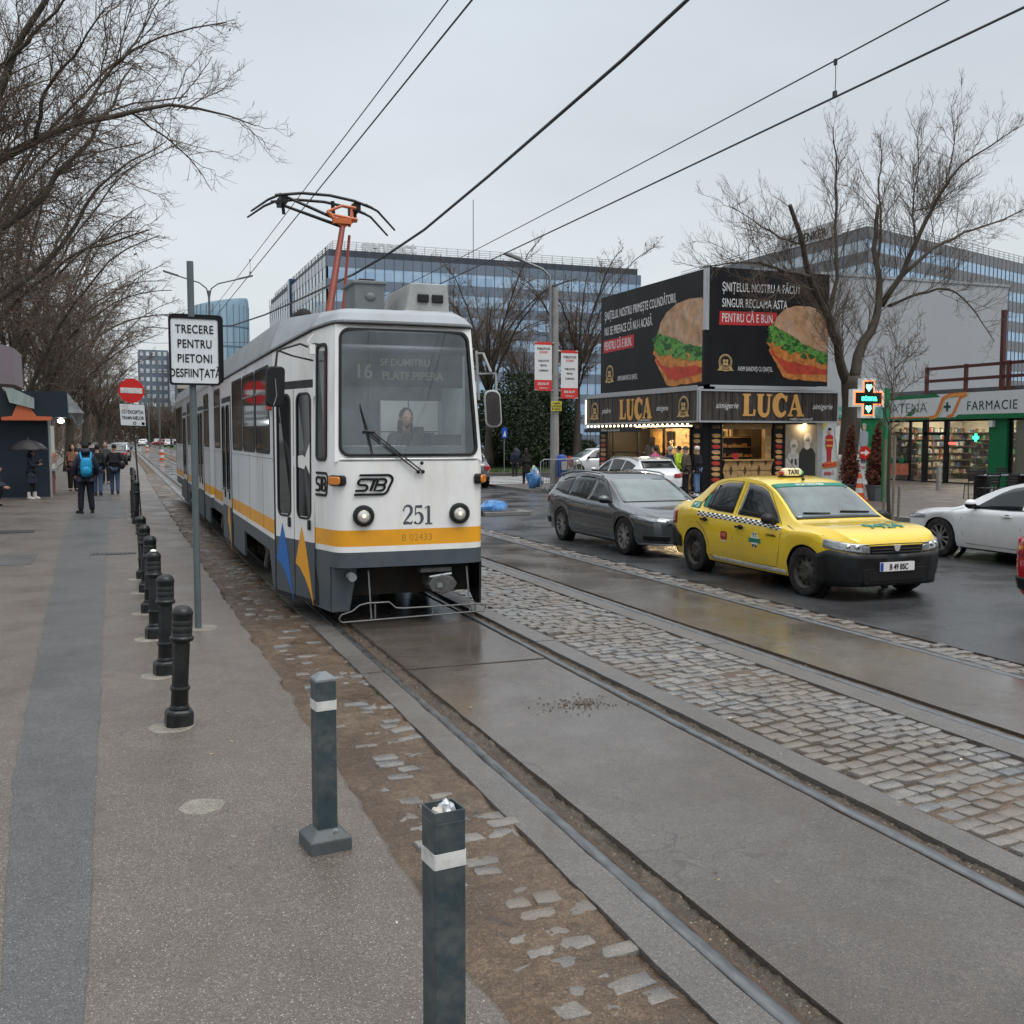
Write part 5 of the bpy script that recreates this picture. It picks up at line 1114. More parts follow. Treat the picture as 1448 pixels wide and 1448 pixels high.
c.plate(False, .7, ''); c.wheel('multi'); t.location = (13.68, 14.36, -.012); t.rotation_euler = (0, 0, math.pi); sedan = t; squash(sedan, .11, .03)
# ---- hatchback, copied for the parked and far cars
c = Car('hatchback_car', 'white hatchback with its nose to the left, half hidden behind the bakery kiosk', 4.0, 1.70, .80, 2.5, .30,
  [(0, .66), (.05, .76), (.3, .88), (.8, .98), (1.0, 1.02), (1.3, 1.18), (1.7, 1.4), (2.0, 1.49), (2.6, 1.51), (3.3, 1.46), (3.6, 1.38), (3.8, 1.1), (3.93, .98), (4.0, .7)],
  [(0, .6), (.1, .7), (.5, .82), (1.1, .93), (2.5, .98), (3.5, 1.03), (3.85, .95), (4.0, .62)], plan(4.0),
  [(0, .52), (.2, .76), (1.0, .82), (1.4, .75), (1.9, .69), (3.2, .68), (3.6, .68), (4.0, .62)], whi)
t = c.t
for sd_ in (-1, 1):
 c.side('window', [(1.28, .98), (1.6, .99), (2.1, 1.0)], [(1.3, 1.02), (1.62, 1.27), (1.8, 1.37), (2.08, 1.42)], sd_, m_cglass)
 c.side('window', [(2.18, 1.0), (2.6, 1.01), (3.2, 1.06)], [(2.16, 1.42), (2.7, 1.42), (3.25, 1.32)], sd_, m_cglass)
 c.mirror(1.32, .98, sd_, m_trim); c.handle(2.0, .84, sd_, m_trim); c.seam([(1.2, .9), (1.2, .4), (2.1, .3), (2.13, 1.0)], sd_); c.seam([(2.17, .3), (2.7, .3), (3.0, .75), (3.1, 1.0)], sd_)
c.topp('windscreen', 1.02, 1.68, .94, .95, m_cwind); c.topp('rear_window', 3.58, 3.82, .92, .92, m_cglass, .006)
c.wrap(True, .42, lambda t_: lerp(.6, .66, t_), lambda t_: lerp(.72, .8, min(1, t_ * 1.2)), m_hlens, 'headlight', .008, xin=.42); c.wrap(False, .25, lambda t_: .72, lambda t_: .95, m_tail, 'tail_light', .01, xin=.46)
c.wrap(False, .3, lambda t_: .31, lambda t_: .45, m_bump, 'rear_bumper', .01); c.wrap(True, .3, lambda t_: .24, lambda t_: .34, m_bump, 'bumper', .01); c.plate(True, .48, ''); c.plate(False, .6, ''); c.wheel('multi')
t.location = (20.6, 47.4, -.012); t.rotation_euler = (0, 0, -math.pi / 2); hatch = t; squash(hatch, .08, .0)
gre2 = paint('mid grey paint', (.15, .16, .17), .28, .3); red = paint('red paint', (.36, .012, .02), .26); blk = paint('black paint', (.015, .016, .018), .25); sil = paint('silver paint', (.36, .37, .38), .28, .5); blu = paint('dark blue paint', (.02, .03, .07), .26)
dup(hatch, (12.75, 41.5, -.012), math.pi, 'grey hatchback with its tail lamp just showing past the right edge of the tram', mats={'white paint': gre2})
dup(hatch, (10.09, 4.72, -.012), 0, 'dark red car of which only a corner shows at the right edge', mats={'white paint': red})
FARC = [(214, 629, 232, -90, red, 'small far red car standing across the street beyond the no entry sign'), (203, 624, 262, 180, whi, 'far white car just left above the far red car'), (232, 626, 240, 170, whi, 'far white car between the far red car and the tram tail'),
  (238, 631, 205, 180, whi, 'far white car right beside the rear edge of the tram'), (226, 626, 255, -80, blu, 'far dark blue car right behind the far red car'), (240, 623, 262, 180, blk, 'far black car near the tram tail'), (201, 629, 220, 180, whi, 'far white car left of the far red car, nearest to the tracks'), (222, 622, 285, 0, sil, 'far silver car in the jam behind the red car'), (236, 621, 300, 0, whi, 'farthest white car in the jam before the red lorry'),
  (181, 620, 330, 180, whi, 'tiny far white car at the end of the tram tracks')]
for px, py, Y, rz, pm, lab in FARC:
 p = atY(px, py, Y); dup(hatch, (p.x, Y, -.012), R(rz), lab, 'cars in the far traffic jam', mats={'white paint': pm})
PK = [(-1.3, 78, blk, 'black car parked at the kerb beyond the last bollards, nearest of the parked file'), (-1.0, 90, sil, 'silver grey car parked second in the far left file'), (-.8, 104, blk, 'dark car third in the far left file')]
for x, y, pm, lab in PK: dup(hatch, (x + 1.0, y, .05), math.pi, lab, 'cars parked at the far left kerb', mats={'white paint': pm})
# ================================================================ BUILDINGS
def facade_mat(name, c1, c2, cw, ch, rough=.12, spec=.5, met=0., ior=1.6):
 """glazing with each pane its own tone: cells of cw x ch metres along (x + y, z)"""
 m, nt, b = newmat(name); v = coord(nt, 'World'); sp = nt.nodes.new('ShaderNodeSeparateXYZ'); nt.links.new(v, sp.inputs[0])
 u = _math(nt, 'FLOOR', _math(nt, 'DIVIDE', _math(nt, 'ADD', sp.outputs[0], sp.outputs[1]), cw)); w_ = _math(nt, 'FLOOR', _math(nt, 'DIVIDE', sp.outputs[2], ch))
 cb = nt.nodes.new('ShaderNodeCombineXYZ'); nt.links.new(u, cb.inputs[0]); nt.links.new(w_, cb.inputs[1])
 wn = nt.nodes.new('ShaderNodeTexWhiteNoise'); nt.links.new(cb.outputs[0], wn.inputs['Vector'])
 nz = _noise(nt, v, .12, 3)
 c = _mix(nt, _math(nt, 'MULTIPLY', wn.outputs[0], .8), c1, c2); c = _mix(nt, _range(nt, nz, .35, .65, 0, .35), c, c2)
 nt.links.new(c, b.inputs['Base Color']); b.inputs['Roughness'].default_value = rough; b.inputs['Specular IOR Level'].default_value = spec; b.inputs['IOR'].default_value = ior; b.inputs['Metallic'].default_value = met
 MATS[name] = m; return m
m_gw = facade_mat('office glass', (.19, .33, .49), (.35, .49, .64), 1.63, 3.66, .08, ior=1.8)
m_gs = facade_mat('office spandrel', (.095, .13, .18), (.13, .168, .22), 1.63, 3.66, .2)
m_glw = facade_mat('office glass sky sheen', (.30, .38, .44), (.38, .45, .50), 1.63, 3.66, .1, ior=1.8)  # left facades: the sky's reflection is put into a paler glass colour
m_gls = facade_mat('office panel sky sheen', (.27, .30, .33), (.30, .33, .36), 1.63, 3.66, .25)  # spandrels lightened the same way, sky sheen mixed into their colour
m_mull = M('mullion', (.05, .06, .075), .5, .2)
m_rail2 = M('roof railing grey', (.30, .32, .33), .5, .3)
def bands(root, fn, L, floors, z0, fh, wh, wm, sm_, cw, zt):
 """window bands and spandrels of one facade: fn(u, z, d)"""
 for k in range(floors):
  z = z0 + k * fh; b = B(); b.prism([(0, z), (L, z), (L, z + wh), (0, z + wh)], fn, -.3, 0); b.obj('window_band', wm, root, world=True)
  b = B(); b.prism([(0, z + wh), (L, z + wh), (L, min(z + fh, zt)), (0, min(z + fh, zt))], fn, -.3, .06); b.obj('spandrel', sm_, root, world=True)
 b = B(); n = int(L / cw)
 for i in range(n + 1): b.prism([(i * cw - .03, z0), (i * cw + .03, z0), (i * cw + .03, zt), (i * cw - .03, zt)], fn, 0, .1)
 b.obj('mullions', m_mull, root, world=True)
t = thing('office_building', 'wide glass office block with blue window bands behind the tram and a genpact roof sign', 'building', (32.5, 170, 0))
b = B(); b.box(33, 90, 170.4, 239, 0, 32.7); b.obj('core', m_mull, t, world=True)
bands(t, frame2((32.5, 170, 0), (1, 0, 0), (0, 0, 1), (0, -1, 0)), 58, 9, .1 - 1.5, 3.66, 1.98, m_gw, m_gs, 1.63, 32.94)
fl = frame2((32.5, 206, 0), (0, -1, 0), (0, 0, 1), (-1, 0, 0)); bands(t, fl, 36, 9, -1.4, 3.66, 1.98, m_glw, m_gls, 3.26, 32.94)
fl = frame2((32.9, 240, 0), (0, -1, 0), (0, 0, 1), (-1, 0, 0)); bands(t, fl, 31, 9, -1.4, 3.66, 1.98, m_glw, m_gls, 3.26, 32.94)
b = B(); b.box(32.1, 33.2, 206.3, 208.5, 0, 32.9); b.obj('stair_slot', M('dark blue glass', (.02, .06, .12), .15), t, world=True)
b = B()
for z in (33.25, 33.6, 33.95, 34.35): b.tube([(34, 240, z), (34, 172, z), (87.5, 172, z), (87.5, 180, z)], .05, 4)
for i in range(28): b.box(34 + i * 1.98 - .04, 34 + i * 1.98 + .04, 171.95, 172.05, 32.9, 34.4)
for i in range(30): b.box(33.95, 34.05, 172 + i * 2.3 - .04, 172 + i * 2.3 + .04, 32.9, 34.4)
b.obj('roof_railing', m_rail2, t, world=True)
txt('genpact', 2.1, lambda u, v, d: (43.4 + u, 171.6 - d, 32.95 + v), M('roof letters', (.5, .52, .53), .5), t, 'roof_sign', depth=.25, sx=1.05, bold=.03)
b = B(); b.box(36, 50, 185, 200, 32.7, 34.8); b.box(60, 75, 180, 195, 32.7, 34.2); b.obj('plant_room', m_rail2, t, world=True)
b = B(); b.tube([(60, 176, 33), (60, 176, 44)], .09, 5); b.obj('roof_mast', m_rail2, t, world=True)
cx_, cy_, zt = 108.4, 130.0, 34.2
t = thing('office_building', 'dark banded office block behind the right bare tree, with a SCHENKER roof sign', 'building', (cx_, cy_, 0))
m_g2s = facade_mat('office dark panel', (.075, .08, .09), (.10, .105, .115), 1.5, 3.6, .3)
bands(t, frame2((cx_, cy_, 0), (.945, .327, 0), (0, 0, 1), (.327, -.945, 0)), 62, 10, -1.9 - .2, 3.63, 1.75, m_gw, m_g2s, 1.6, zt)
bands(t, frame2((cx_, cy_ + 60, 0), (0, -1, 0), (0, 0, 1), (-1, 0, 0)), 60, 10, -1.9 - .2, 3.63, 1.75, m_glw, m_g2s, 3.2, zt)
b = B()
for z in (zt + .35, zt + .75, zt + 1.15, zt + 1.6): b.tube([(cx_ + 1, cy_ + 58, z), (cx_ + 1, cy_ + 1.5, z), (cx_ + 58, cy_ + 21, z)], .06, 4)
for i in range(30): b.box(cx_ + 1 + i * 1.9, cx_ + 1.08 + i * 1.9, cy_ + 1.5 + i * .65, cy_ + 1.6 + i * .65, zt, zt + 1.65)
b.obj('roof_railing', m_rail2, t, world=True)
b = B(); b.box(cx_ + .8, cx_ + 55, cy_ + 21, cy_ + 60, 0, zt - .2); b.obj('core', m_mull, t, world=True)
fs_ = frame2((cx_ - .3, cy_ + 22, zt - .2), (0, -1, 0), (0, 0, 1), (-1, 0, 0))
b = B(); b.prism([(-1, 0), (16, 0), (16, 2.5), (-1, 2.5)], fs_, -.2, 0); sb = b.obj('roof_sign', M('sign board pale', (.5, .52, .53), .5), t, world=True); txt('SCHENKER', 1.5, lambda u, v, d: fs_(u + 7.5, v + .4, d), m_sblk, sb, depth=.1, sx=.95)
t = thing('grey_hall', 'plain light grey windowless hall rising behind the pharmacy roof', 'building', (41, 45, 0))
m_hall = M('hall grey cladding', (.32, .335, .35), .55, var=.04, scale=.4, dirt=(.25, .26, .27), dirtamt=.3, stretch=(1, 1, .3))
b = B(); b.box(34.6, 47.4, 45, 70, 0, 10.45); b.obj('wall', m_hall, t, world=True)
b = B(); b.box(34.5, 47.5, 44.95, 70.1, 10.45, 10.6); b.box(34.52, 34.6, 44.93, 44.99, 0, 10.45); b.obj('edge_flashing', m_rail2, t, world=True)
t = thing('round_tower', 'round pale blue glass tower far up the street, behind the crossing sign', 'building', (20.2, 220, 0))
b = B(); b.lathe([(5.6, 0), (5.6, 28.2), (5.4, 29.3)], (0, 0, 0), 40); b.v = [(x, y, z + (1.0 * (x / 5.6) if z > 27 else 0)) for x, y, z in b.v]; b.obj('glass_wall', facade_mat('tower glass', (.17, .29, .38), (.29, .40, .48), 1.2, 3.4, .1), t, smooth=40)
b = B()
for i in range(26): a = 2 * math.pi * i / 26; b.box(5.62 * math.cos(a) - .06, 5.62 * math.cos(a) + .06, 5.62 * math.sin(a) - .06, 5.62 * math.sin(a) + .06, 0, 28.5)
for z in range(4, 28, 4): b.lathe([(5.61, z), (5.66, z), (5.66, z + .25), (5.61, z + .25)], n=40)
b.obj('mullions', M('tower mullion', (.12, .17, .22), .5), t)
def slab_block(x0, x1, y, z, lab, wallc, winc, nx, nz, d=16, balc=False, name='apartment_block'):
 t = thing(name, lab, 'building', ((x0 + x1) / 2, y, 0), group=None); b = B(); b.box(x0, x1, y, y + d, 0, z); b.obj('wall', M('wall ' + lab[:12], wallc, .8, var=.1, scale=.3), t, world=True)
 wx = (x1 - x0) / nx; wz = z / nz
 for i in range(nx):
  for j in range(nz): b = B(); b.box(x0 + (i + .22) * wx, x0 + (i + .78) * wx, y - .08, y, (j + .3) * wz, (j + .78) * wz); b.obj('window', M('win ' + lab[:12], winc, .3, var=.5, scale=.3), t, world=True)
 if balc:
  b = B()
  for j in range(nz): b.box(x0 - .8, x1 + .4, y - 1.4, y, j * wz, j * wz + wz * .38)
  b.obj('balconies', M('balcony cream', (.42, .38, .34), .8, var=.1), t, world=True)
 return t
slab_block(6.2, 14.6, 330, 28, 'blue grey far tower block with rows of white windows', (.13, .165, .20), (.5, .53, .55), 5, 11)
slab_block(14.7, 16.4, 322, 27.5, 'narrow white strip of a far tower between two blocks', (.42, .46, .50), (.3, .35, .4), 1, 9)
slab_block(16.8, 21.2, 330, 22, 'far cream block with stacked balconies', (.26, .25, .24), (.08, .09, .1), 2, 8, balc=True)
slab_block(22.5, 34, 380, 15, 'low pale far block beyond the balcony block', (.34, .36, .37), (.12, .14, .15), 6, 5)
slab_block(-60, -8, 420, 14, 'long dull far block at the left end of the street', (.24, .23, .22), (.08, .09, .1), 16, 5)
slab_block(35, 88, 300, 16, 'grey far block low behind the street trees', (.22, .23, .24), (.1, .11, .12), 14, 5)
# ---------------------------------------------------------------- bakery kiosk
m_wd = M('dark wood planks', (.035, .027, .022), .55, var=.5, scale=3, stretch=(6, 6, .4), dirt=(.15, .13, .12), dirtamt=.6)
m_ban = M('black banner vinyl', (.010, .010, .012), .5, var=.4, scale=.7, spec=.18)
m_gold = M('gold letters', (.62, .33, .10), .4, var=.12, scale=4); m_gold2 = M('badge gold', (.45, .31, .14), .5, var=.2, scale=9)
m_txt = M('white print', (.66, .66, .66), .5, var=.05)
m_alum = M('aluminium trim', (.42, .43, .44), .35, .6, var=.08)
m_wood = M('pale slat wood', (.42, .26, .11), .55, var=.35, scale=5, stretch=(1, 1, 3)); m_wood2 = M('wood shadow gap', (.10, .055, .022), .7)
m_warm = M('warm lamp', (1, .8, .5), .4, emit=2.2, ecol=(1, .72, .38)); m_bulb = M('bulb', (1, .85, .6), .3, emit=2.2, ecol=(1, .82, .55))
kx, ky = 18.6, 30.4
t = thing('bakery_kiosk', 'black corner bakery kiosk with gold LUCA signs under two big burger billboards', 'kiosk', (kx, ky, .09)); K = t
b = B(); b.box(kx + .1, 23.5, ky + .1, 38.4, 2.4, 2.5); b.box(kx + .2, 23.4, ky + .2, 38.4, 3.55, 7.6); b.box(23.35, 23.55, ky + .05, 38.4, .09, 3.6); b.box(kx + .05, 23.5, 38.3, 38.45, .09, 3.6); b.box(20.9, 21.0, 32.2, 38.3, .09, 2.4, 1); b.box(20.9, 23.4, 32.3, 32.4, .09, 2.4, 1); b.box(kx + .05, 23.5, ky + .05, 38.4, .09, .12, 1)
b.obj('shell', [M('kiosk black', (.02, .019, .018), .6), M('kiosk warm wall', (.36, .25, .14), .7, var=.25, scale=3)], t, world=True)
FL = lambda x: frame2((x, 38.5, 0), (0, -1, 0), (0, 0, 1), (-1, 0, 0)); FF = lambda y: frame2((kx, y, 0), (1, 0, 0), (0, 0, 1), (0, -1, 0))
b = B(); fl = FL(kx + .12); ff = FF(ky - .02)
b.prism([(-.1, 3.78), (8.08, 3.78), (8.08, 7.68), (-.1, 7.68)], fl, -.06, 0); BL = b.obj('billboard', m_ban, t, world=True)
b = B(); b.prism([(.18, 3.78), (5.1, 3.78), (5.1, 7.72), (.18, 7.72)], ff, -.06, 0); BR = b.obj('billboard', m_ban, t, world=True)
b = B(); b.box(kx + .02, kx + .16, ky - .06, ky + .1, 5.6, 7.75); b.box(kx - .35, kx + .25, ky - .35, 38.9, 3.6, 3.68); b.box(kx - .2, 23.75, ky - .35, ky + .2, 3.6, 3.68); b.box(kx - .1, kx + .2, ky - .12, 38.6, 3.68, 3.75); b.box(kx - .1, 23.7, ky - .12, ky + .2, 3.68, 3.75); b.box(kx - .02, kx + .14, ky - .08, ky + .06, 3.72, 5.6, 1)
b.obj('ledge', [m_alum, m_ban], t, world=True)
m_bun = M('bun print', (.42, .24, .13), .5, var=.35, scale=3.2, dirt=(.55, .42, .32), dirtamt=.8); m_sal = M('salad print', (.06, .2, .03), .5, var=.8, scale=7, dirt=(.15, .36, .07), dirtamt=.7)
m_sch = M('schnitzel print', (.50, .17, .035), .5, var=.5, scale=5, dirt=(.62, .32, .1), dirtamt=.7); m_tom = M('tomato print', (.46, .05, .025), .5, var=.4, scale=4); m_chs = M('cheese print', (.6, .33, .1), .5, var=.3, scale=5)
def burger(fn, par, s, mirror=1, cut=99):
 """layers from top bun to bottom bun, drawn in a 3 x 3 unit box"""
 def ly(pts, m, d, nm):
  b = B(); P = [(min(u * s, cut), v * s) for u, v in pts]; b.prism(P, fn, d, d + .002); b.obj(nm, m, par, world=True)
 def wav(x0, y0, x1, y1, n, a, sd_): return [(lerp(x0, x1, i / n) + a * mnoise.noise((i * 1.7, sd_, 0)), lerp(y0, y1, i / n) + a * mnoise.noise((i * 1.3, sd_, 5))) for i in range(n + 1)]
 ly(wav(.1, 1.0, .75, .05, 8, .05, 1) + wav(1.0, .0, 3.2, .12, 10, .05, 2) + [(3.2, .9)] + wav(2.4, .7, .3, 1.3, 10, .06, 3), m_sch, .001, 'bottom_bun_print')
 ly(wav(.18, .95, .9, .22, 8, .05, 4) + wav(1.2, .2, 3.2, .45, 10, .05, 5) + [(3.2, 1.0)] + wav(2.4, .85, .3, 1.3, 10, .06, 6), m_tom, .004, 'tomato_print')
 ly(wav(.0, 1.25, .5, .75, 8, .07, 7) + wav(.8, .7, 3.2, .55, 12, .1, 8) + [(3.2, 1.3)] + wav(2.6, 1.2, .2, 1.75, 10, .06, 9), m_sch, .007, 'schnitzel_print')
 ly(wav(.12, 1.7, .6, 1.5, 10, .12, 10) + wav(.8, 1.35, 3.2, .7, 34, .16, 11) + [(3.2, 1.45)] + wav(2.6, 1.5, .25, 2.1, 24, .1, 12), m_sal, .010, 'salad_print')
 b = B(); rq = random.Random(int(s * 100))
 for i in range(150):
  f = rq.random(); u = lerp(.1, 3.1, f); v = lerp(1.72, 1.1, f ** .7) + rq.uniform(-.38, .22); r_ = rq.uniform(.07, .16); a = rq.uniform(0, 6.28); P = [(min((u + r_ * (1 + .35 * math.cos(3 * t_ + a)) * math.cos(t_)) * s, cut), (v + r_ * .75 * math.sin(t_)) * s) for t_ in [2 * math.pi * k / 9 for k in range(9)]]; b.prism(P, fn, .0102 + i * .00001, .0122 + i * .00004, i % 3)
 b.obj('salad_leaves_print', [m_sal, M('leaf print light', (.11, .30, .06), .5, var=.5, scale=9), M('leaf print dark', (.02, .09, .015), .5, var=.4, scale=9)], par, world=True)
 ly(wav(.3, 1.95, 1.3, 1.6, 8, .06, 13) + wav(1.6, 1.4, 3.2, 1.1, 8, .08, 14) + [(3.2, 2.3)] + [(2.9, 2.62), (2.4, 2.86), (1.8, 2.92), (1.2, 2.85), (.7, 2.62), (.4, 2.3)], m_bun, .020 if 0 else .019, 'bun_print')
burger(lambda u, v, d: fl(4.35 + u * 1.3, 3.80 + v * .93, d), BL, 1.1, cut=2.84)
burger(lambda u, v, d: ff(2.5 + u * 1.05, 4.1 + v * .98 - u * .1, d), BR, .92, cut=2.45)
def badge(fn, par, r, name='badge'):
 b = B(); b.prism(circ(0, r * .1, r, 26, r * 1.05), fn, .001, .012, 0); ring(b, circ(0, r * .1, r * .86, 26), circ(0, r * .1, r * .78, 26), fn, .012, .015, 1); b.prism(circ(0, r * .15, r * .7, 22), fn, .012, .014, 1)
 b.prism(circ(-r * .22, r * .3, r * .2, 12), fn, .014, .017, 0); b.prism(circ(r * .2, r * .28, r * .2, 12), fn, .014, .017, 0); b.prism([(-r * .45, -r * .3), (r * .45, -r * .3), (r * .3, r * .15), (0, .0), (-r * .3, r * .15)], fn, .014, .017, 0)
 b.prism([(-r * 1.25, -r * .95), (-r, -r * .75), (-r * .9, -r * .45), (r * .9, -r * .45), (r, -r * .75), (r * 1.25, -r * .95), (r * .6, -r * .95), (0, -r * 1.05), (-r * .6, -r * .95)], fn, .018, .024, 0)
 o = b.obj(name, [m_gold2, m_sblk], par, world=True); txt('LUCA', r * .32, lambda u, v, d: fn(u, v - r * .82, d + .025), m_sblk, o, sx=.9, bold=.02); return o
red_p = M('slogan red', (.45, .025, .03), .5)
def slogan(fn, par, lines, h, u0, v0, dv, redw):
 for k, s_ in enumerate(lines): txt(s_, h, lambda u, v, d, k=k: fn(u0 + u, v0 - k * dv + v + u * .012, d + .004), m_txt, par, sx=.56, bold=.006, align='LEFT', space=1.05)
 b = B(); v2 = v0 - len(lines) * dv + .02; b.prism([(u0 - .1, v2 - .1), (u0 + redw, v2 - .05), (u0 + redw + .03, v2 + h + .1), (u0 - .08, v2 + h + .06)], fn, .001, .004); o = b.obj('slogan_box', red_p, par, world=True)
 txt('PENTRU CĂ E BUN.', h, lambda u, v, d: fn(u0 + u, v2 + v + .01 + u * .01, d + .005), m_txt, o, sx=.56, bold=.006, align='LEFT', space=1.05)
slogan(fl, BL, ['ȘNIȚELUL NOSTRU PRIMEȘTE COLINDĂTORII,', 'NU SE PREFACE CĂ NU-I ACASĂ.'], .34, .25, 6.72, .62, 2.55)
slogan(ff, BR, ['ȘNIȚELUL NOSTRU A FĂCUT', 'SINGUR RECLAMA ASTA.'], .30, .68, 6.93, .53, 2.2)
badge(lambda u, v, d: fl(.75 + u, 4.5 + v, d), BL, .33); badge(lambda u, v, d: ff(.85 + u, 4.5 + v, d), BR, .27)
txt('AVEM SANDVIȘ CU ȘNIȚEL.', .19, lambda u, v, d: fl(1.45 + u, 4.22 + v, d + .004), m_txt, BL, sx=.52, align='LEFT'); txt('AVEM SANDVIȘ CU ȘNIȚEL.', .16, lambda u, v, d: ff(1.35 + u, 4.25 + v, d + .004), m_txt, BR, sx=.52, align='LEFT')
def serif_luca(fn, h, mat, par):
 b = B(); W, T = .26, .09
 def G(pts, du): stroke(b, [(u * h + du, v * h, w_ * h) for u, v, w_ in pts], fn, .03)
 x = 0
 G([(.2, 0, W), (.2, 1, W)], x); G([(.0, .97, T), (.42, .97, T)], x); G([(0, .035, T), (.62, .035, T)], x); G([(.62, 0, T * 1.2), (.66, .3, T)], x); x += .78 * h
 G([(.18, .98, W)] + [(.18, .4, W)] + arc(.42, .3, .24, .28, 180, 360, W, T * 1.2, n=12) + [(.68, .98, T)], x); G([(0, .97, T), (.38, .97, T)], x); G([(.54, .97, T), (.82, .97, T)], x); x += .92 * h
 G([(.72, .66, T), (.74, .95, T * 1.3)], x); G(arc(.44, .5, .32, .46, 35, 325, T, T, W * 1.25, n=20), x); x += .84 * h
 G([(.10, 0, T), (.42, 1.0, T)], x); G([(.40, 1.0, W * .8), (.72, 0, W)], x); G([(.2, .34, T), (.6, .34, T)], x); G([(0, .035, T), (.26, .035, T)], x); G([(.5, .035, T), (.92, .035, T)], x)
 return b.obj('shop_letters', mat, par, world=True)
b = B(); fsl = FL(kx - .42); b.prism([(-.3, 2.5), (8.49, 2.5), (8.49, 3.56), (-.3, 3.56)], fsl, -.3, 0, 0); ring(b, rrect(-.32, 8.52, 2.47, 3.6, .01, 1), rrect(-.27, 8.46, 2.53, 3.54, .01, 1), fsl, -.05, .04, 1)
for i in range(22): b.prism([(-.25 + i * .39, 2.54), (-.24 + i * .39, 2.54), (-.24 + i * .39, 3.53), (-.25 + i * .39, 3.53)], fsl, 0, .008, 2)
S1 = b.obj('fascia', [m_wd, m_alum, m_sblk], t, world=True)
serif_luca(lambda u, v, d: fsl(2.75 + u, 2.66 + v, d), .74, m_gold, S1)
for s_, u in (('pizzărie', 1.55), ('simigerie', 6.05)): txt(s_, .2, lambda a, c, d, u=u: fsl(u + a, 2.92 + c, d + .004), m_txt, S1, sx=.85, slant=.3)
txt('tradiție românească', .1, lambda a, c, d: fsl(4.7 + a, 2.56 + c, d + .004), m_txt, S1, sx=.85, slant=.3)
badge(lambda u, v, d: fsl(.5 + u, 3.0 + v, d), S1, .32); badge(lambda u, v, d: fsl(7.55 + u, 3.0 + v, d), S1, .34)
b = B(); fsf = FF(ky - .42); b.prism([(-.41, 2.5), (5.25, 2.5), (5.25, 3.54), (-.41, 3.54)], fsf, -.3, 0, 0); ring(b, rrect(-.42, 5.27, 2.47, 3.58, .01, 1), rrect(-.36, 5.22, 2.53, 3.52, .01, 1), fsf, -.05, .04, 1)
for i in range(20): b.prism([(.12 + i * .26, 2.54), (.13 + i * .26, 2.54), (.13 + i * .26, 3.51), (.12 + i * .26, 3.51)], fsf, 0, .008, 2)
S2 = b.obj('fascia', [m_wd, m_alum, m_sblk], t, world=True)
serif_luca(lambda u, v, d: fsf(1.3 + u * .98, 2.7 + v, d), .74, m_gold, S2)
txt('simigerie', .21, lambda a, c, d: fsf(.68 + a, 2.95 + c, d + .004), m_txt, S2, sx=.85, slant=.3); txt('simigerie', .21, lambda a, c, d: fsf(4.6 + a, 2.95 + c, d + .004), m_txt, S2, sx=.8, slant=.3); txt('tradiție românească', .1, lambda a, c, d: fsf(3.7 + a, 2.56 + c, d + .004), m_txt, S2, sx=.85, slant=.3)
b = B(); b.prism([(-.3, 2.5), (-.22, 2.5), (-.22, 3.5), (-.3, 3.5)], fsl, .04, .07); b.obj('light_strip', M('sign edge light', (1, .9, .65), .4, emit=1.2, ecol=(1, .85, .55)), t, world=True)
b = B()
for i in range(24): b.ball((kx - .55, 38.4 - i * .345, 2.40), .045, 8, 5)
b.obj('bulbs', m_bulb, t, world=True)
b = B(); b.box(kx - .5, kx + .1, 31.0, 38.6, 2.28, 2.34); b.prism([(.2, 2.16), (5.1, 2.16), (5.1, 2.3), (.2, 2.3)], FL(kx - .72), 0, .04, 0); b.box(kx - .72, kx + .1, 33.4, 38.3, 2.28, 2.3, 1)
aw = b.obj('awning', [M('awning black', (.02, .02, .022), .6), m_alum], t, world=True)
txt('Plămădim cu drag și-i dă gustul tău!', .085, lambda a, c, d: FL(kx - .765)(2.6 + a, 2.2 + c, d), m_txt, aw, sx=.9, slant=.2)
def food_pillar(fn, u0, u1, par):
 b = B(); b.prism([(u0, .1), (u1, .1), (u1, 2.45), (u0, 2.45)], fn, -.2, .02, 0); p_ = b.obj('pillar', m_ban, par, world=True)
 b = B(); n = 10; um = (u0 + u1) / 2; wv = (u1 - u0) * .34
 for i in range(n):
  z = .3 + i * .19; b.prism(circ(um, z + .03, wv, 12, .055), fn, .022, .026, i % 3); b.prism(circ(um + .02, z - .02, wv * .9, 12, .035), fn, .027, .03, 2 - i % 3)
 b.obj('food_prints', [m_bun, m_tom, m_chs], p_, world=True); txt('LUCA', .1, lambda a, c, d: fn(um + a, 2.28 + c, d + .022), m_bun, p_, sx=.8, bold=.02)
food_pillar(frame2((kx, 38.5, 0), (0, -1, 0), (0, 0, 1), (-1, 0, 0)), .1, .85, t); food_pillar(frame2((kx, 38.5, 0), (0, -1, 0), (0, 0, 1), (-1, 0, 0)), 7.45, 8.1, t)
fk = FF(ky); food_pillar(fk, .27, .78, t); food_pillar(fk, 2.88, 3.3, t)
b = B(); b.box(kx + .0, kx + .26, ky - .01, ky + .3, .09, 2.5); b.obj('corner_post', m_ban, t, world=True)
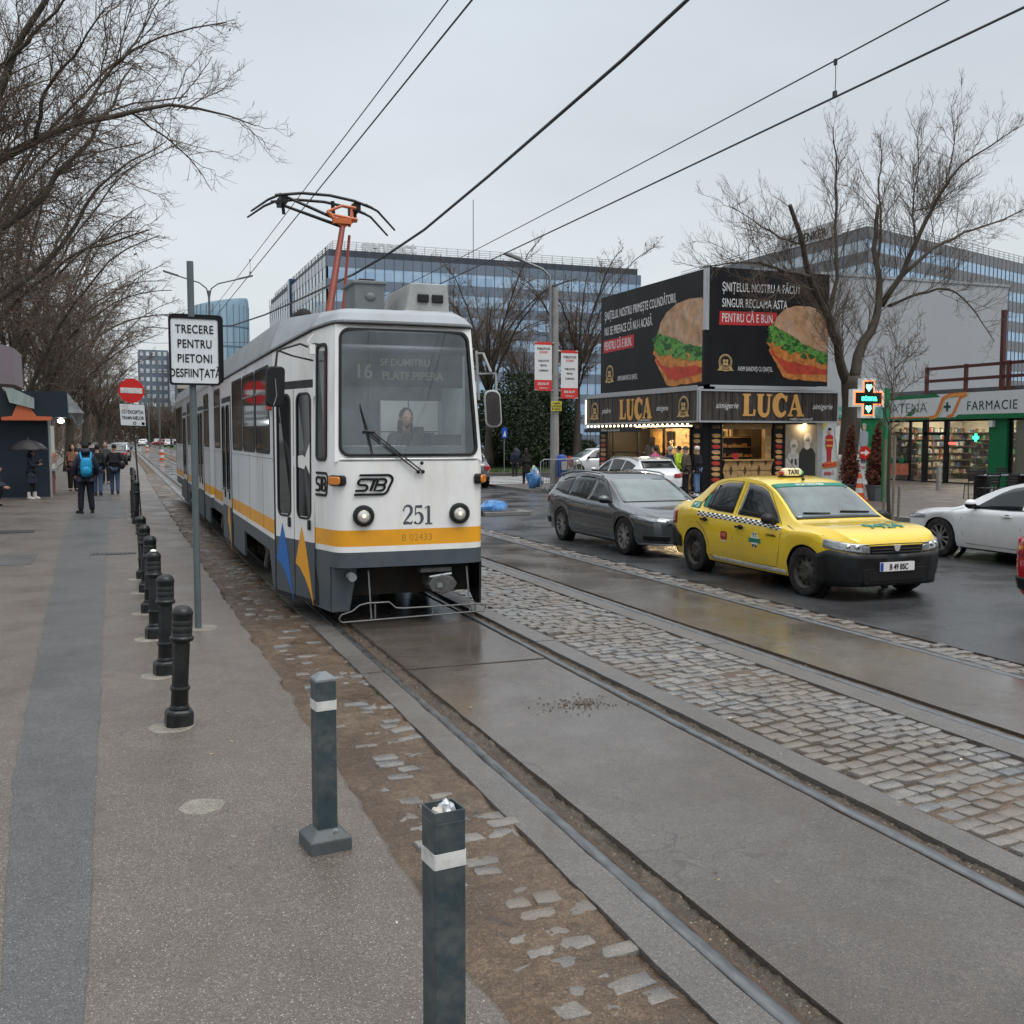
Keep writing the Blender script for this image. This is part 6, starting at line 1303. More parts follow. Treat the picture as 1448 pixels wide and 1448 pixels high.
def slat_panel(fn, u0, u1, z0, z1, par, nm):
 b = B(); b.prism([(u0, z0), (u1, z0), (u1, z1), (u0, z1)], fn, -.1, 0, 1); n = int((u1 - u0) / .26); rows = max(1, int((z1 - z0) / .26)); hv = (z1 - z0) / rows; w_ = (u1 - u0) / n
 for i in range(n):
  for j in range(rows):
   s_ = .06 if (i + j) % 2 else -.06; a, c = u0 + i * w_ + .015, u0 + (i + 1) * w_ - .015
   b.prism([(a + s_, z0 + j * hv + .012), (c + s_, z0 + j * hv + .012), (c - s_, z0 + (j + 1) * hv - .012), (a - s_, z0 + (j + 1) * hv - .012)], fn, .0, .012 + .01 * ((i * 7 + j * 3) % 3), 0)
 return b.obj(nm, [m_wood, m_wood2], par, world=True)
slat_panel(fk, .86, 2.84, .12, 1.15, t, 'counter'); slat_panel(FL(kx), .95, 7.4, .12, .98, t, 'counter'); slat_panel(frame2((20.88, 36, 0), (0, -1, 0), (0, 0, 1), (-1, 0, 0)), .4, 2.2, .9, 2.3, t, 'wall_panel')
b = B(); b.box(kx + .84, kx + 2.86, ky - .1, ky + .3, 1.15, 1.2); b.box(kx - .1, kx + .5, 31.2, 37.5, .98, 1.03); b.obj('counter_top', m_wood, t, world=True)
b = B(); b.box(kx + .5, 20.6, 31.0, 32.0, 2.36, 2.4); b.box(kx + .6, 20.8, 33, 34, 2.36, 2.4); b.box(kx + .6, 20.8, 35.2, 36.4, 2.36, 2.4); b.obj('ceiling_lamp', m_warm, t, world=True)
b = B(); b.box(kx + .86, kx + 2.84, ky + 1.3, ky + 1.5, .1, 2.0, 0)
for z in (1.25, 1.6, 1.95):
 b.box(kx + .9, kx + 2.8, ky + 1.1, ky + 1.5, z, z + .03, 1)
b.box(kx + .9, kx + 1.4, ky + .9, ky + 1.2, 1.3, 2.2, 2); b.box(kx + 2.6, kx + 2.86, ky + .1, ky + .3, 1.2, 2.4, 1); b.box(kx + .86, kx + 2.86, ky + .05, ky + .1, 2.25, 2.45, 1)
b.obj('back_bar', [M('dark cupboard', (.06, .045, .035), .5), m_wood, M('green board', (.12, .18, .15), .4)], t, world=True)
rg = random.Random(8)
def goods(name, lab, places, cols, cat, n, sz):
 b = B()
 for k in range(n):
  (x0, y0, z0), (x1, y1, z1) = places[k % len(places)]; f = rg.random(); x, y, z = lerp(x0, x1, f), lerp(y0, y1, f), lerp(z0, z1, f); s_ = [rg.uniform(.6, 1.2) * q for q in sz]
  b.box(x - s_[0], x + s_[0], y - s_[1], y + s_[1], z, z + s_[2], rg.randrange(len(cols)))
 return tag(stuff(b.obj(name, cols)), lab, cat)
goods('bread', 'loaves and pastries on the lit bakery shelves behind the counter', [((kx + .95, ky + 1.2, 1.28), (kx + 2.75, ky + 1.2, 1.28)), ((kx + .95, ky + 1.2, 1.63), (kx + 2.75, ky + 1.2, 1.63)), ((20.7, 32.6, 1.2), (20.7, 35.0, 1.2)), ((20.7, 32.6, 1.5), (20.7, 35.0, 1.5)), ((kx + .3, 32, 1.04), (kx + .3, 34, 1.04))], [m_bun, m_chs, m_sch], 'bread', 90, (.07, .07, .1))
b = B(); b.box(20.6, 20.88, 32.4, 35.2, 1.15, 1.18); b.box(20.6, 20.88, 32.4, 35.2, 1.45, 1.48); b.box(20.6, 20.88, 32.4, 35.2, .85, .88); b.obj('shelf', m_wood, t, world=True)
b = B()
for y0, y1, z0, z1, m_ in ((32.6, 33.6, 1.75, 2.2, 0), (33.8, 34.8, 1.75, 2.2, 1), (36.9, 37.9, 1.3, 2.2, 2), (36.2, 36.7, 1.2, 2.2, 0)): b.box(20.80, 20.86, y0, y1, z0, z1, m_)
b.obj('menu_board', [m_sblk, m_plate, M('board ochre', (.5, .3, .1), .5, var=.4, scale=4)], t, world=True)
b = B()
for y in (31.3, 33.2, 35.2, 37.3): b.box(kx + .05, kx + .12, y - .05, y + .05, 1.03, 2.3)
b.box(kx + .05, kx + .12, 31.2, 37.5, 1.35, 1.39); b.obj('counter_rail', m_trim, t, world=True)
b = B(); b.box(19.2, 19.9, 31.6, 33.6, 1.0, 1.55, 0); b.box(19.15, 19.95, 31.55, 33.65, 1.55, 1.6, 1); b.obj('display_case', [M('lit bread case', (.5, .28, .08), .4, var=.6, scale=8, emit=.25, ecol=(1, .6, .2)), m_alum], t, world=True)
b = B(); b.prism(rrect(-.1, .1, 0, .22, .01), frame2((kx + 1.3, ky - .05, 1.2), (1, 0, 0), (0, 0, 1), (0, -1, 0)), 0, .02); b.obj('menu_card', red_p, t, world=True)
pf = FF(ky - .01); b = B(); b.prism([(3.36, .55), (4.72, .55), (4.72, 2.42), (3.36, 2.42)], pf, -.1, .01, 0); ps_ = b.obj('poster', M('poster grey', (.28, .25, .21), .5, var=.35, scale=1.5), t, world=True)
b = B(); g1, g2, g3 = 0, 1, 2
def fig(u, z, s_, coat, sh):
 b.prism([(u - .34 * s_, .56), (u + .34 * s_, .56), (u + .33 * s_, z - .45 * s_), (u + .2 * s_, z - .26 * s_), (u - .2 * s_, z - .26 * s_), (u - .33 * s_, z - .45 * s_)], pf, .011, .012 + sh, coat)
 b.prism(circ(u, z + .06 * s_, .17 * s_, 16, .2 * s_), pf, .014 + sh, .016 + sh, 0); b.prism(circ(u, z - .0 * s_, .105 * s_, 14, .11 * s_), pf, .017 + sh, .018 + sh, 3); b.prism(circ(u - .02, z - .18 * s_, .12 * s_, 14, .13 * s_), pf, .019 + sh, .02 + sh, 0); b.prism(rrect(u - .07 * s_, u + .07 * s_, z + .0, z + .025, .008), pf, .019 + sh, .02 + sh, 1)
fig(3.72, 1.65, .95, 0, 0); fig(4.3, 1.85, 1.05, 1, .01)
b.prism([(3.55, .6), (3.62, 1.2), (3.7, 1.2), (3.66, .6)], pf, .013, .014, 1); b.prism([(3.8, .6), (3.76, 1.2), (3.84, 1.2), (3.92, .6)], pf, .013, .014, 1); b.prism([(3.46, .95), (4.05, .8), (4.05, .9), (3.5, 1.1)], pf, .015, .016, 0)
b.obj('portraits', [M('poster pale', (.5, .49, .47), .5, var=.2, scale=9), M('poster black', (.03, .03, .03), .5), m_plate, M('poster skin', (.32, .29, .26), .5, var=.2, scale=9)], ps_, world=True)
b = B(); b.prism([(3.36, .12), (4.72, .12), (4.72, .52), (3.36, .52)], pf, -.1, .0, 0); b.box(kx + 3.3, kx + 3.36, ky - .03, ky + .1, .1, 2.5, 1); b.box(kx + 4.72, kx + 4.95, ky - .03, ky + .1, .1, 2.5, 2); b.obj('base_panel', [m_wood, m_ban, m_alum], t, world=True)
b = B(); b.lathe([(.05, 0), (.07, .06)], (kx + 4.1, ky - .12, 2.38), 10); b.obj('poster_lamp', m_bulb, t, world=True)
ld = bpy.data.lights.new('poster_spot', 'POINT'); ld.energy = 8; ld.color = (1, .75, .4); ld.shadow_soft_size = .05; lo = bpy.data.objects.new('poster_spot', ld); COL.objects.link(lo); lo.location = (kx + 4.1, ky - .2, 2.3)
for x, y in ((19.6, 31.6), (19.8, 34.2), (19.8, 36.6)):
 ld = bpy.data.lights.new('kiosk_lamp', 'POINT'); ld.energy = 60; ld.color = (1, .74, .42); ld.shadow_soft_size = .2; lo = bpy.data.objects.new('kiosk_lamp', ld); COL.objects.link(lo); lo.location = (x, y, 2.1)
# ---------------------------------------------------------------- pharmacy
PX_ = 31.27
t = thing('pharmacy', 'pharmacy shop front with white CATENA FARMACIE fascia, green columns and lit shelves', 'shop', (PX_, 32, .09))
m_grn = M('pharmacy green', (.008, .15, .055), .45, var=.08); m_fwh = M('fascia white', (.60, .62, .62), .4, var=.04); m_for = M('fascia orange', (.66, .20, .04), .4)
m_shopw = M('shop cream', (.62, .55, .42), .6, var=.06); m_pg = glassy('shop glass', (.93, .97, .95), .95, 1.45)
fp = frame2((PX_, 36.2, 0), (0, -1, 0), (0, 0, 1), (-1, 0, 0))
b = B(); b.box(PX_ + .2, 39, 16, 36.2, 3.2, 3.9); b.box(PX_, 39, 36.0, 36.2, .09, 3.9, 1); b.box(35.4, 35.5, 16, 36, .09, 3.2, 2); b.box(PX_ + .2, 35.4, 35.9, 35.98, .09, 3.0, 2); b.box(PX_ + .3, 35.4, 16, 36, 2.95, 3.0, 2); b.box(PX_ + .0, 39, 16, 36, .09, .11, 3)
b.obj('shell', [M('roof dark', (.08, .08, .085), .7), m_grn, m_shopw, M('shop floor', (.3, .27, .24), .4)], t, world=True)
b = B(); b.prism([(-.1, 2.68), (20, 2.68), (20, 3.78), (-.1, 3.68)], fp, -.05, .3, 0); F_ = b.obj('fascia', m_fwh, t, world=True)
b = B(); f3 = lambda u, v, d: fp(u, v, d + .302); b.prism([(-.1, 2.68), (20, 2.68), (20, 2.76), (-.1, 2.76)], f3, 0, .004, 0); b.prism([(-.1, 3.52), (3.6, 3.58), (3.4, 3.71), (-.1, 3.68)], f3, 0, .004, 0); b.prism([(4.3, 2.68), (9.3, 2.68), (9.5, 2.86), (4.6, 2.86)], f3, .004, .007, 0); b.prism([(0, 2.76), (3, 2.76), (3.2, 2.80), (0, 2.84)], f3, .004, .006, 1)
for u0 in (3.05, 9.4):
 for k, (m_, off, w_) in enumerate(((1, 0, .16), (2, .17, .03))): stroke(b, [(u0 + off, 2.74, w_), (u0 + .35 + off, 2.8, w_), (u0 + .55 + off, 3.15, w_), (u0 + .7 + off, 3.5, w_), (u0 + 1.0 + off, 3.62, w_), (u0 + 1.9 + off, 3.66, w_)], f3, .009, m_)
stroke(b, [(4.0, 2.76, .12), (4.3, 2.86, .13), (4.5, 3.2, .13), (4.65, 3.5, .12), (5.0, 3.63, .1)], f3, .009, 1); b.prism(rrect(3.95, 4.05, 3.0, 3.36, .01), f3, .004, .012, 3); b.prism(rrect(3.83, 4.17, 3.13, 3.23, .01), f3, .004, .0125, 3)
b.prism([(1.75, 2.86), (2.25, 3.2), (2.2, 2.95), (2.0, 2.84)], f3, .006, .008, 0)
b.obj('fascia_swoosh', [m_grn, m_for, M('swoosh yellow', (.6, .5, .1), .4), M('dark teal', (.01, .05, .05), .4)], F_, world=True)
txt('CATENA', .42, lambda u, v, d: f3(.35 + u, 2.98 + v, d + .003), M('fascia lettering', (.09, .11, .11), .4), F_, sx=1.12, bold=-.012, align='LEFT'); txt('FARMACIE', .36, lambda u, v, d: f3(5.0 + u, 3.02 + v, d + .003), MATS['dark teal'], F_, sx=.98, bold=0, align='LEFT', space=1.1)
for q in ((PX_ - .15, PX_ + .3, 36.0, 36.5, .09, 3.75), (PX_ - .1, PX_ + .25, 29.4, 30.25, .09, 2.68), (PX_ - .1, PX_ + .25, 21.4, 22.2, .09, 2.68)): b = B(); b.box(*q); b.obj('column', m_grn, t, world=True)
b = B()
for y in (36.0, 34.6, 33.75, 32.55, 30.3, 29.35, 27.6, 25.6, 23.8, 22.2): b.box(PX_ + .02, PX_ + .1, y - .06, y + .06, .1, 2.68)
b.box(PX_ + .02, PX_ + .1, 22.2, 36, 2.6, 2.68); b.box(PX_ + .02, PX_ + .1, 22.2, 36, .1, .16); b.box(PX_ + .0, PX_ + .12, 32.55, 33.75, 2.05, 2.17); b.box(PX_ + .0, PX_ + .12, 33.6, 33.85, .1, 2.68); b.box(PX_ + .0, PX_ + .12, 32.45, 32.65, .1, 2.68); b.obj('window_frame', m_trim, t, world=True)
b = B(); b.quad((PX_ + .05, 36, .16), (PX_ + .05, 22.2, .16), (PX_ + .05, 22.2, 2.6), (PX_ + .05, 36, 2.6)); b.obj('window', m_pg, t, world=True)
b = B(); b.box(PX_ + .3, PX_ + .34, 27.5, 29.35, .1, 2.6); b.obj('cream_blind', m_shopw, t, world=True)
m_ceil = M('shop lamp', (1, .95, .85), .4, emit=9, ecol=(1, .9, .74)); b = B()
for y in (34.8, 33, 31.2, 28, 25.5, 23): b.box(32.2, 34.6, y - .15, y + .15, 2.9, 2.94)
b.obj('ceiling_lamp', m_ceil, t, world=True)
b = B()
for z in (.35, .65, .95, 1.25, 1.55, 1.85, 2.15): b.box(34.9, 35.4, 17, 36, z, z + .03)
for z in (.3, .6, .9, 1.2, 1.5): b.box(32.0, 32.3, 34.9, 35.9, z, z + .03); b.box(32.3, 32.6, 31, 32.2, z, z + .03); b.box(33.4, 33.7, 23, 28.5, z, z + .03)
for z in (.35, .65, .95, 1.25, 1.55, 1.85, 2.15): b.box(PX_ + .4, 35.3, 35.5, 35.9, z, z + .03)
for x in (32.4, 33.4, 34.4): b.box(x, x + .04, 35.5, 35.9, .1, 2.4)
b.box(33.2, 33.8, 30, 31.5, .1, 1.0); b.obj('shelf', M('shelf brown', (.2, .14, .09), .6), t, world=True)
pcol = [M('pack ' + n_, c_, .5) for n_, c_ in (('white', (.6, .58, .52)), ('cream', (.5, .4, .26)), ('red', (.35, .06, .04)), ('green', (.08, .25, .1)), ('brown', (.2, .12, .07)), ('blue', (.1, .16, .3)))]
goods('medicine_packs', 'rows of medicine boxes on the lit pharmacy shelves', [((PX_ + .45, 35.6, z), (35.2, 35.6, z)) for z in (.38, .68, .98, 1.28, 1.58, 1.88, 2.18)] + [((35.0, 17, z), (35.0, 36, z)) for z in (.38, .68, .98, 1.28, 1.58, 1.88, 2.18)] + [((32.1, 34.95, z), (32.1, 35.85, z)) for z in (.33, .63, .93, 1.23, 1.53)] + [((32.4, 31.05, z), (32.4, 32.15, z)) for z in (.33, .63, .93, 1.23, 1.53)] + [((33.5, 23, z), (33.5, 28.5, z)) for z in (.33, .63, .93, 1.23)], pcol, 'goods', 2200, (.06, .075, .17))
m_led2 = M('led green', (.05, .9, .35), .4, emit=1.6, ecol=(.05, 1, .4)); m_led3 = M('led red', (.8, .1, .08), .4, emit=1.0, ecol=(1, .12, .1))
b = B(); fw_ = frame2((PX_ + .02, 31.0, 1.95), (0, -1, 0), (0, 0, 1), (-1, 0, 0)); b.prism(circ(0, 0, .2, 18), fw_, -.02, 0, 1); b.prism([(-.06, -.16), (.06, -.16), (.06, -.06), (.16, -.06), (.16, .06), (.06, .06), (.06, .16), (-.06, .16), (-.06, .06), (-.16, .06), (-.16, -.06), (-.06, -.06)], fw_, .0, .01); b.obj('window_sign', [m_led2, m_trim], t, world=True)
b = B(); fw_ = frame2((PX_ + .02, 32.2, 1.72), (0, -1, 0), (0, 0, 1), (-1, 0, 0)); b.prism(rrect(-.2, .2, -.05, .05, .03), fw_, 0, .01); b.obj('window_sign', m_led3, t, world=True)
b = B(); b.box(PX_ - .02, PX_ + .03, 34.6, 35.95, .35, .85, 0); b.prism(circ(.25, .95, .14, 12), lambda u, v, d: (PX_ - d, 35.9 - u, v), 0, .03, 1); b.prism(circ(.9, .95, .14, 12), lambda u, v, d: (PX_ - d, 35.9 - u, v), 0, .03, 1); b.obj('window_decal', [M('decal orange', (.5, .15, .08), .5, var=.5, scale=6), m_grn], t, world=True)
b = B(); b.box(PX_ - .25, PX_ - .1, 29.95, 30.15, 2.35, 2.6); b.obj('alarm_box', m_plate, t, world=True, bevel=.01)
m_brn = M('brown steel', (.075, .022, .018), .5, var=.15)
b = B()
for z in (4.2, 4.7): b.box(PX_ - .02, PX_ + .06, 16, 33.8, z, z + .12)
for y in (33.7, 31.6, 29.5, 27.4): b.box(PX_ - .04, PX_ + .08, y - .06, y + .06, 3.75, 4.85)
b.box(PX_ - .05, PX_ + .1, 29.75, 29.9, 3.75, 6.75); b.obj('terrace_railing', m_brn, t, world=True)
t = thing('poster_booth', 'white and green booth covered with a firefighter poster, behind the whitewashed tree', 'booth', (26.9, 33, .09))
m_turq = M('booth turquoise', (.10, .34, .28), .5); b = B(); b.box(25.4, 28.4, 33, 35.5, .09, 3.1); b.obj('wall', M('booth white', (.5, .53, .53), .5, var=.1, scale=2), t, world=True)
fb_ = frame2((25.4, 32.99, 0), (1, 0, 0), (0, 0, 1), (0, -1, 0)); b = B(); b.prism([(0, 2.72), (3, 2.72), (3, 3.15), (0, 3.15)], fb_, 0, .08, 0); b.prism([(2.3, .3), (3, .3), (3, 2.7), (1.8, 2.7), (2.1, 2.2), (2.3, 1.6)], fb_, 0, .004, 1); b.prism([(0, 1.9), (.5, 2.7), (0, 2.7)], fb_, .004, .008, 2); b.prism([(.05, .75), (.9, .82), (.9, 1.02), (.05, .95)], fb_, .012, .016, 3); b.obj('poster', [m_turq, m_grn, M('poster yellow', (.55, .42, .05), .5), m_for], t, world=True)
txt('Mămică', .17, lambda u, v, d: fb_(.48 + u, .82 + v + u * .08, d + .017), red_p, t, sx=.9, bold=.02); txt('este l', .17, lambda u, v, d: fb_(.5 + u, .5 + v, d + .01), red_p, t, sx=.9, bold=.02); txt('Pret', .16, lambda u, v, d: fb_(2.1 + u, .72 + v, d + .01), red_p, t, sx=.9); txt('catena', .2, lambda u, v, d: fb_(.7 + u, 2.84 + v, d + .085), m_txt, t, sx=1)
def flatman(u, z0, s_, top, leg, hair, k):
 b = B(); d0 = .006 + .004 * k
 for P, m_, dd in (([(u - .1 * s_, z0), (u - .02 * s_, z0), (u, z0 + .5 * s_), (u + .02 * s_, z0), (u + .11 * s_, z0), (u + .14 * s_, z0 + .75 * s_), (u - .14 * s_, z0 + .75 * s_)], 1, 0), ([(u - .16 * s_, z0 + .65 * s_), (u + .16 * s_, z0 + .65 * s_), (u + .2 * s_, z0 + .8 * s_), (u + .2 * s_, z0 + 1.2 * s_), (u + .06 * s_, z0 + 1.28 * s_), (u - .06 * s_, z0 + 1.28 * s_), (u - .2 * s_, z0 + 1.2 * s_), (u - .2 * s_, z0 + .8 * s_)], 0, .001), (circ(u, z0 + 1.42 * s_, .09 * s_, 14, .13 * s_), 2, .002), (circ(u, z0 + 1.51 * s_, .1 * s_, 12, .06 * s_), 3, .003)):
  b.prism(P, fb_, d0 + dd, d0 + dd + .001, m_)
 if top is red_p:
  for zz in (.75, 1.0): b.prism([(u - .18 * s_, z0 + zz * s_), (u + .18 * s_, z0 + zz * s_), (u + .18 * s_, z0 + (zz + .06) * s_), (u - .18 * s_, z0 + (zz + .06) * s_)], fb_, d0 + .004, d0 + .005, 4)
 b.obj('poster_figure', [top, leg, M('poster face', (.5, .32, .22), .5), hair, MATS['poster yellow']], t, world=True)
flatman(.5, .95, .88, red_p, red_p, m_sblk, 0); flatman(.95, 1.2, .95, m_plate, m_plate, m_bun, 1); flatman(2.15, .95, 1.0, M('poster suit', (.28, .32, .36), .5), M('poster trousers', (.06, .07, .09), .5), M('poster grey hair', (.35, .35, .35), .5), 2)
b = B(); b.prism(circ(2.2, 1.35, .27, 24), fb_, .03, .036, 0); b.prism([(1.98, 1.31), (2.2, 1.31), (2.2, 1.22), (2.42, 1.35), (2.2, 1.48), (2.2, 1.39), (1.98, 1.39)], fb_, .036, .04, 1); b.obj('arrow_sign', [m_sred, m_plate], t, world=True)
# ---------------------------------------------------------------- kiosk on the left sidewalk
m_navy = M('navy panel', (.018, .028, .042), .5, var=.12, scale=1.2, bump=.03, bscale=20); m_kor = M('kiosk orange', (.55, .14, .06), .5, var=.05)
t = thing('sidewalk_kiosk', 'dark navy kiosk with orange roof trim and a lit side window on the left sidewalk', 'kiosk', (-3.3, 36, .06)); Z = .06
b = B(); b.box(-5.6, -2.12, 36.05, 38.6, Z, 2.6); b.obj('wall', m_navy, t, world=True)
b = B(); b.box(-5.8, -1.5, 35.6, 39.0, 2.6, 3.42); b.obj('roof_box', M('navy roof', (.014, .024, .034), .55, var=.1), t, world=True)
b = B(); b.prism([(-3.4, 2.5), (-2.0, 2.5), (-1.95, 2.62), (-2.4, 2.63), (-2.58, 2.9), (-2.95, 2.98), (-3.1, 2.63), (-3.4, 2.6)], lambda u, v, d: (u, 35.58 - d, v), 0, .06); b.obj('orange_trim', m_kor, t, world=True)
b = B(); b.prism([(-3.15, 3.05), (-2.45, 2.86), (-2.45, 3.2), (-3.3, 3.62)], lambda u, v, d: (u, 35.5 - d, v), 0, .05); b.obj('mint_panel', M('mint grey panel', (.30, .36, .34), .5, var=.25, scale=6, stretch=(5, 5, .3)), t, world=True)
b = B(); b.box(-2.12, -2.06, 36.4, 38.4, .95, 2.35, 0); b.box(-2.12, -1.95, 36.2, 38.5, .88, .95, 1); b.box(-2.12, -2.08, 36.1, 38.5, Z, .88, 2); b.box(-2.10, -2.04, 36.05, 36.12, Z, 2.6, 3)
for i in range(4): b.box(-2.06, -2.04, 36.5 + i * .5, 36.9 + i * .5, 1.1, 1.35 + .1 * (i % 2), 4 if i % 2 else 1)
b.obj('side_window', [M('lit shop side', (.25, .27, .25), .3, emit=.12, ecol=(.8, .85, .7)), m_alum, M('brick red panel', (.20, .07, .05), .7), m_alum, m_for], t, world=True)
b = B(); b.ball((-1.75, 36.6, 2.5), (.1, .1, .07), 12, 8); b.obj('lamp', M('white lamp', (1, 1, 1), .3, emit=12, ecol=(.9, 1, 1)), t, world=True)
b = B(); b.poly([(-1.5, 35.62, 3.38), (-1.02, 35.9, 2.75), (-1.15, 36.2, 2.35), (-1.3, 36.1, 2.6), (-1.48, 35.7, 2.75)]); b.poly([(-1.48, 36.4, 3.3), (-1.05, 36.7, 2.5), (-1.25, 36.9, 2.3), (-1.46, 36.6, 2.7)]); o = b.obj('torn_awning', M('grey plastic sheet', (.3, .32, .33), .45, var=.4, scale=5), t, world=True); md = o.modifiers.new('s', 'SOLIDIFY'); md.thickness = .008
t = thing('shop_awning', 'mauve awning edge of the stall at the left border, above the navy kiosk', 'awning', (-2.7, 24, .06))
b = B(); b.prism([(-4.5, 3.25), (-2.0, 3.08), (-2.02, 3.85), (-4.5, 4.6)], lambda u, v, d: (u, 23.9 + d, v), 0, 2.0); b.obj('canvas', M('mauve canvas', (.20, .165, .185), .7, var=.08), t, world=True)
b = B(); b.tube([(-3.3, 24.1, .0), (-3.3, 24.1, 3.2)], .03, 8); b.tube([(-4.4, 25.7, .0), (-4.4, 25.7, 3.2)], .03, 8); b.obj('awning_post', m_galv, t, world=True)
# ================================================================ STREET FURNITURE ON THE FAR SIDE
m_conc = M('concrete post', (.25, .245, .235), .8, var=.12, scale=5, bump=.2, dirt=(.12, .11, .1), dirtamt=.4)
p = atG(784, 692, .085); lx, ly = p.x, p.y
t = thing('street_lamp', 'concrete post with a curved steel lamp arm beside the bakery corner', 'street lamp', (lx, ly, .085))
b = B(); b.tube([(0, 0, 0), (0, 0, 7.2)], [.17, .12], 12); b.obj('post', m_conc, t, smooth=60)
b = B(); b.tube([(-.18, -.05, 4.2), (-.2, -.05, 7.2), (-.24, -.05, 7.6), (-.5, -.05, 7.82), (-1.35, -.05, 8.1)], .045, 8); b.tube([(-.2, -.05, 6.2), (0, 0, 6.2)], .02, 6); b.tube([(-.2, -.05, 5.0), (0, 0, 5.0)], .02, 6); arm = b.obj('arm', m_galv, t, smooth=60)
b = B(); b.prism([(-1.3, 8.05), (-1.3, 8.16), (-1.9, 8.32), (-1.95, 8.24)], lambda u, v, d: (u, -.05 + d, v), -.1, .1); b.obj('lamp_head', M('lamp grey', (.2, .21, .22), .5), arm, bevel=.02)
m_bred = M('banner red', (.52, .035, .03), .5); m_bwh = M('banner white', (.6, .6, .6), .5, var=.04)
for k, (x0, z0, lab) in enumerate(((-.86, 3.62, 'white and red advertising banner, left one on the lamp post'), (.16, 3.35, 'white and red advertising banner, right one on the lamp post, hung lower'))):
 tb = thing('banner', lab, 'banner', (lx + x0, ly - .2, z0), group='advertising banners on the lamp post'); fnb = frame2((0, 0, 0), (1, 0, 0), (0, 0, 1), (0, -1, 0))
 b = B(); b.prism([(0, 0), (.66, 0), (.66, 1.72), (0, 1.72)], fnb, -.015, 0); c_ = b.obj('cloth', m_bwh, tb)
 for z0_, z1_ in ((0, .38), (1.62, 1.72)): b = B(); b.prism([(0, z0_), (.66, z0_), (.66, z1_), (0, z1_)], fnb, 0, .003); b.obj('red_band', m_bred, c_)
 for s_, z, h in (('PUBLICITATE', 1.44, .085), ('OOH.RO', 1.32, .08), ('PUBLICITATE', 1.02, .07), ('PENTRU', .86, .07), ('COMPANIA', .68, .07)): txt(s_, h, lambda u, v, d, z=z: (.34 + u, -.001 - d, z + v), m_bred if z > 1.3 and s_ != 'PUBLICITATE' else m_sblk, c_, world=False, sx=.72, bold=.02)
 txt('0752 760 477', .085, lambda u, v, d: (.33 + u, -.005 - d, .2 + v), m_bwh, c_, world=False, sx=.65, bold=.03); txt('by Bioenerg.ro', .06, lambda u, v, d: (.33 + u, -.005 - d, .07 + v), m_bwh, c_, world=False, sx=.65)
 b = B(); b.tube([(-.1 if k else .8, .1, 1.7), (.66 if k else 0, -.0, 1.7)], .02, 6); b.tube([(-.1 if k else .8, .1, .02), (.66 if k else 0, 0, .02)], .02, 6); b.obj('bracket', m_galv, tb)
o = B(); fy = frame2((lx - .02, ly - .2, 3.08), (1, 0, 0), (0, 0, 1), (0, -1, 0)); o.prism(rrect(-.2, .2, -.17, .17, .01), fy, 0, .01); yo = tag(o.obj('yellow_plate', M('plate yellow', (.55, .48, .05), .5)), 'small yellow notice plate on the lamp post under the banners', 'sign')
for k, s_ in enumerate(('CUMPĂR', 'LOCUINȚE', 'ÎN ZONĂ')): txt(s_, .07, lambda u, v, d, k=k: fy(u, .06 - .1 * k + v, .011 + d), m_sblk, yo, sx=.8, bold=.03, world=True)
q = atG(789, 690, .085)
t = thing('litter_bin', 'round blue litter bin with a white sheet stuck on it, beside the lamp post', 'bin', (lx + .12, ly - .38, .085)); m_bin = M('bin blue', (.015, .06, .26), .45, var=.1)
b = B(); b.lathe([(.16, .45), (.19, .5), (.205, 1.0), (.205, 1.1), (.19, 1.12), (.17, 1.2), (.08, 1.26), (.001, 1.27)], n=18); b.obj('body', m_bin, t, smooth=40)
b = B(); b.prism(rrect(-.1, .1, .72, 1.02, .01), lambda u, v, d: (u, -.195 - d, v), .0, .02); b.obj('notice', m_butt, t); b = B(); b.tube([(0, .1, .0), (0, .1, .6)], .03, 8); b.obj('stand', m_galv, t)
def barrier(x, y, rz, lab, L=1.9):
 t = thing('crowd_barrier', lab, 'barrier', (x, y, .085), rz, 'steel barriers round the lamp post'); b = B(); b.tube([(-L / 2, 0, .05), (-L / 2, 0, 1.0), (-L / 2 + .12, 0, 1.1), (L / 2 - .12, 0, 1.1), (L / 2, 0, 1.0), (L / 2, 0, .05)], .02, 8); b.tube([(-L / 2, 0, .2), (L / 2, 0, .2)], .016, 6); fr = b.obj('frame', m_galv, t, smooth=60)
 b = B()
 for i in range(1, 15): b.tube([(-L / 2 + L * i / 15, 0, .2), (-L / 2 + L * i / 15, 0, 1.1)], .008, 5)
 b.obj('bars', m_galv, fr)
 for s_ in (-1, 1): b = B(); b.tube([(s_ * L * .38, -.25, .0), (s_ * L * .38, 0, .12), (s_ * L * .38, .25, .0)], .016, 6); b.obj('foot', m_galv, t)
barrier(lx - .05, ly - .72, R(-3), 'steel barrier before the lamp post, beside the rubbish bag', 1.55); barrier(lx + .72, ly + .1, R(78), 'steel barrier side on, right of the lamp post', 1.6)
m_bag = M('blue plastic bag', (.02, .16, .42), .3, var=.6, scale=9, spec=.7, dirt=(.35, .45, .6), dirtamt=.5)
p = atG(757, 690, .085); o = crumple((p.x - .1, p.y - .15, .42), (.28, .25, .38), 3, m_bag, 'rubbish_bag'); tag(o, 'full blue rubbish bag leaning on the barrier by the lamp post', 'bag')
p = atG(699, 728, -.01); o = crumple((p.x, p.y + .2, .17), (.42, .3, .17), 9, m_bag, 'rubbish_bag'); tag(o, 'flat blue rubbish bag lying on the road right of the tram', 'bag')
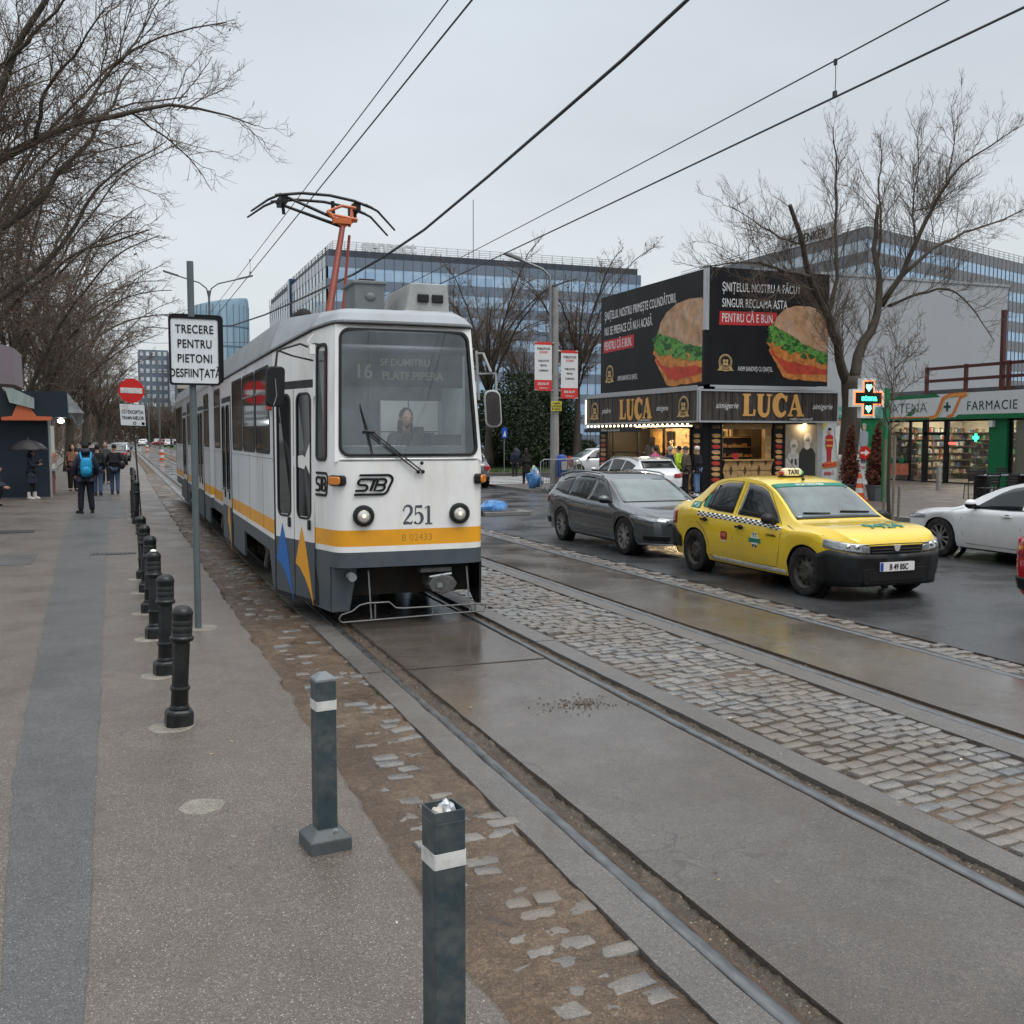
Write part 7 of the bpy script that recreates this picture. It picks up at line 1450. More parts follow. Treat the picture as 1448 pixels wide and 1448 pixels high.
b = B(); b.box(-.4, .5, -.15, .2, 0, .12); o = b.obj('crate', M('dark crate', (.03, .035, .04), .6), bevel=.01); o.location = (p.x, p.y - .12, -.01); tag(o, 'dark flat crate under the blue bag on the road', 'crate')
b = B(); b.box(-.5, .75, -.25, -.1, 0, .1); b.box(.6, .75, -.1, .4, 0, .1); b.tube([(.1, 0, .12), (.9, -.1, .08)], .02, 6); o = b.obj('kerb_island', m_kerb, bevel=.015); o.location = (p.x + .1, p.y - .15, -.012); tag(o, 'small broken kerb island under the crate on the road', 'kerb')
p = atG(1250, 710, .09); gx, gy = p.x, p.y
t = thing('pharmacy_cross', 'lit pharmacy cross reading atena in green lights on a green pole', 'sign', (gx, gy, .09)); Yg = gy
b = B(); ztop = atY(1250, 553, Yg).z; b.box(-.07, .07, -.07, .07, 0, ztop); b.obj('pole', m_grn, t, bevel=.01)
c0 = atY(1228, 563, Yg - .25); fx = lambda u, v, d: (c0.x - gx + u * 1.0, c0.y - gy - d, c0.z - .09 + v)
def crs(a, w_): return [(-w_, -a), (w_, -a), (w_, -w_), (a, -w_), (a, w_), (w_, w_), (w_, a), (-w_, a), (-w_, w_), (-a, w_), (-a, -w_), (-w_, -w_)]
b = B(); b.prism(crs(.56, .25), fx, -.16, 0); cb = b.obj('case', M('case white', (.6, .62, .6), .4), t); b = B(); b.prism(crs(.50, .19), fx, 0, .008); b.obj('led_border', M('led border red', (.8, .15, .05), .4, emit=.9, ecol=(1, .25, .08)), cb)
b = B(); b.prism(crs(.46, .155), fx, .009, .014); sc_ = b.obj('screen', m_sblk, cb); txt('atena', .17, lambda u, v, d: fx(u + .02, v - .07, d + .015), m_led2, sc_, world=False, sx=1.05, bold=.03)
b = B()
for v0 in (.3, -.3): b.prism([(0, v0 - .12), (.11, v0 + .01), (.09, v0 + .09), (.03, v0 + .09), (0, v0 + .05), (-.03, v0 + .09), (-.09, v0 + .09), (-.11, v0 + .01)], fx, .015, .02)
b.obj('led_hearts', M('led mint', (.2, .9, .6), .4, emit=1.3, ecol=(.25, 1, .65)), sc_)
b = B(); b.box(c0.x - gx + .4, -.05, c0.y - gy + .1, c0.y - gy + .16, c0.z - .15, c0.z - .02); b.obj('bracket', m_grn, t)
p = atG(1215, 708, .09); t = thing('traffic_cone', 'orange and white traffic cone between the two dried thujas', 'cone', (p.x, p.y, .09)); m_co = M('cone orange', (.62, .09, .025), .5); b = B(); b.box(-.2, .2, -.2, .2, 0, .04); b.obj('base', m_co, t, bevel=.01)
b = B(); hs = [(.155, .04), (.125, .24), (.105, .38), (.085, .52), (.065, .66), (.04, .82), (.02, .84)]
for i in range(6): b.lathe(hs[i:i + 2], n=18, m=i % 2, caps=False)
b.obj('cone_body', [m_co, m_tape], t, smooth=60)
m_chair = M('chair black', (.012, .012, .013), .45, var=.2)
def chair():
 t = thing('cafe_chair', '', 'chair'); b = B()
 for i in range(5): b.box(-.21, .21, -.2 + i * .085, -.135 + i * .085, .43, .45)
 b.obj('seat', m_chair, t, bevel=.004); b = B()
 for i in range(4): b.box(-.2, .2, .2 + .02 * i, .22 + .02 * i, .56 + i * .085, .62 + i * .085)
 b.obj('backrest', m_chair, t, bevel=.004)
 for x, y, h, dx, dy in ((-.2, -.2, .44, -.02, -.03), (.2, -.2, .44, .02, -.03), (-.21, .2, .9, 0, .08), (.21, .2, .9, 0, .08)): b = B(); b.tube([(x + dx, y + dy, 0), (x, y, .44), (x, y + (.1 if h > .5 else 0), h)], .014, 6); b.obj('leg', m_chair, t)
 return t
ch0 = chair()
CH = [(1376, 706, 150, 'black slatted cafe chair nearest the pharmacy door'), (1400, 700, 20, 'black slatted cafe chair on the far side of the cafe table, left'), (1395, 712, 170, 'black slatted cafe chair in front of the cafe table, left'), (1420, 714, 185, 'black slatted cafe chair in front of the cafe table, middle'), (1425, 699, 0, 'black slatted cafe chair on the far side of the cafe table, right'), (1450, 713, 165, 'black slatted cafe chair cut by the right edge of the photo')]
for i, (px, py, rz, lab) in enumerate(CH):
 o = ch0 if i == 0 else dup(ch0); p = atG(px, py, .09); o.location = p; o.rotation_euler = (0, 0, R(rz)); o['label'] = lab; o['group'] = 'cafe chairs before the pharmacy'
p = atG(1415, 706, .09); t = thing('cafe_table', 'long dark cafe table among the black chairs', 'table', p); b = B(); b.box(-.9, .9, -.35, .35, .72, .75); b.obj('table_top', M('table grey', (.12, .14, .16), .3), t, bevel=.01)
for x in (-.75, .75): b = B(); b.box(x - .03, x + .03, -.3, .3, 0, .72); b.obj('leg', m_chair, t)
p = atG(1327, 693, .09); b = B(); b.lathe([(.09, 0), (.09, .8), (.075, .88), (.001, .9)], n=14); o = b.obj('stone_bollard', m_conc, smooth=50); o.location = p; tag(o, 'short round concrete bollard before the pharmacy door', 'bollard')
p = atY(713, 650, 48); t = thing('crossing_marker', 'small blue crossing sign on a thin pole right of the tram mirror', 'sign', (p.x, 48, .1)); b = B(); b.tube([(0, 0, 0), (0, 0, 2.4)], .02, 8); b.obj('pole', m_galv, t); zz = atY(713, 613, 48).z - .1
b = B(); b.box(-.14, .14, -.06, -.03, zz - .22, zz + .28); pn = b.obj('sign_panel', M('sign blue', (.015, .07, .4), .4), t); b = B(); b.prism([(-.09, -.14), (.07, -.16), (.02, .16)], lambda u, v, d: (u, -.065 - d, zz + v), 0, .005); b.obj('pictogram', m_tape, pn)
b = B(); b.box(-12, 26, 0, .25, 0, 1.0); o = b.obj('low_wall', m_conc); o.location = (atY(720, 640, 64).x, 64, .1); tag(o, 'low grey concrete wall behind the lawn and evergreens', 'wall')
t = thing('mesh_fence', 'thin steel mesh fence on the wall behind the lawn', 'fence', (atY(720, 640, 64).x, 64.1, 1.1)); b = B()
for i in range(20): b.box(-12 + i * 2, -11.94 + i * 2, 0, .06, 0, 2.2)
for z in (.1, 2.15): b.box(-12, 26, .02, .05, z, z + .05)
b.obj('post', m_galv, t); b = B()
for i in range(150): b.box(-12 + i * .25, -11.985 + i * .25, .03, .04, 0, 2.2)
b.obj('mesh', m_galv, t)
t = thing('double_lamp', 'tall thin double armed street lamp behind the crossing sign', 'street lamp', (4.9, 60, 0)); b = B(); b.tube([(0, 0, 0), (0, 0, 10.1)], [.1, .06], 8); b.obj('pole', m_zinc, t, smooth=60)
for s_ in (-1, 1):
 b = B(); b.tube([(0, 0, 9.6), (s_ * .12, 0, 10.2), (s_ * .5, 0, 10.5), (s_ * 1.75, 0, 10.85)], .04, 6); a_ = b.obj('arm', m_zinc, t, smooth=60); b = B(); b.prism([(s_ * 1.6, 10.78), (s_ * 1.6, 10.86), (s_ * 2.4, 11.08), (s_ * 2.4, 11.0)], lambda u, v, d: (u, d, v), -.12, .12); b.obj('lamp_head', m_zinc, a_)
b = B(); b.box(-.12, .12, -.1, .1, 7.9, 8.4); b.obj('cable_bracket', m_rust, t)
for k, (x, y) in enumerate(((4.65, 92), (4.6, 130), (4.7, 180))):
 t = thing('catenary_pole', ['steel catenary pole with cross arm past the tram tail', 'second catenary pole up the street', 'third, smallest catenary pole up the street'][k], 'pole', (x, y, 0), group='catenary poles between the tracks'); b = B(); b.tube([(0, 0, 0), (0, 0, 8)], .11, 8); b.obj('pole', m_zinc, t); b = B(); b.tube([(-2.2, 0, 7.2), (-1.9, 0, 7.5), (1.9, 0, 7.5), (2.2, 0, 7.2)], .04, 6); b.obj('arm', m_zinc, t)
for k, (px, py) in enumerate(((229, 652), (208, 640))):
 p = atG(px, py, 0); t = thing('traffic_barrel', ['orange and white barrel on the far tracks, nearer one', 'orange and white barrel on the far tracks, farther one'][k], 'barrel', (p.x, p.y, 0), group='barrels on the far tracks', scale=.55); b = B()
 for i in range(4): b.lathe([(.34, .05 + i * .42), (.32, .05 + i * .42 + .42)], n=16, m=i % 2, caps=(i == 3))
 b.obj('barrel_body', [m_co, m_tape], t); b = B(); b.lathe([(1.3, 0), (1.1, .12), (.3, .16), (.001, .16)], n=16); b.obj('sand_heap', m_dirt, t)
p = atY(232, 615, 430); t = thing('lorry', 'red and white lorry at the far end of the traffic jam', 'lorry', (p.x, 430, 0), R(80)); b = B(); b.box(-1.6, 3.2, 0, 2.4, 1.0, 4.3); b.obj('cargo_box', red, t, bevel=.05); b = B(); b.box(-3.6, -1.8, .1, 2.3, .7, 3.0); cbx = b.obj('cab', whi, t, bevel=.1); b = B(); b.box(-3.62, -2.3, .05, .1, 1.7, 2.6); b.obj('cab_window', m_cglass, cbx)
for x in (-2.8, .2, 2.2): b = B(); b.lathe([(.5, 0), (.5, .35)], (x, .0, .5), 16, ax='y'); b.obj('wheel', m_tyre, t)
# ================================================================ TREES
m_bark = M('dark wet bark', (.052, .041, .033), .8, var=.4, scale=6, bump=.6, bscale=26, stretch=(1, 1, .3), dirt=(.07, .075, .045), dirtamt=.5)
m_twig = M('brown twigs', (.105, .076, .056), .8, var=.3, scale=2)
m_twig2 = M('grey brown twigs', (.125, .096, .075), .8, var=.3, scale=2)
m_dry = M('withered leaves', (.13, .062, .035), .8, var=.5, scale=2)
def resample(P, n):
 P = np.asarray(P, float); d = np.r_[0, np.cumsum(np.linalg.norm(np.diff(P, axis=0), axis=1))]; t = np.linspace(0, d[-1], n)
 Q = np.c_[[np.interp(t, d, P[:, k]) for k in range(3)]].T
 for _ in range(2): Q[1:-1] = (Q[:-2] + 2 * Q[1:-1] + Q[2:]) / 4
 return Q, d[-1]
def tubes(P, r0, r1, n):
 """P (M, K, 3) polylines -> vertices and quads of all tubes at once"""
 Mn, K, _ = P.shape; T = np.gradient(P, axis=1); T /= np.linalg.norm(T, axis=2, keepdims=True) + 1e-9
 ref = np.where(np.abs(T[:, :1, 2:3]) < .9, [[[0, 0, 1.]]], [[[1., 0, 0]]]); U = np.cross(T, np.broadcast_to(ref, T.shape)); U /= np.linalg.norm(U, axis=2, keepdims=True) + 1e-9; W = np.cross(T, U)
 t = np.linspace(0, 1, K)[None, :]; r = (r0[:, None] * (1 - t) + r1[:, None] * t)[:, :, None, None]
 a = np.arange(n) * 2 * np.pi / n; V = P[:, :, None, :] + r * (U[:, :, None, :] * np.cos(a)[None, None, :, None] + W[:, :, None, :] * np.sin(a)[None, None, :, None])
 i = np.arange(K - 1)[:, None] * n; k = np.arange(n)[None, :]; q = np.stack([i + k, i + (k + 1) % n, i + n + (k + 1) % n, i + n + k], -1).reshape(-1, 4)
 F = (q[None] + (np.arange(Mn) * K * n)[:, None, None]).reshape(-1, 4); return V.reshape(-1, 3), F
def npmesh(name, V, F, mats, parent, smooth=True, mi=None):
 me = bpy.data.meshes.new(name); me.vertices.add(len(V)); me.vertices.foreach_set('co', np.asarray(V, 'f').ravel()); k = F.shape[1]
 me.loops.add(F.size); me.loops.foreach_set('vertex_index', F.astype('i').ravel()); me.polygons.add(len(F)); me.polygons.foreach_set('loop_start', np.arange(0, F.size, k, dtype='i'))
 try: me.polygons.foreach_set('loop_total', np.full(len(F), k, 'i'))
 except Exception: pass
 me.polygons.foreach_set('use_smooth', np.full(len(F), smooth)); me.update(calc_edges=True); me.validate()
 for m in (mats if isinstance(mats, list) else [mats]): me.materials.append(m)
 if mi is not None: me.polygons.foreach_set('material_index', mi.astype('i'))
 o = bpy.data.objects.new(name, me); COL.objects.link(o)
 if parent is not None: o.parent = parent; WM[o.name] = WM[parent.name]
 return o
def spawn(rg, P, r, L, dens, lf, af, up, K=5, tmin=.15, wob=.06, minl=.15, rr=.45, spread=None, maxr=.05):
 """children along polylines P (M,K,3): dens per metre, lf length factor of what is left of the parent, af branching angle"""
 Mn, Kp, _ = P.shape; nch = rg.poisson(dens * L); idx = np.repeat(np.arange(Mn), nch); m = len(idx)
 if m == 0: return None
 t = rg.uniform(tmin, 1, m); f = t * (Kp - 1); i0 = np.minimum(f.astype(int), Kp - 2); fr = (f - i0)[:, None]
 p0 = P[idx, i0] * (1 - fr) + P[idx, i0 + 1] * fr; d = P[idx, i0 + 1] - P[idx, i0]; d /= np.linalg.norm(d, axis=1, keepdims=True) + 1e-9
 rnd = rg.normal(size=(m, 3)); rnd -= d * (rnd * d).sum(1, keepdims=True); rnd /= np.linalg.norm(rnd, axis=1, keepdims=True) + 1e-9
 a = rg.normal(af, .22, m)[:, None]; d2 = d * np.cos(a) + rnd * np.sin(a); d2[:, 2] += up * .5; d2 /= np.linalg.norm(d2, axis=1, keepdims=True)
 l = np.maximum(minl, lf * L[idx] * (1.15 - .75 * t) * rg.uniform(.6, 1.3, m)); s_ = np.linspace(0, 1, K)[None, :, None]
 bend = np.zeros((m, 1, 3)); bend[:, 0, 2] = up * rg.uniform(.1, .7, m); bend[:, 0, :2] += rg.normal(0, .12, (m, 2))
 Q = p0[:, None] + l[:, None, None] * (d2[:, None] * s_ + bend * s_**2 * .6); Q[:, 1:] += rg.normal(0, 1, (m, K - 1, 3)) * (wob * l[:, None, None] * .5) * s_[:, 1:]
 rad = np.minimum(np.minimum(r[idx] * rr * (1.1 - .5 * t), .0054 * l + .0026), maxr); return Q, rad, l
def bare_tree(name, label, base, limbs, seed, dens=(2.6, 4.2, 5.0), lf=(.42, .4, .38), up=.5, trunk=None, twig=None, group=None, white=None, dry=0, tipr=.0024, twr=1.0, levels=3, cat='tree'):
 """limbs: list of (points, r0, r1) in world space; three orders of twigs are grown along them"""
 rg = np.random.default_rng(seed); t = thing(name, label, cat, base, group=group); off = np.array(base)
 b = B()
 for P, r0, r1 in trunk or []:
  n = 16; Q, _ = resample(P, n); b.tube([tuple(q - off) for q in Q], [lerp(r0, r1, (i / (n - 1)) ** .8) * (1 + (.25 * (1 - i / 3) if i < 3 and Q[0][2] < .5 else 0)) * (1 + .07 * mnoise.noise((i * .9, seed, 0))) for i in range(n)], 14)
 for P, r0, r1 in limbs:
  n = 14; Q, _ = resample(P, n); Q[1:-1] += rg.normal(0, .035, (n - 2, 3)) * min(1, r0 * 8); b.tube([tuple(q - off) for q in Q], [lerp(r0, r1, (i / (n - 1)) ** .8) * .72 for i in range(n)], 8)
 b.obj('trunk', m_bark, t, smooth=180)
 if white:
  b = B(); Q, _ = resample(trunk[0][0], 16); zs = [q for q in Q if q[2] < white + .1]
  b.tube([tuple(q - off) for q in zs], [trunk[0][1] * (1.05 + (.25 * (1 - i / 3) if i < 3 else 0)) + .004 for i in range(len(zs))], 14); b.obj('whitewash', M('trunk whitewash', (.5, .5, .48), .8, var=.25, scale=5, stretch=(1, 1, .4), dirt=(.08, .07, .06), dirtamt=.9, bump=.5, bscale=30), t, smooth=180)
 allV, allF, o = [], [], 0; src = []
 for P, r0, r1 in limbs:
  Q, L = resample(P, 9); src.append((Q[None], np.array([(r0 + r1) / 2]), np.array([L])))
 cur = None
 parts = [[], [], []]
 for Q, r, L in src:
  s_ = spawn(rg, Q, r, L, dens[0], lf[0] * min(1, 3.2 / L[0]) if L[0] > 3.2 else lf[0], .85, up, 7, .12, .10, rr=.55)
  if s_:
   for k in range(3): parts[k].append(s_[k])
 cur = [np.concatenate(x) for x in parts]; out = [(cur[0], cur[1], 5)]
 lv = cur
 for k in range(1, levels):
  s_ = spawn(rg, lv[0], lv[1], lv[2], dens[k], lf[k], .75, up * .8, 5 if k == 1 else 4, .1, .09, minl=.12, rr=.6)
  if not s_: break
  out.append((s_[0], np.maximum(s_[1], tipr), 3)); lv = s_
 Vs, Fs, o = [], [], 0
 for P, r, n in out:
  for nn in {n}:
   V, F = tubes(P - off, np.maximum(r, tipr * 1.3) * twr, np.full(len(r), tipr) * twr, nn); Vs.append(V); Fs.append(F + o); o += len(V)
 npmesh('crown', np.concatenate(Vs), np.concatenate(Fs), twig or m_twig, t)
 if dry:
  tips = out[-1][0][:, -1]; pick = rg.integers(0, len(tips), dry); p = tips[pick] + rg.normal(0, .08, (dry, 3)) - off; s_ = rg.uniform(.03, .07, (dry, 1)); u = rg.normal(size=(dry, 3)); v = rg.normal(size=(dry, 3)); u /= np.linalg.norm(u, axis=1, keepdims=True); v /= np.linalg.norm(v, axis=1, keepdims=True)
  V = np.stack([p - u * s_, p + v * s_ * .6, p + u * s_, p - v * s_ * .6], 1).reshape(-1, 3); npmesh('withered_leaves', V, np.arange(dry * 4).reshape(-1, 4), m_dry, t, smooth=False)
 return t
def lim(pts, Y0, dY, r0, r1, **k):
 """a limb traced at distance Y0, wandering dY in depth along its length"""
 n = len(pts); return ([tuple(atY(x, y, Y0 + dY * (i / (n - 1)) ** 1.2)) for i, (x, y) in enumerate(pts)], r0, r1)
Y = 28.5
TR = [([(23.2, 28.5, .05), tuple(atY(1199, 640, Y)), tuple(atY(1205, 580, Y)), tuple(atY(1203, 532, Y))], .33, .32)]
LB = [lim([(1200, 545), (1184, 508), (1185, 469), (1164, 437), (1147, 395), (1135, 346), (1126, 311), (1117, 290)], Y, -1.2, .26, .09), lim([(1168, 448), (1182, 430), (1182, 346), (1178, 297), (1185, 258), (1182, 216), (1178, 180)], Y - .5, 1.0, .12, .025),
      lim([(1144, 391), (1105, 384), (1073, 370), (1028, 372), (990, 380)], Y - .9, -1.6, .09, .02), lim([(1205, 545), (1217, 486), (1238, 451), (1249, 426), (1245, 402), (1233, 367), (1242, 290)], Y, .9, .28, .09),
      lim([(1246, 432), (1277, 388), (1294, 346), (1322, 293), (1343, 240), (1392, 212), (1440, 180)], Y + .4, -1.6, .16, .02), lim([(1277, 388), (1312, 353), (1354, 332), (1396, 321), (1462, 290)], Y + .3, 1.8, .11, .025),
      lim([(1256, 433), (1291, 416), (1343, 405), (1378, 437), (1406, 483)], Y + .4, -1.8, .085, .015), lim([(1240, 370), (1249, 300), (1238, 268), (1249, 233), (1245, 190)], Y + .9, 1.2, .08, .02),
      lim([(1135, 346), (1100, 335), (1062, 310), (1030, 290)], Y - .8, -1, .045, .012), lim([(1294, 346), (1290, 290), (1300, 230), (1296, 185)], Y, 1.6, .06, .015), lim([(1343, 240), (1350, 200), (1345, 150)], Y - 1, .8, .04, .012), lim([(1150, 410), (1120, 400), (1090, 420), (1050, 450)], Y - .9, -1.2, .04, .01)]
bare_tree('street_tree', 'big bare street tree with whitewashed foot between the bakery kiosk and the pharmacy', (23.2, 28.5, .05), LB, 11, dens=(5.6, 6.0, 6.5), lf=(.66, .48, .42), up=.7, trunk=TR, white=1.5, twr=1.05)
def auto_limbs(rg, base, H, spread, n, r, lean=(0, 0), low=.28):
 out = []; x, y, z = base
 for i in range(n):
  a = 2 * math.pi * (i + rg.uniform(-.3, .3)) / n; h0 = H * rg.uniform(low, low + .22); up_ = rg.uniform(.35, 1.0); R0 = spread * rg.uniform(.6, 1.05); h1 = h0 + (H - h0) * up_ * .85; rad = r * rg.uniform(.35, .55)
  dx, dy = math.cos(a) * R0 + lean[0], math.sin(a) * R0 + lean[1]
  p0 = (x + lean[0] * .15, y + lean[1] * .15, h0); p1 = (x + dx * .35, y + dy * .35, lerp(h0, h1, .5)); p2 = (x + dx * .75, y + dy * .75, lerp(h0, h1, .85)); p3 = (x + dx * 1.1, y + dy * 1.1, h1 - .05 * H * rg.random())
  out.append(([p0, p1, p2, p3], rad, .025))
 return out
rgt = random.Random(21)
A0 = [([(-5.2, 19, .05), (-5.0, 19, 3), (-4.6, 19, 5.5)], .34, .28)]
AL = [lim([(-170, 330), (-60, 262), (0, 232), (50, 196), (109, 169), (179, 156), (252, 143), (298, 149), (362, 178)], 19, 1.0, .17, .012), lim([(-150, 380), (-40, 240), (0, 139), (17, 66), (63, 0), (90, -60)], 19, -1.0, .16, .05), lim([(-130, 420), (0, 330), (55, 285), (100, 225), (130, 196), (160, 150), (190, 90)], 19.5, 1.5, .13, .02),
      lim([(-100, 470), (20, 420), (75, 370), (120, 290), (170, 230), (235, 200)], 20, 2.0, .11, .015), lim([(50, 196), (60, 130), (110, 70), (150, 10)], 19.2, -1, .06, .015), lim([(109, 169), (150, 110), (200, 50), (230, -10)], 19.4, 1, .05, .012), lim([(-30, 120), (40, 60), (110, -20)], 18.6, -.6, .07, .02), lim([(179, 156), (230, 190), (270, 225), (300, 270)], 19.7, .8, .03, .008), lim([(252, 143), (280, 110), (300, 80)], 20, .4, .02, .008)]
bare_tree('street_tree', 'nearest left tree, its long bare limb reaching into the upper left sky', (-5.2, 19, .05), AL, 31, dens=(5.8, 6.2, 7), lf=(.66, .5, .44), up=.12, trunk=A0, twr=1.0)
LT = [(-4.4, 30, 15.5, 5.4, .34, (1.4, 0), 'second left tree, its trunk hidden by the mauve awning'), (-3.6, 42, 16, 5.6, .36, (1.0, 0), 'left tree standing right behind the navy kiosk'), (-3.1, 51, 15, 5.2, .3, (.8, 0), 'left tree two behind the navy kiosk'), (-2.6, 62, 14, 5.0, .3, (.6, 0), 'bare tree of the far left row, behind the no entry sign'), (-2.2, 76, 14, 5.2, .3, (.6, 0), 'far left tree beyond the parked cars'),
      (-7.5, 36, 17, 5.5, .36, (.5, 0), 'left tree standing back from the sidewalk, behind the kiosk roof'), (-1.5, 96, 13, 5, .3, (.3, 0), 'brown tree near the far end of the left row'), (-1.0, 125, 13, 5, .3, (0, 0), 'last tree of the left row beside the tracks')]
for k, (x, y, H_t, sp, r, ln, lab) in enumerate(LT):
 lb = auto_limbs(rgt, (x, y, 0), H_t, sp, 15 if y < 70 else 11, r * .62, ln, .16)
 bare_tree('street_tree', lab, (x, y, .05), lb, 50 + k, dens=(4.2, 5.2, 6.0) if y < 45 else (4.5, 4.5, 4.5), lf=(.56, .47, .44), up=.1, trunk=[([(x, y, .05), (x + .1, y, H_t * .25), (x + ln[0] * .3, y, H_t * .5), (x + ln[0] * .5, y, H_t * .7)], r, .02)], twig=m_twig2 if k % 2 else m_twig, group='bare trees along the left sidewalk', twr=1.0 + y / 70, dry=900 if k in (0, 2, 3) else 300)
MT = [(691, 640, 56, 15, 4.6, .3, 0, 'bare tree behind the right mirror of the tram, left of the lamp post'), (815, 640, 54, 14.5, 4.2, .26, 1800, 'bare tree with withered brown leaves right behind the lamp post'), (742, 640, 66, 12, 4, .25, 300, 'thinner bare tree behind the lamp post banners'), (640, 640, 64, 13, 4.5, .28, 0, 'bare tree rising behind the tram roof equipment')]
for k, (px, py, y, H_t, sp, r, dry, lab) in enumerate(MT):
 x = atY(px, py, y).x; lb = auto_limbs(rgt, (x, y, 0), H_t, sp, 13, r * .8, (0, 0), .26)
 bare_tree('bare_tree', lab, (x, y, .1), lb, 80 + k, dens=(5, 5.5, 5), lf=(.5, .42, .4), up=.5, trunk=[([(x, y, .1), (x + .1, y, H_t * .3), (x - .1, y, H_t * .55), (x + .05, y, H_t * .7)], r, .015)], dry=dry, twr=1.6, group='bare trees behind the lamp post')
FT = [(9, 150, 9), (8.6, 190, 10), (20, 170, 9), (23, 120, 8), (27, 150, 9), (19.5, 96, 9)]
for k, (x, y, H_t) in enumerate(FT):
 lb = auto_limbs(rgt, (x, y, 0), H_t, 3.4, 7, .2, (0, 0), .3); bare_tree('bare_tree', ['small far tree on the verge beyond the traffic jam', 'farther tree on the verge beyond the red car', 'far roadside tree hidden by the tram', 'roadside tree in the gap right of the tram', 'far tree below the glass office', 'roadside tree behind the tram roof'][k], (x, y, 0), lb, 120 + k, dens=(3, 3, 3), lf=(.5, .45, .4), up=.4, trunk=[([(x, y, 0), (x, y, H_t * .5), (x, y, H_t * .85)], .2, .05)], twr=3.2, levels=3)
m_ever = M('evergreen leaves', (.028, .042, .020), .7, var=.6, scale=1.2, dirt=(.05, .07, .025), dirtamt=.6); m_thuja = M('dried thuja', (.13, .042, .025), .8, var=.5, scale=5, dirt=(.05, .02, .015), dirtamt=.6)
def leafy(name, label, base, blobs, n, size, mat, seed, cat='tree', trunk_h=1.5, r=.12, group=None, parent=None):
 rg = np.random.default_rng(seed); t = parent or thing(name, label, cat, base, group=group); w_ = np.array([b_[3] * b_[4] * b_[5] for b_ in blobs]) ** .7; pk = rg.choice(len(blobs), n, p=w_ / w_.sum()); bl = np.array(blobs)[pk]
 d = rg.normal(size=(n, 3)); d /= np.linalg.norm(d, axis=1, keepdims=True); rr = rg.uniform(.25, 1, (n, 1)) ** .45 * (1 + .18 * np.sin(d[:, :1] * 7 + seed) * np.sin(d[:, 2:] * 6))
 p = bl[:, :3] + d * rr * bl[:, 3:6]; u = d * .4 + rg.normal(size=(n, 3)) * .6; u /= np.linalg.norm(u, axis=1, keepdims=True); v = np.cross(u, rg.normal(size=(n, 3))); v /= np.linalg.norm(v, axis=1, keepdims=True); s_ = rg.uniform(.5, 1.3, (n, 1)) * size
 V = np.stack([p - u * s_, p + v * s_ * .45, p + u * s_, p - v * s_ * .45], 1).reshape(-1, 3); npmesh('crown', V, np.arange(n * 4).reshape(-1, 4), mat, t, smooth=False)
 if trunk_h:
  b = B(); b.tube([(0, 0, 0), (.05, 0, trunk_h * .5), (0, 0, trunk_h)], [r, r * .8, r * .4], 8); b.obj('trunk', m_bark, t, smooth=60)
 return t
for k, (px, y, h, w_, lab) in enumerate(((735, 55, 5.6, 1.7, 'dark evergreen left of the lamp post'), (764, 57, 5.6, 1.6, 'dark evergreen right behind the lamp post foot'), (700, 58, 4.6, 1.4, 'low evergreen by the tram mirror'), (796, 56, 4.6, 1.0, 'narrow evergreen right of the lamp post'), (775, 60, 5.8, 1.5, 'tall evergreen behind the banners'))):
 x = atY(px, 640, y).x; leafy('evergreen_tree', lab, (x, y, .12), [(0, 0, h * .55, w_, w_, h * .45), (w_ * .3, 0, h * .3, w_ * .8, w_, h * .3), (-w_ * .35, .2, h * .72, w_ * .6, w_ * .6, h * .28)], 6500, .11, m_ever, 200 + k, trunk_h=h * .8)
for k in range(9): leafy('shrub', ['low dark shrub under the evergreens', 'low dark shrub by the grey wall', 'small shrub on the lawn behind the walkers'][k % 3] + [', nearest the tram', ', behind the two walkers', ', between the walkers and the bin', ', behind the bin', ', right of the bin', ', by the white hatchback', ', beyond the wall', ', at the lawn edge', ', before the bare trees'][k], (atY(690 + k * 19, 640, 60).x, 58 + (k % 3) * 2.2, .1), [(0, 0, .8, 1.1, 1, .8), (.5, 0, 1.1, .6, .6, .6)], 1800, .1, m_ever, 230 + k, 'shrub', 0, group='shrubs at the lawn edge')
for k, (px, py, lab, dx) in enumerate(((1201, 706, 'dried red brown thuja in a grey tub, left of the traffic cone', 0), (1238, 708, 'dried red brown thuja in a grey tub, right of the traffic cone', 0))):
 p = atG(px, py, .09); t = thing('potted_thuja', lab, 'plant', (p.x, p.y, .09), group='dried thujas in tubs')
 b = B(); b.lathe([(.21, 0), (.29, .42), (.31, .42), (.31, .47), (.27, .47), (.26, .4), (.001, .4)], n=4, a0=math.pi / 4); b.obj('pot', M('tub grey', (.09, .10, .105), .6, var=.1), t, bevel=.012)
 leafy('', '', None, [(0, 0, .75, .3, .3, .35), (0, 0, 1.1, .26, .26, .5), (0, 0, 1.6, .16, .16, .6), (.04, 0, 1.95, .08, .08, .4)], 5200, .045, m_thuja, 250 + k, parent=t, trunk_h=1.6, r=.04)
p = atG(1257, 737, .09); sx_, sy_ = p.x, p.y
SL = [lim(q, sy_, d, .022, .005) for q, d in (([(1258, 640), (1257, 600), (1262, 560), (1266, 500), (1270, 455)], .3), ([(1257, 600), (1245, 570), (1235, 540)], -.3), ([(1262, 565), (1285, 545), (1310, 530)], .4), ([(1257, 610), (1280, 590), (1300, 570)], -.4), ([(1262, 550), (1252, 520), (1248, 490)], .2), ([(1266, 520), (1290, 500), (1310, 480)], .3))]
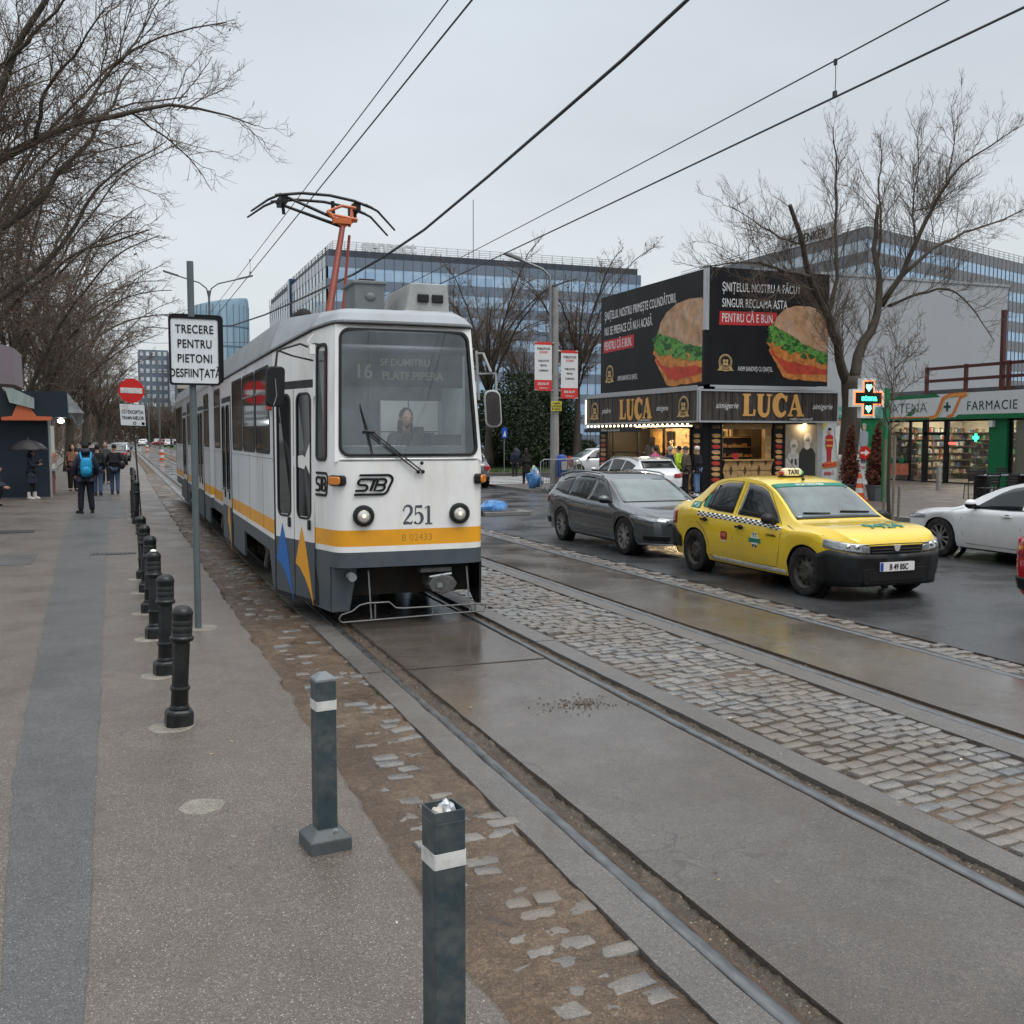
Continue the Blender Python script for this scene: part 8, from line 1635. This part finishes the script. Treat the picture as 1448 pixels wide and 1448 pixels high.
bare_tree('sapling', 'thin bare sapling tied between wooden stakes beside the pharmacy cross', (sx_, sy_, .09), SL, 300, dens=(7, 7, 4), lf=(.45, .4, .4), up=.4, trunk=[([(sx_, sy_, .09), tuple(atY(1256, 690, sy_)), tuple(atY(1258, 600, sy_))], .045, .03)], tipr=.003, twr=1.2)
m_stake = M('wooden stake', (.17, .14, .105), .8, var=.25, scale=12, stretch=(1, 1, .2))
for k, (px, py, ht) in enumerate(((1249, 733, 1.85), (1262, 738, 1.9), (1270, 733, .75))):
 q = atG(px, py, .09); b = B(); b.tube([(0, 0, 0), (.01, 0, ht)], .032, 8); o = b.obj('wooden_stake', m_stake); o.location = q; tag(o, ['tall wooden stake left of the sapling', 'tall wooden stake tied close to the sapling', 'short cut off stake right of the sapling'][k], 'stake', 'stakes around the sapling')
rg = np.random.default_rng(77); n = 9000; P0 = np.c_[rg.uniform(-30, -3.2, n), rg.uniform(58, 150, n), rg.uniform(0, 5.5, n)]; D = rg.normal(size=(n, 3)) * .5; D[:, 2] = np.abs(D[:, 2]) + .4; Lg = rg.uniform(.8, 2.6, (n, 1)); P = P0[:, None] + D[:, None] * (np.linspace(0, 1, 4)[None, :, None] * Lg[:, None]); P[:, 1:] += rg.normal(0, .08, (n, 3, 3))
V, F = tubes(P, np.full(n, .035), np.full(n, .012), 3); tag(stuff(npmesh('thicket', V, F, m_twig2, None)), 'brown tangled thicket of bare bushes far along the left side of the street', 'bushes')
rg = np.random.default_rng(78); n = 11000; P0 = np.c_[rg.uniform(-40, 40, n), rg.uniform(300, 322, n), rg.uniform(0, 8, n)]; D = rg.normal(size=(n, 3)) * .6; D[:, 2] = np.abs(D[:, 2]) + .5; Lg = rg.uniform(1, 4, (n, 1)); P = P0[:, None] + D[:, None] * (np.linspace(0, 1, 4)[None, :, None] * Lg[:, None])
V, F = tubes(P, np.full(n, .09), np.full(n, .04), 3); tag(stuff(npmesh('thicket', V, F, m_twig, None)), 'hazy brown line of far bare trees behind the traffic jam', 'trees')
# ================================================================ PEOPLE
m_skin = M('skin', (.42, .25, .18), .5, var=.1, scale=12); m_lip = M('lips', (.30, .09, .08), .5); m_eye = M('eye', (.02, .015, .012), .3)
def skinmesh(name, V, E_, Rd, mat, parent, sub=2, root=0, extra=None, mats=None):
 """one continuous surface grown over a skeleton of joints"""
 me = bpy.data.meshes.new('s'); me.from_pydata([tuple(v) for v in V], E_, []); o = bpy.data.objects.new('s', me); COL.objects.link(o)
 md = o.modifiers.new('k', 'SKIN'); md.use_smooth_shade = True
 if not me.skin_vertices: me.attributes.new('skin', 'FLOAT', 'POINT')
 for i, d in enumerate(me.skin_vertices[0].data): r = Rd[i]; d.radius = r if hasattr(r, '__len__') else (r, r); d.use_root = (i == root)
 o.modifiers.new('u', 'SUBSURF').levels = sub; o.modifiers['u'].render_levels = sub
 m2 = evalmesh(o); bpy.data.objects.remove(o)
 b = B(); b.v = [tuple(v.co) for v in m2.vertices]; b.f = [tuple(p.vertices) for p in m2.polygons]; b.m = [0] * len(b.f); bpy.data.meshes.remove(m2)
 if extra: extra(b)
 return b.obj(name, mats or mat, parent, smooth=180)
JT = dict(pelvis=(0, 0, .93), waist=(0, .01, 1.10), chest=(0, .015, 1.30), nb=(0, .01, 1.44), neck=(0, 0, 1.50), head=(0, -.015, 1.61),
          shL=(.165, .01, 1.39), elL=(.215, .04, 1.12), wrL=(.20, -.03, .88), shR=(-.165, .01, 1.39), elR=(-.215, .04, 1.12), wrR=(-.20, -.03, .88),
          hiL=(.085, 0, .90), knL=(.095, -.02, .49), anL=(.10, .02, .08), toL=(.12, -.15, .035), hiR=(-.085, 0, .90), knR=(-.095, -.02, .49), anR=(-.10, .02, .08), toR=(-.12, -.15, .035))
def cloth(name, col, rough=.85, **k): return M(name, col, rough, var=.14, scale=9, bump=.25, bscale=35, **k)
def head_mesh(b, J):
 c = Vector(J['head']); nu, nv = 16, 12; o = len(b.v)
 for i in range(nv + 1):
  ph = math.pi * i / nv; z = -math.cos(ph); rr = math.sin(ph)
  for k in range(nu):
   t = 2 * math.pi * k / nu; x, y = rr * math.cos(t), rr * math.sin(t); sx, sy = .074, .094
   if z < -.1: sx *= 1 + .32 * (z + .1); sy *= 1 + .12 * (z + .1)
   yy = y * sy
   if y < -.75 and -.32 < z < .1 and abs(x) < .3: yy -= .018 * (1 - abs(x) / .3)
   b.v.append((c.x + x * sx, c.y + yy - (.012 if z < -.5 and y < 0 else 0), c.z + z * .118))
 for i in range(nv):
  for k in range(nu): b.f.append((o + i * nu + k, o + i * nu + (k + 1) % nu, o + (i + 1) * nu + (k + 1) % nu, o + (i + 1) * nu + k)); b.m.append(0)
 for s_ in (-1, 1):
  b.ball((c.x + s_ * .03, c.y - .083, c.z + .01), (.011, .007, .006), 8, 5, 2); b.ball((c.x + s_ * .076, c.y + .005, c.z - .005), (.01, .02, .03), 8, 5, 0)
 b.ball((c.x, c.y - .084, c.z - .055), (.02, .008, .006), 8, 5, 1)
def hand_mesh(b, w_, e, grip=.5):
 w_, e = Vector(w_), Vector(e); d = (w_ - e).normalized(); s_ = d.cross(Vector((0, -1, .2))).normalized(); n = s_.cross(d)
 b.tube([w_ - d * .01, w_ + d * .03, w_ + d * .08], [.024, .034, .03], 8, 0, flat=1.0)
 for k, (o_, l) in enumerate(((-.024, .062), (-.008, .074), (.009, .07), (.024, .055))):
  p = w_ + d * .078 + s_ * o_; p2 = p + d * l * .5 + n * l * .25 * grip; b.tube([p, p2, p2 + d * l * .3 * (1 - grip) + n * l * .5 * grip], [.0095, .0085, .0065], 6, 0)
 p = w_ + d * .03 - s_ * .028; b.tube([p, p - s_ * .025 + d * .025, p - s_ * .02 + d * .055 + n * .015], [.012, .011, .008], 6, 0)
def person(label, px=None, py=None, loc=None, rz=0, H=1.7, pose=None, top=None, legs=None, hair=None, hairstyle='short', shoes=None, coat=0, group=None, puffy=1., hood=None, wide=1., hat=None, skirt=None, neckz=None):
 J = dict(JT); J.update(pose or {}); k = H / 1.73
 if loc is None: p = atG(px, py, .06); loc = (p.x, p.y, .066)
 t = thing('person', label, 'person', loc, rz, group, scale=k)
 V = [J[n] for n in ('pelvis', 'waist', 'chest', 'nb', 'neck', 'shL', 'elL', 'wrL', 'shR', 'elR', 'wrR', 'hiL', 'knL', 'anL', 'toL', 'hiR', 'knR', 'anR', 'toR')]
 E_ = [(0, 1), (1, 2), (2, 3), (3, 4), (2, 5), (5, 6), (6, 7), (2, 8), (8, 9), (9, 10), (0, 11), (11, 12), (12, 13), (13, 14), (0, 15), (15, 16), (16, 17), (17, 18)]
 Rd = [(.13, .1), (.12, .09), (.13, .1), .07, .055, .055, .042, .03, .055, .042, .03, .08, .055, .038, .035, .08, .055, .038, .035]
 def ex(b): head_mesh(b, J); hand_mesh(b, J['wrL'], J['elL']); hand_mesh(b, J['wrR'], J['elR']); b.tube([J['nb'], J['neck'], Vector(J['head']) - Vector((0, 0, .06))], [.06, .052, .05], 10)
 skinmesh('body', V, E_, Rd, None, t, 1, 0, ex, [m_skin, m_lip, m_eye])
 q = puffy; pl = Vector(J['pelvis']); lo = pl + Vector((0, 0, -.12 - coat * .3)) if coat < .5 else pl + Vector((0, 0, -.13))
 V = [lo, pl + Vector((0, 0, .03)), J['waist'], J['chest'], J['nb'], J['shL'], J['elL'], J['wrL'], J['shR'], J['elR'], J['wrR']]
 Rd = [(.185 * q, .135 * q), (.18 * q, .13 * q), (.17 * q, .125 * q), (.18 * q, .13 * q), (.09, .085), .082 * q, .068 * q, .055 * q, .082 * q, .068 * q, .055 * q]
 jk = skinmesh('jacket', V, [(0, 1), (1, 2), (2, 3), (3, 4), (3, 5), (5, 6), (6, 7), (3, 8), (8, 9), (9, 10)], Rd, top, t, 2, 1)
 if coat >= .5:
  b = B(); z0, z1 = pl.z - coat * .62, pl.z - .02; n = 22; rows = 8
  b.grid(n, rows, lambda i, j: (pl.x * 1 + (.18 + .035 * (1 - j / rows)) * q * math.cos(2 * math.pi * i / n), pl.y + (.135 + .03 * (1 - j / rows)) * q * math.sin(2 * math.pi * i / n) + .0, lerp(z0, z1, j / rows)))
  o = b.obj('coat_skirt', top, jk, smooth=180); o.modifiers.new('s', 'SOLIDIFY').thickness = .012
 if hood:
  c = Vector(J['neck']); b = B(); b.ball((c.x, c.y + .05, c.z + .02), (.13, .12, .09), 14, 8); b.obj('hood', hood, jk, smooth=180)
 V = [pl + Vector((0, 0, .04)), J['hiL'], J['knL'], Vector(J['anL']) + Vector((0, 0, -.03)), J['hiR'], J['knR'], Vector(J['anR']) + Vector((0, 0, -.03))]
 w = wide; skinmesh('trousers', V, [(0, 1), (1, 2), (2, 3), (0, 4), (4, 5), (5, 6)], [(.15, .12), (.105 * w, .11 * w), .078 * w, .062 * w, (.105 * w, .11 * w), .078 * w, .062 * w], legs, t, 2, 0)
 for s_ in 'LR':
  a, o_ = Vector(J['an' + s_]), Vector(J['to' + s_]); d = (o_ - a); d.z = 0; d.normalize(); b = B(); base = a - Vector((0, 0, .08)); f = Vector((-d.y, d.x, 0)); fn = lambda u, v, z: tuple(base + d * u + f * v + Vector((0, 0, z)))
  vs = []; prof = [(-.07, .035), (-.02, .042), (.07, .042), (.14, .046), (.185, .03)]
  for sc_, z in ((1, 0), (1.0, .035), (.9, .075)):
   for u, v in prof + [(u, -v) for u, v in prof[::-1]]: vs.append(fn(u * (1 if z < .06 else .72), v * sc_, z * (1 if u < .1 else .85)))
  b.add(vs, [(i * 10 + j, i * 10 + (j + 1) % 10, i * 10 + 10 + (j + 1) % 10, i * 10 + 10 + j) for i in range(2) for j in range(10)] + [tuple(20 + j for j in range(10)), tuple(range(9, -1, -1))])
  if hairstyle == 'boots': b.tube([a + Vector((0, 0, -.06)), a + Vector((0, 0, .17))], [.062, .068], 12)
  b.obj('shoe', shoes or m_sblk, t, smooth=40, bevel=.008)
 c = Vector(J['head']); b = B(); rgh = random.Random(hash(label) % 99)
 st = 'short' if hairstyle == 'boots' else hairstyle
 if hat: b.ball((c.x, c.y + .008, c.z + .05), (.088, .105, .09), 16, 9); b.obj('hat', hat, t, smooth=180)
 elif hair:
  b.ball((c.x, c.y + .02, c.z + .03), (.084, .095, .105), 16, 9)
  if st == 'long': b.ball((c.x, c.y + .06, c.z - .12), (.1, .07, .2), 14, 8)
  if st == 'curly':
   for i in range(46): a = rgh.uniform(0, 6.28); zz = rgh.uniform(-.2, .11); rr = .1 + .03 * rgh.random(); y_ = math.sin(a) * rr
   for i in range(60):
    a = rgh.uniform(-.35, math.pi + .35); zz = rgh.uniform(-.2, .12); rr = (.11 + .025 * rgh.random()) * (1 if zz < .05 else .75); b.ball((c.x + math.cos(a) * rr, c.y + .02 + math.sin(a) * rr * .8, c.z + zz), (.035, .035, .035), 6, 4)
  b.v = [tuple(Vector(v) + Vector((0, 0, 0)) + Vector(v).normalized() * .006 * mnoise.noise(Vector(v) * 30)) for v in b.v]; b.obj('hair', hair, t, smooth=180)
 return t
navy = cloth('navy jacket', (.016, .022, .04), .6); blackc = cloth('black cloth', (.012, .012, .014)); jeans = cloth('blue jeans', (.045, .075, .14)); ljeans = cloth('light jeans', (.12, .2, .36)); dnavy = cloth('dark navy trousers', (.012, .014, .024))
brownh = M('brown hair', (.05, .026, .016), .6, var=.3, scale=30); darkh = M('dark hair', (.012, .01, .009), .55, var=.3, scale=30); greyh = M('grey hair', (.25, .24, .23), .6, var=.3, scale=30)
plaid = M('patterned jacket', (.20, .075, .045), .85, var=.9, scale=22, dirt=(.42, .34, .24), dirtamt=.8); pinkc = cloth('pink jacket', (.62, .05, .24)); hiv = cloth('hi vis yellow', (.5, .72, .04)); brownc = cloth('brown jacket', (.075, .058, .045)); greyp = cloth('grey jacket', (.06, .062, .065)); whitec = M('white leather', (.6, .59, .56), .45, var=.08)
m_pack = M('bright blue backpack', (.012, .27, .50), .55, var=.15, scale=8, bump=.2, bscale=20)
def HH(px, ytop, loc): return atY(px, ytop, loc[1]).z - loc[2]
p = atG(123, 726, .06); H1 = HH(121, 627, p)
walk = dict(knL=(.09, -.08, .50), anL=(.09, -.06, .08), toL=(.1, -.23, .035), knR=(-.09, .02, .49), anR=(-.09, .13, .10), toR=(-.1, -.03, .02))
stand = dict(anL=(.14, .03, .08), toL=(.22, -.12, .035), knL=(.12, -.01, .49), anR=(-.13, .0, .08), toR=(-.14, -.17, .035), elL=(.26, .02, 1.13), wrL=(.22, -.1, .93), elR=(-.26, .02, 1.13), wrR=(-.22, -.1, .93))
man = person('man seen from behind in navy jacket and dark trousers, wearing the bright blue backpack', loc=(p.x, p.y, .066), rz=math.pi + .1, H=H1, pose=stand, top=navy, legs=dnavy, hood=navy, hat=blackc, puffy=1.12, wide=1.1)
t = thing('backpack', 'bright blue backpack on the back of the man in navy', 'backpack', (p.x, p.y, .066), math.pi + .1, scale=H1 / 1.73)
b = B(); b.ball((0, .21, 1.14), (.145, .09, .24), 18, 12); b.v = [(math.copysign(.135 * abs(x / .145) ** .55, x), .21 + math.copysign(.085 * abs((y - .21) / .09) ** .6, y - .21), 1.14 + math.copysign(.24 * abs((z - 1.14) / .24) ** .75, z - 1.14)) for x, y, z in b.v]; bp = b.obj('bag', m_pack, t, smooth=180)
b = B(); b.ball((0, .275, 1.05), (.11, .05, .12), 14, 8); b.obj('front_pocket', m_pack, bp, smooth=180)
b = B()
for s_ in (-1, 1): b.tube([(s_ * .1, .2, 1.33), (s_ * .125, .1, 1.50), (s_ * .13, -.06, 1.47), (s_ * .15, -.13, 1.3)], .022, 6)
b.obj('strap', m_pack, t, smooth=60); b = B(); b.tube([(-.04, .2, 1.36), (0, .22, 1.42), (.04, .2, 1.36)], .01, 6); b.obj('handle', m_sblk, t)
p = atG(163, 699, .06); person('woman walking away in black coat and blue jeans with a black shoulder bag', loc=(p.x, p.y, .066), rz=math.pi, H=HH(160, 629, p), pose=dict(walk, elR=(-.27, .03, 1.14), wrR=(-.2, -.14, 1.05), elL=(.27, -.02, 1.16), wrL=(.3, -.16, 1.2)), top=blackc, legs=jeans, hat=blackc, puffy=1.05)
t = thing('shoulder_bag', 'black shoulder bag hanging on the right of the walking woman in jeans', 'bag', (p.x, p.y, .066), math.pi, scale=HH(160, 629, p) / 1.73); b = B(); b.ball((-.24, .16, 1.02), (.12, .07, .15), 14, 8); b.obj('bag', M('black leather', (.014, .014, .015), .4), t, smooth=180); b = B(); b.tube([(-.2, .16, 1.15), (-.16, .1, 1.45), (-.15, -.05, 1.44), (-.2, -.1, 1.2)], .012, 6); b.obj('strap', m_sblk, t)
p = atG(104, 694, .06); person('woman with curly brown hair facing the camera in a patterned red brown jacket', loc=(p.x, p.y, .066), rz=.15, H=HH(104, 629, p), pose=dict(wrL=(.08, -.16, 1.1), elL=(.23, .0, 1.13), anL=(.09, .0, .08)), top=plaid, legs=blackc, hair=brownh, hairstyle='curly', wide=1.35)
p = atG(46, 706, .06); Hu = HH(40, 636, p)
person('woman in long navy coat and white boots under the black umbrella, holding a phone', loc=(p.x, p.y, .066), rz=R(85), H=Hu, pose=dict(elR=(-.2, -.05, 1.15), wrR=(-.1, -.25, 1.2), elL=(.2, -.1, 1.14), wrL=(.08, -.24, 1.3), anL=(.1, -.06, .08), toL=(.12, -.23, .035), anR=(-.1, .08, .08), toR=(-.12, -.08, .035)), top=navy, legs=blackc, hair=darkh, hairstyle='boots', shoes=whitec, coat=.62, hood=navy, wide=.85, puffy=1.05)
t = thing('umbrella', 'open black umbrella held by the woman in white boots', 'umbrella', (p.x, p.y, .066), R(85)); zt = atY(37, 622, p.y).z - .066; n = 8; b = B()
b.grid(n * 3, 8, lambda i, j: ((.58 * (j / 8)) * math.cos(2 * math.pi * i / 24) * (1 - .03 * math.cos(8 * 2 * math.pi * i / 24 + math.pi) * (j / 8)**2) + .05, (.58 * j / 8) * math.sin(2 * math.pi * i / 24) + .08, zt - .30 * (j / 8)**2 - .02 * (j / 8)**3 * (1 - math.cos(8 * 2 * math.pi * i / 24))))
o = b.obj('canopy', M('umbrella black', (.02, .018, .018), .5), t, smooth=60); o.modifiers.new('s', 'SOLIDIFY').thickness = .004
b = B(); b.tube([(.05, .08, zt + .09), (.05, .08, zt), (.08, -.22, 1.28)], [.006, .008, .009], 6); b.obj('shaft', m_galv, t)
b = B()
for i in range(8): a = 2 * math.pi * (i + .0) / 8; b.tube([(.05, .08, zt - .02), (.05 + .32 * math.cos(a), .08 + .32 * math.sin(a), zt - .11), (.05 + .56 * math.cos(a), .08 + .56 * math.sin(a), zt - .3)], .004, 4)
b.obj('ribs', m_galv, t)
b = B(); b.box(-.135 * 1, -.065, -.345, -.335, 1.16, 1.3); o = b.obj('phone', m_sblk); o.location = (p.x, p.y, .066); o.rotation_euler = (0, 0, R(85)); tag(o, 'dark phone in the hand of the woman under the umbrella', 'phone')
p = atG(139, 701, .06); person('person in dark jacket and jeans half hidden behind the man with the blue backpack', loc=(p.x, p.y, .066), rz=math.pi - .1, H=1.68, top=blackc, legs=jeans, hair=darkh, pose=walk)
p = atG(150, 684, .06); person('far pedestrian in pale scarf coming towards the camera behind the woman in jeans', loc=(p.x, p.y, .066), rz=0, H=1.7, top=greyp, legs=blackc, hair=brownh, hairstyle='long', pose=walk)
p = atG(128, 682, .06); person('far pedestrian in black standing near the kiosk lamp', loc=(p.x, p.y, .066), rz=math.pi, H=1.74, top=blackc, legs=blackc, hair=darkh)
p = atG(117, 680, .06); person('far pedestrian with dark cap left of the walkers', loc=(p.x, p.y, .066), rz=.4, H=1.7, top=navy, legs=dnavy, hat=blackc)
p = atG(-14, 716, .06)
person('person in padded navy jacket crouching at the left border, mostly outside the photo', loc=(p.x, p.y, .066), rz=R(80), H=1.75, pose=dict(pelvis=(0, .1, .42), waist=(0, .0, .58), chest=(0, -.1, .76), nb=(0, -.15, .88), neck=(0, -.18, .93), head=(0, -.22, 1.03), shL=(.165, -.12, .84), elL=(.22, -.2, .6), wrL=(.12, -.4, .52), shR=(-.165, -.12, .84), elR=(-.22, -.2, .6), wrR=(-.12, -.4, .52), hiL=(.09, .1, .4), knL=(.12, -.3, .46), anL=(.1, -.1, .08), toL=(.12, -.27, .035), hiR=(-.09, .1, .4), knR=(-.12, -.3, .46), anR=(-.1, -.1, .08), toR=(-.12, -.27, .035)), top=navy, legs=dnavy, hat=blackc, puffy=1.15)
for px, py, yt, kw in ((728, 674, 634, dict(label='man in dark jacket with rucksack waiting at the crossing, left of the woman in black', top=navy, legs=blackc, hair=darkh, rz=math.pi * .9)), (744, 685, 634, dict(label='woman in long black coat walking over the crossing with a pale bag', top=blackc, legs=blackc, hair=darkh, hairstyle='long', coat=.6, rz=math.pi, pose=walk)), (796, 683, 636, dict(label='person with a red bag half hidden behind the litter bin', top=greyp, legs=jeans, hair=darkh, hairstyle='long', rz=math.pi * .8))):
 p = atG(px, py, -.01 if px < 790 else .06); lab = kw.pop('label'); person(lab, loc=(p.x, p.y, -.012 if px < 790 else .05), H=min(1.8, HH(px, yt, p)), **kw)
 if px == 796: o = crumple((p.x + .28, p.y - .1, .95), (.16, .13, .2), 4, M('red nylon', (.42, .02, .03), .5), 'red_bag'); tag(o, 'red bag carried by the person behind the litter bin', 'bag')
 if px == 744: o = crumple((p.x + .3, p.y - .05, .55), (.13, .1, .2), 7, M('pale green plastic', (.42, .52, .36), .4), 'carrier_bag'); tag(o, 'pale green carrier bag in the hand of the woman in black', 'bag')
 if px == 728: o = crumple((p.x + .02, p.y - .2, 1.15), (.17, .1, .23), 8, navy, 'rucksack'); tag(o, 'dark rucksack on the man waiting at the crossing', 'backpack')
QU = [(926, 640, 17.2, 'customer in bright pink jacket at the bakery counter, leftmost of the queue', dict(top=pinkc, legs=blackc, hair=darkh)), (947, 639, 17.25, 'grey haired customer in dark blue jacket in the bakery queue', dict(top=navy, legs=dnavy, hair=greyh, puffy=1.1)), (960, 633, 17.9, 'worker in yellow hi vis jacket in the bakery queue', dict(top=hiv, legs=hiv, hair=darkh)), (970, 637, 17.3, 'customer in brown jacket and black trousers beside the white capped man', dict(top=brownc, legs=blackc, hat=brownc, puffy=1.05)), (986, 634, 17.75, 'man in black padded jacket, white cap and light blue jeans in the queue', dict(top=blackc, legs=ljeans, hat=whitec, puffy=1.12))]
for px, yt, X, lab, kw in QU:
 q = atX(px, yt, X); y = q.y; H_ = max(1.58, min(1.84, q.z - .09)); person(lab, loc=(X, y, .09 if X > 17.36 else -.012), rz=math.pi * .5 + 2.2, H=H_ if X > 17.36 else H_ + .1, group='customers at the bakery kiosk', **kw)
q = atX(931, 623, 18.45); person('tall woman with very long brown hair leaning over the bakery counter', loc=(18.05, q.y - .3, .09), rz=math.pi * .75, H=1.9, top=brownc, legs=blackc, hair=brownh, hairstyle='long')
q = atX(945, 640, 19.6); person('seller in dark clothes inside the lit bakery kiosk', loc=(19.7, 34.4, .2), rz=-math.pi / 2, H=1.66, top=blackc, legs=blackc, hair=darkh)
c = atY(574, 590, 11.45)
person('tram driver with dark long hair and dark jacket sitting behind the windscreen', loc=(c.x, 11.45, c.z - 1.12), rz=0, H=1.66, pose=dict(pelvis=(0, .1, .45), waist=(0, .08, .62), chest=(0, .05, .82), nb=(0, .02, .97), neck=(0, .0, 1.03), head=(0, -.02, 1.15), shL=(.165, .03, .92), elL=(.22, -.08, .68), wrL=(.16, -.32, .72), shR=(-.165, .03, .92), elR=(-.22, -.08, .68), wrR=(-.16, -.32, .72), hiL=(.09, .08, .43), knL=(.12, -.32, .46), anL=(.12, -.3, .08), toL=(.13, -.45, .035), hiR=(-.09, .08, .43), knR=(-.12, -.32, .46), anR=(-.12, -.3, .08), toR=(-.13, -.45, .035)), top=greyp, legs=dnavy, hair=darkh, hairstyle='long')
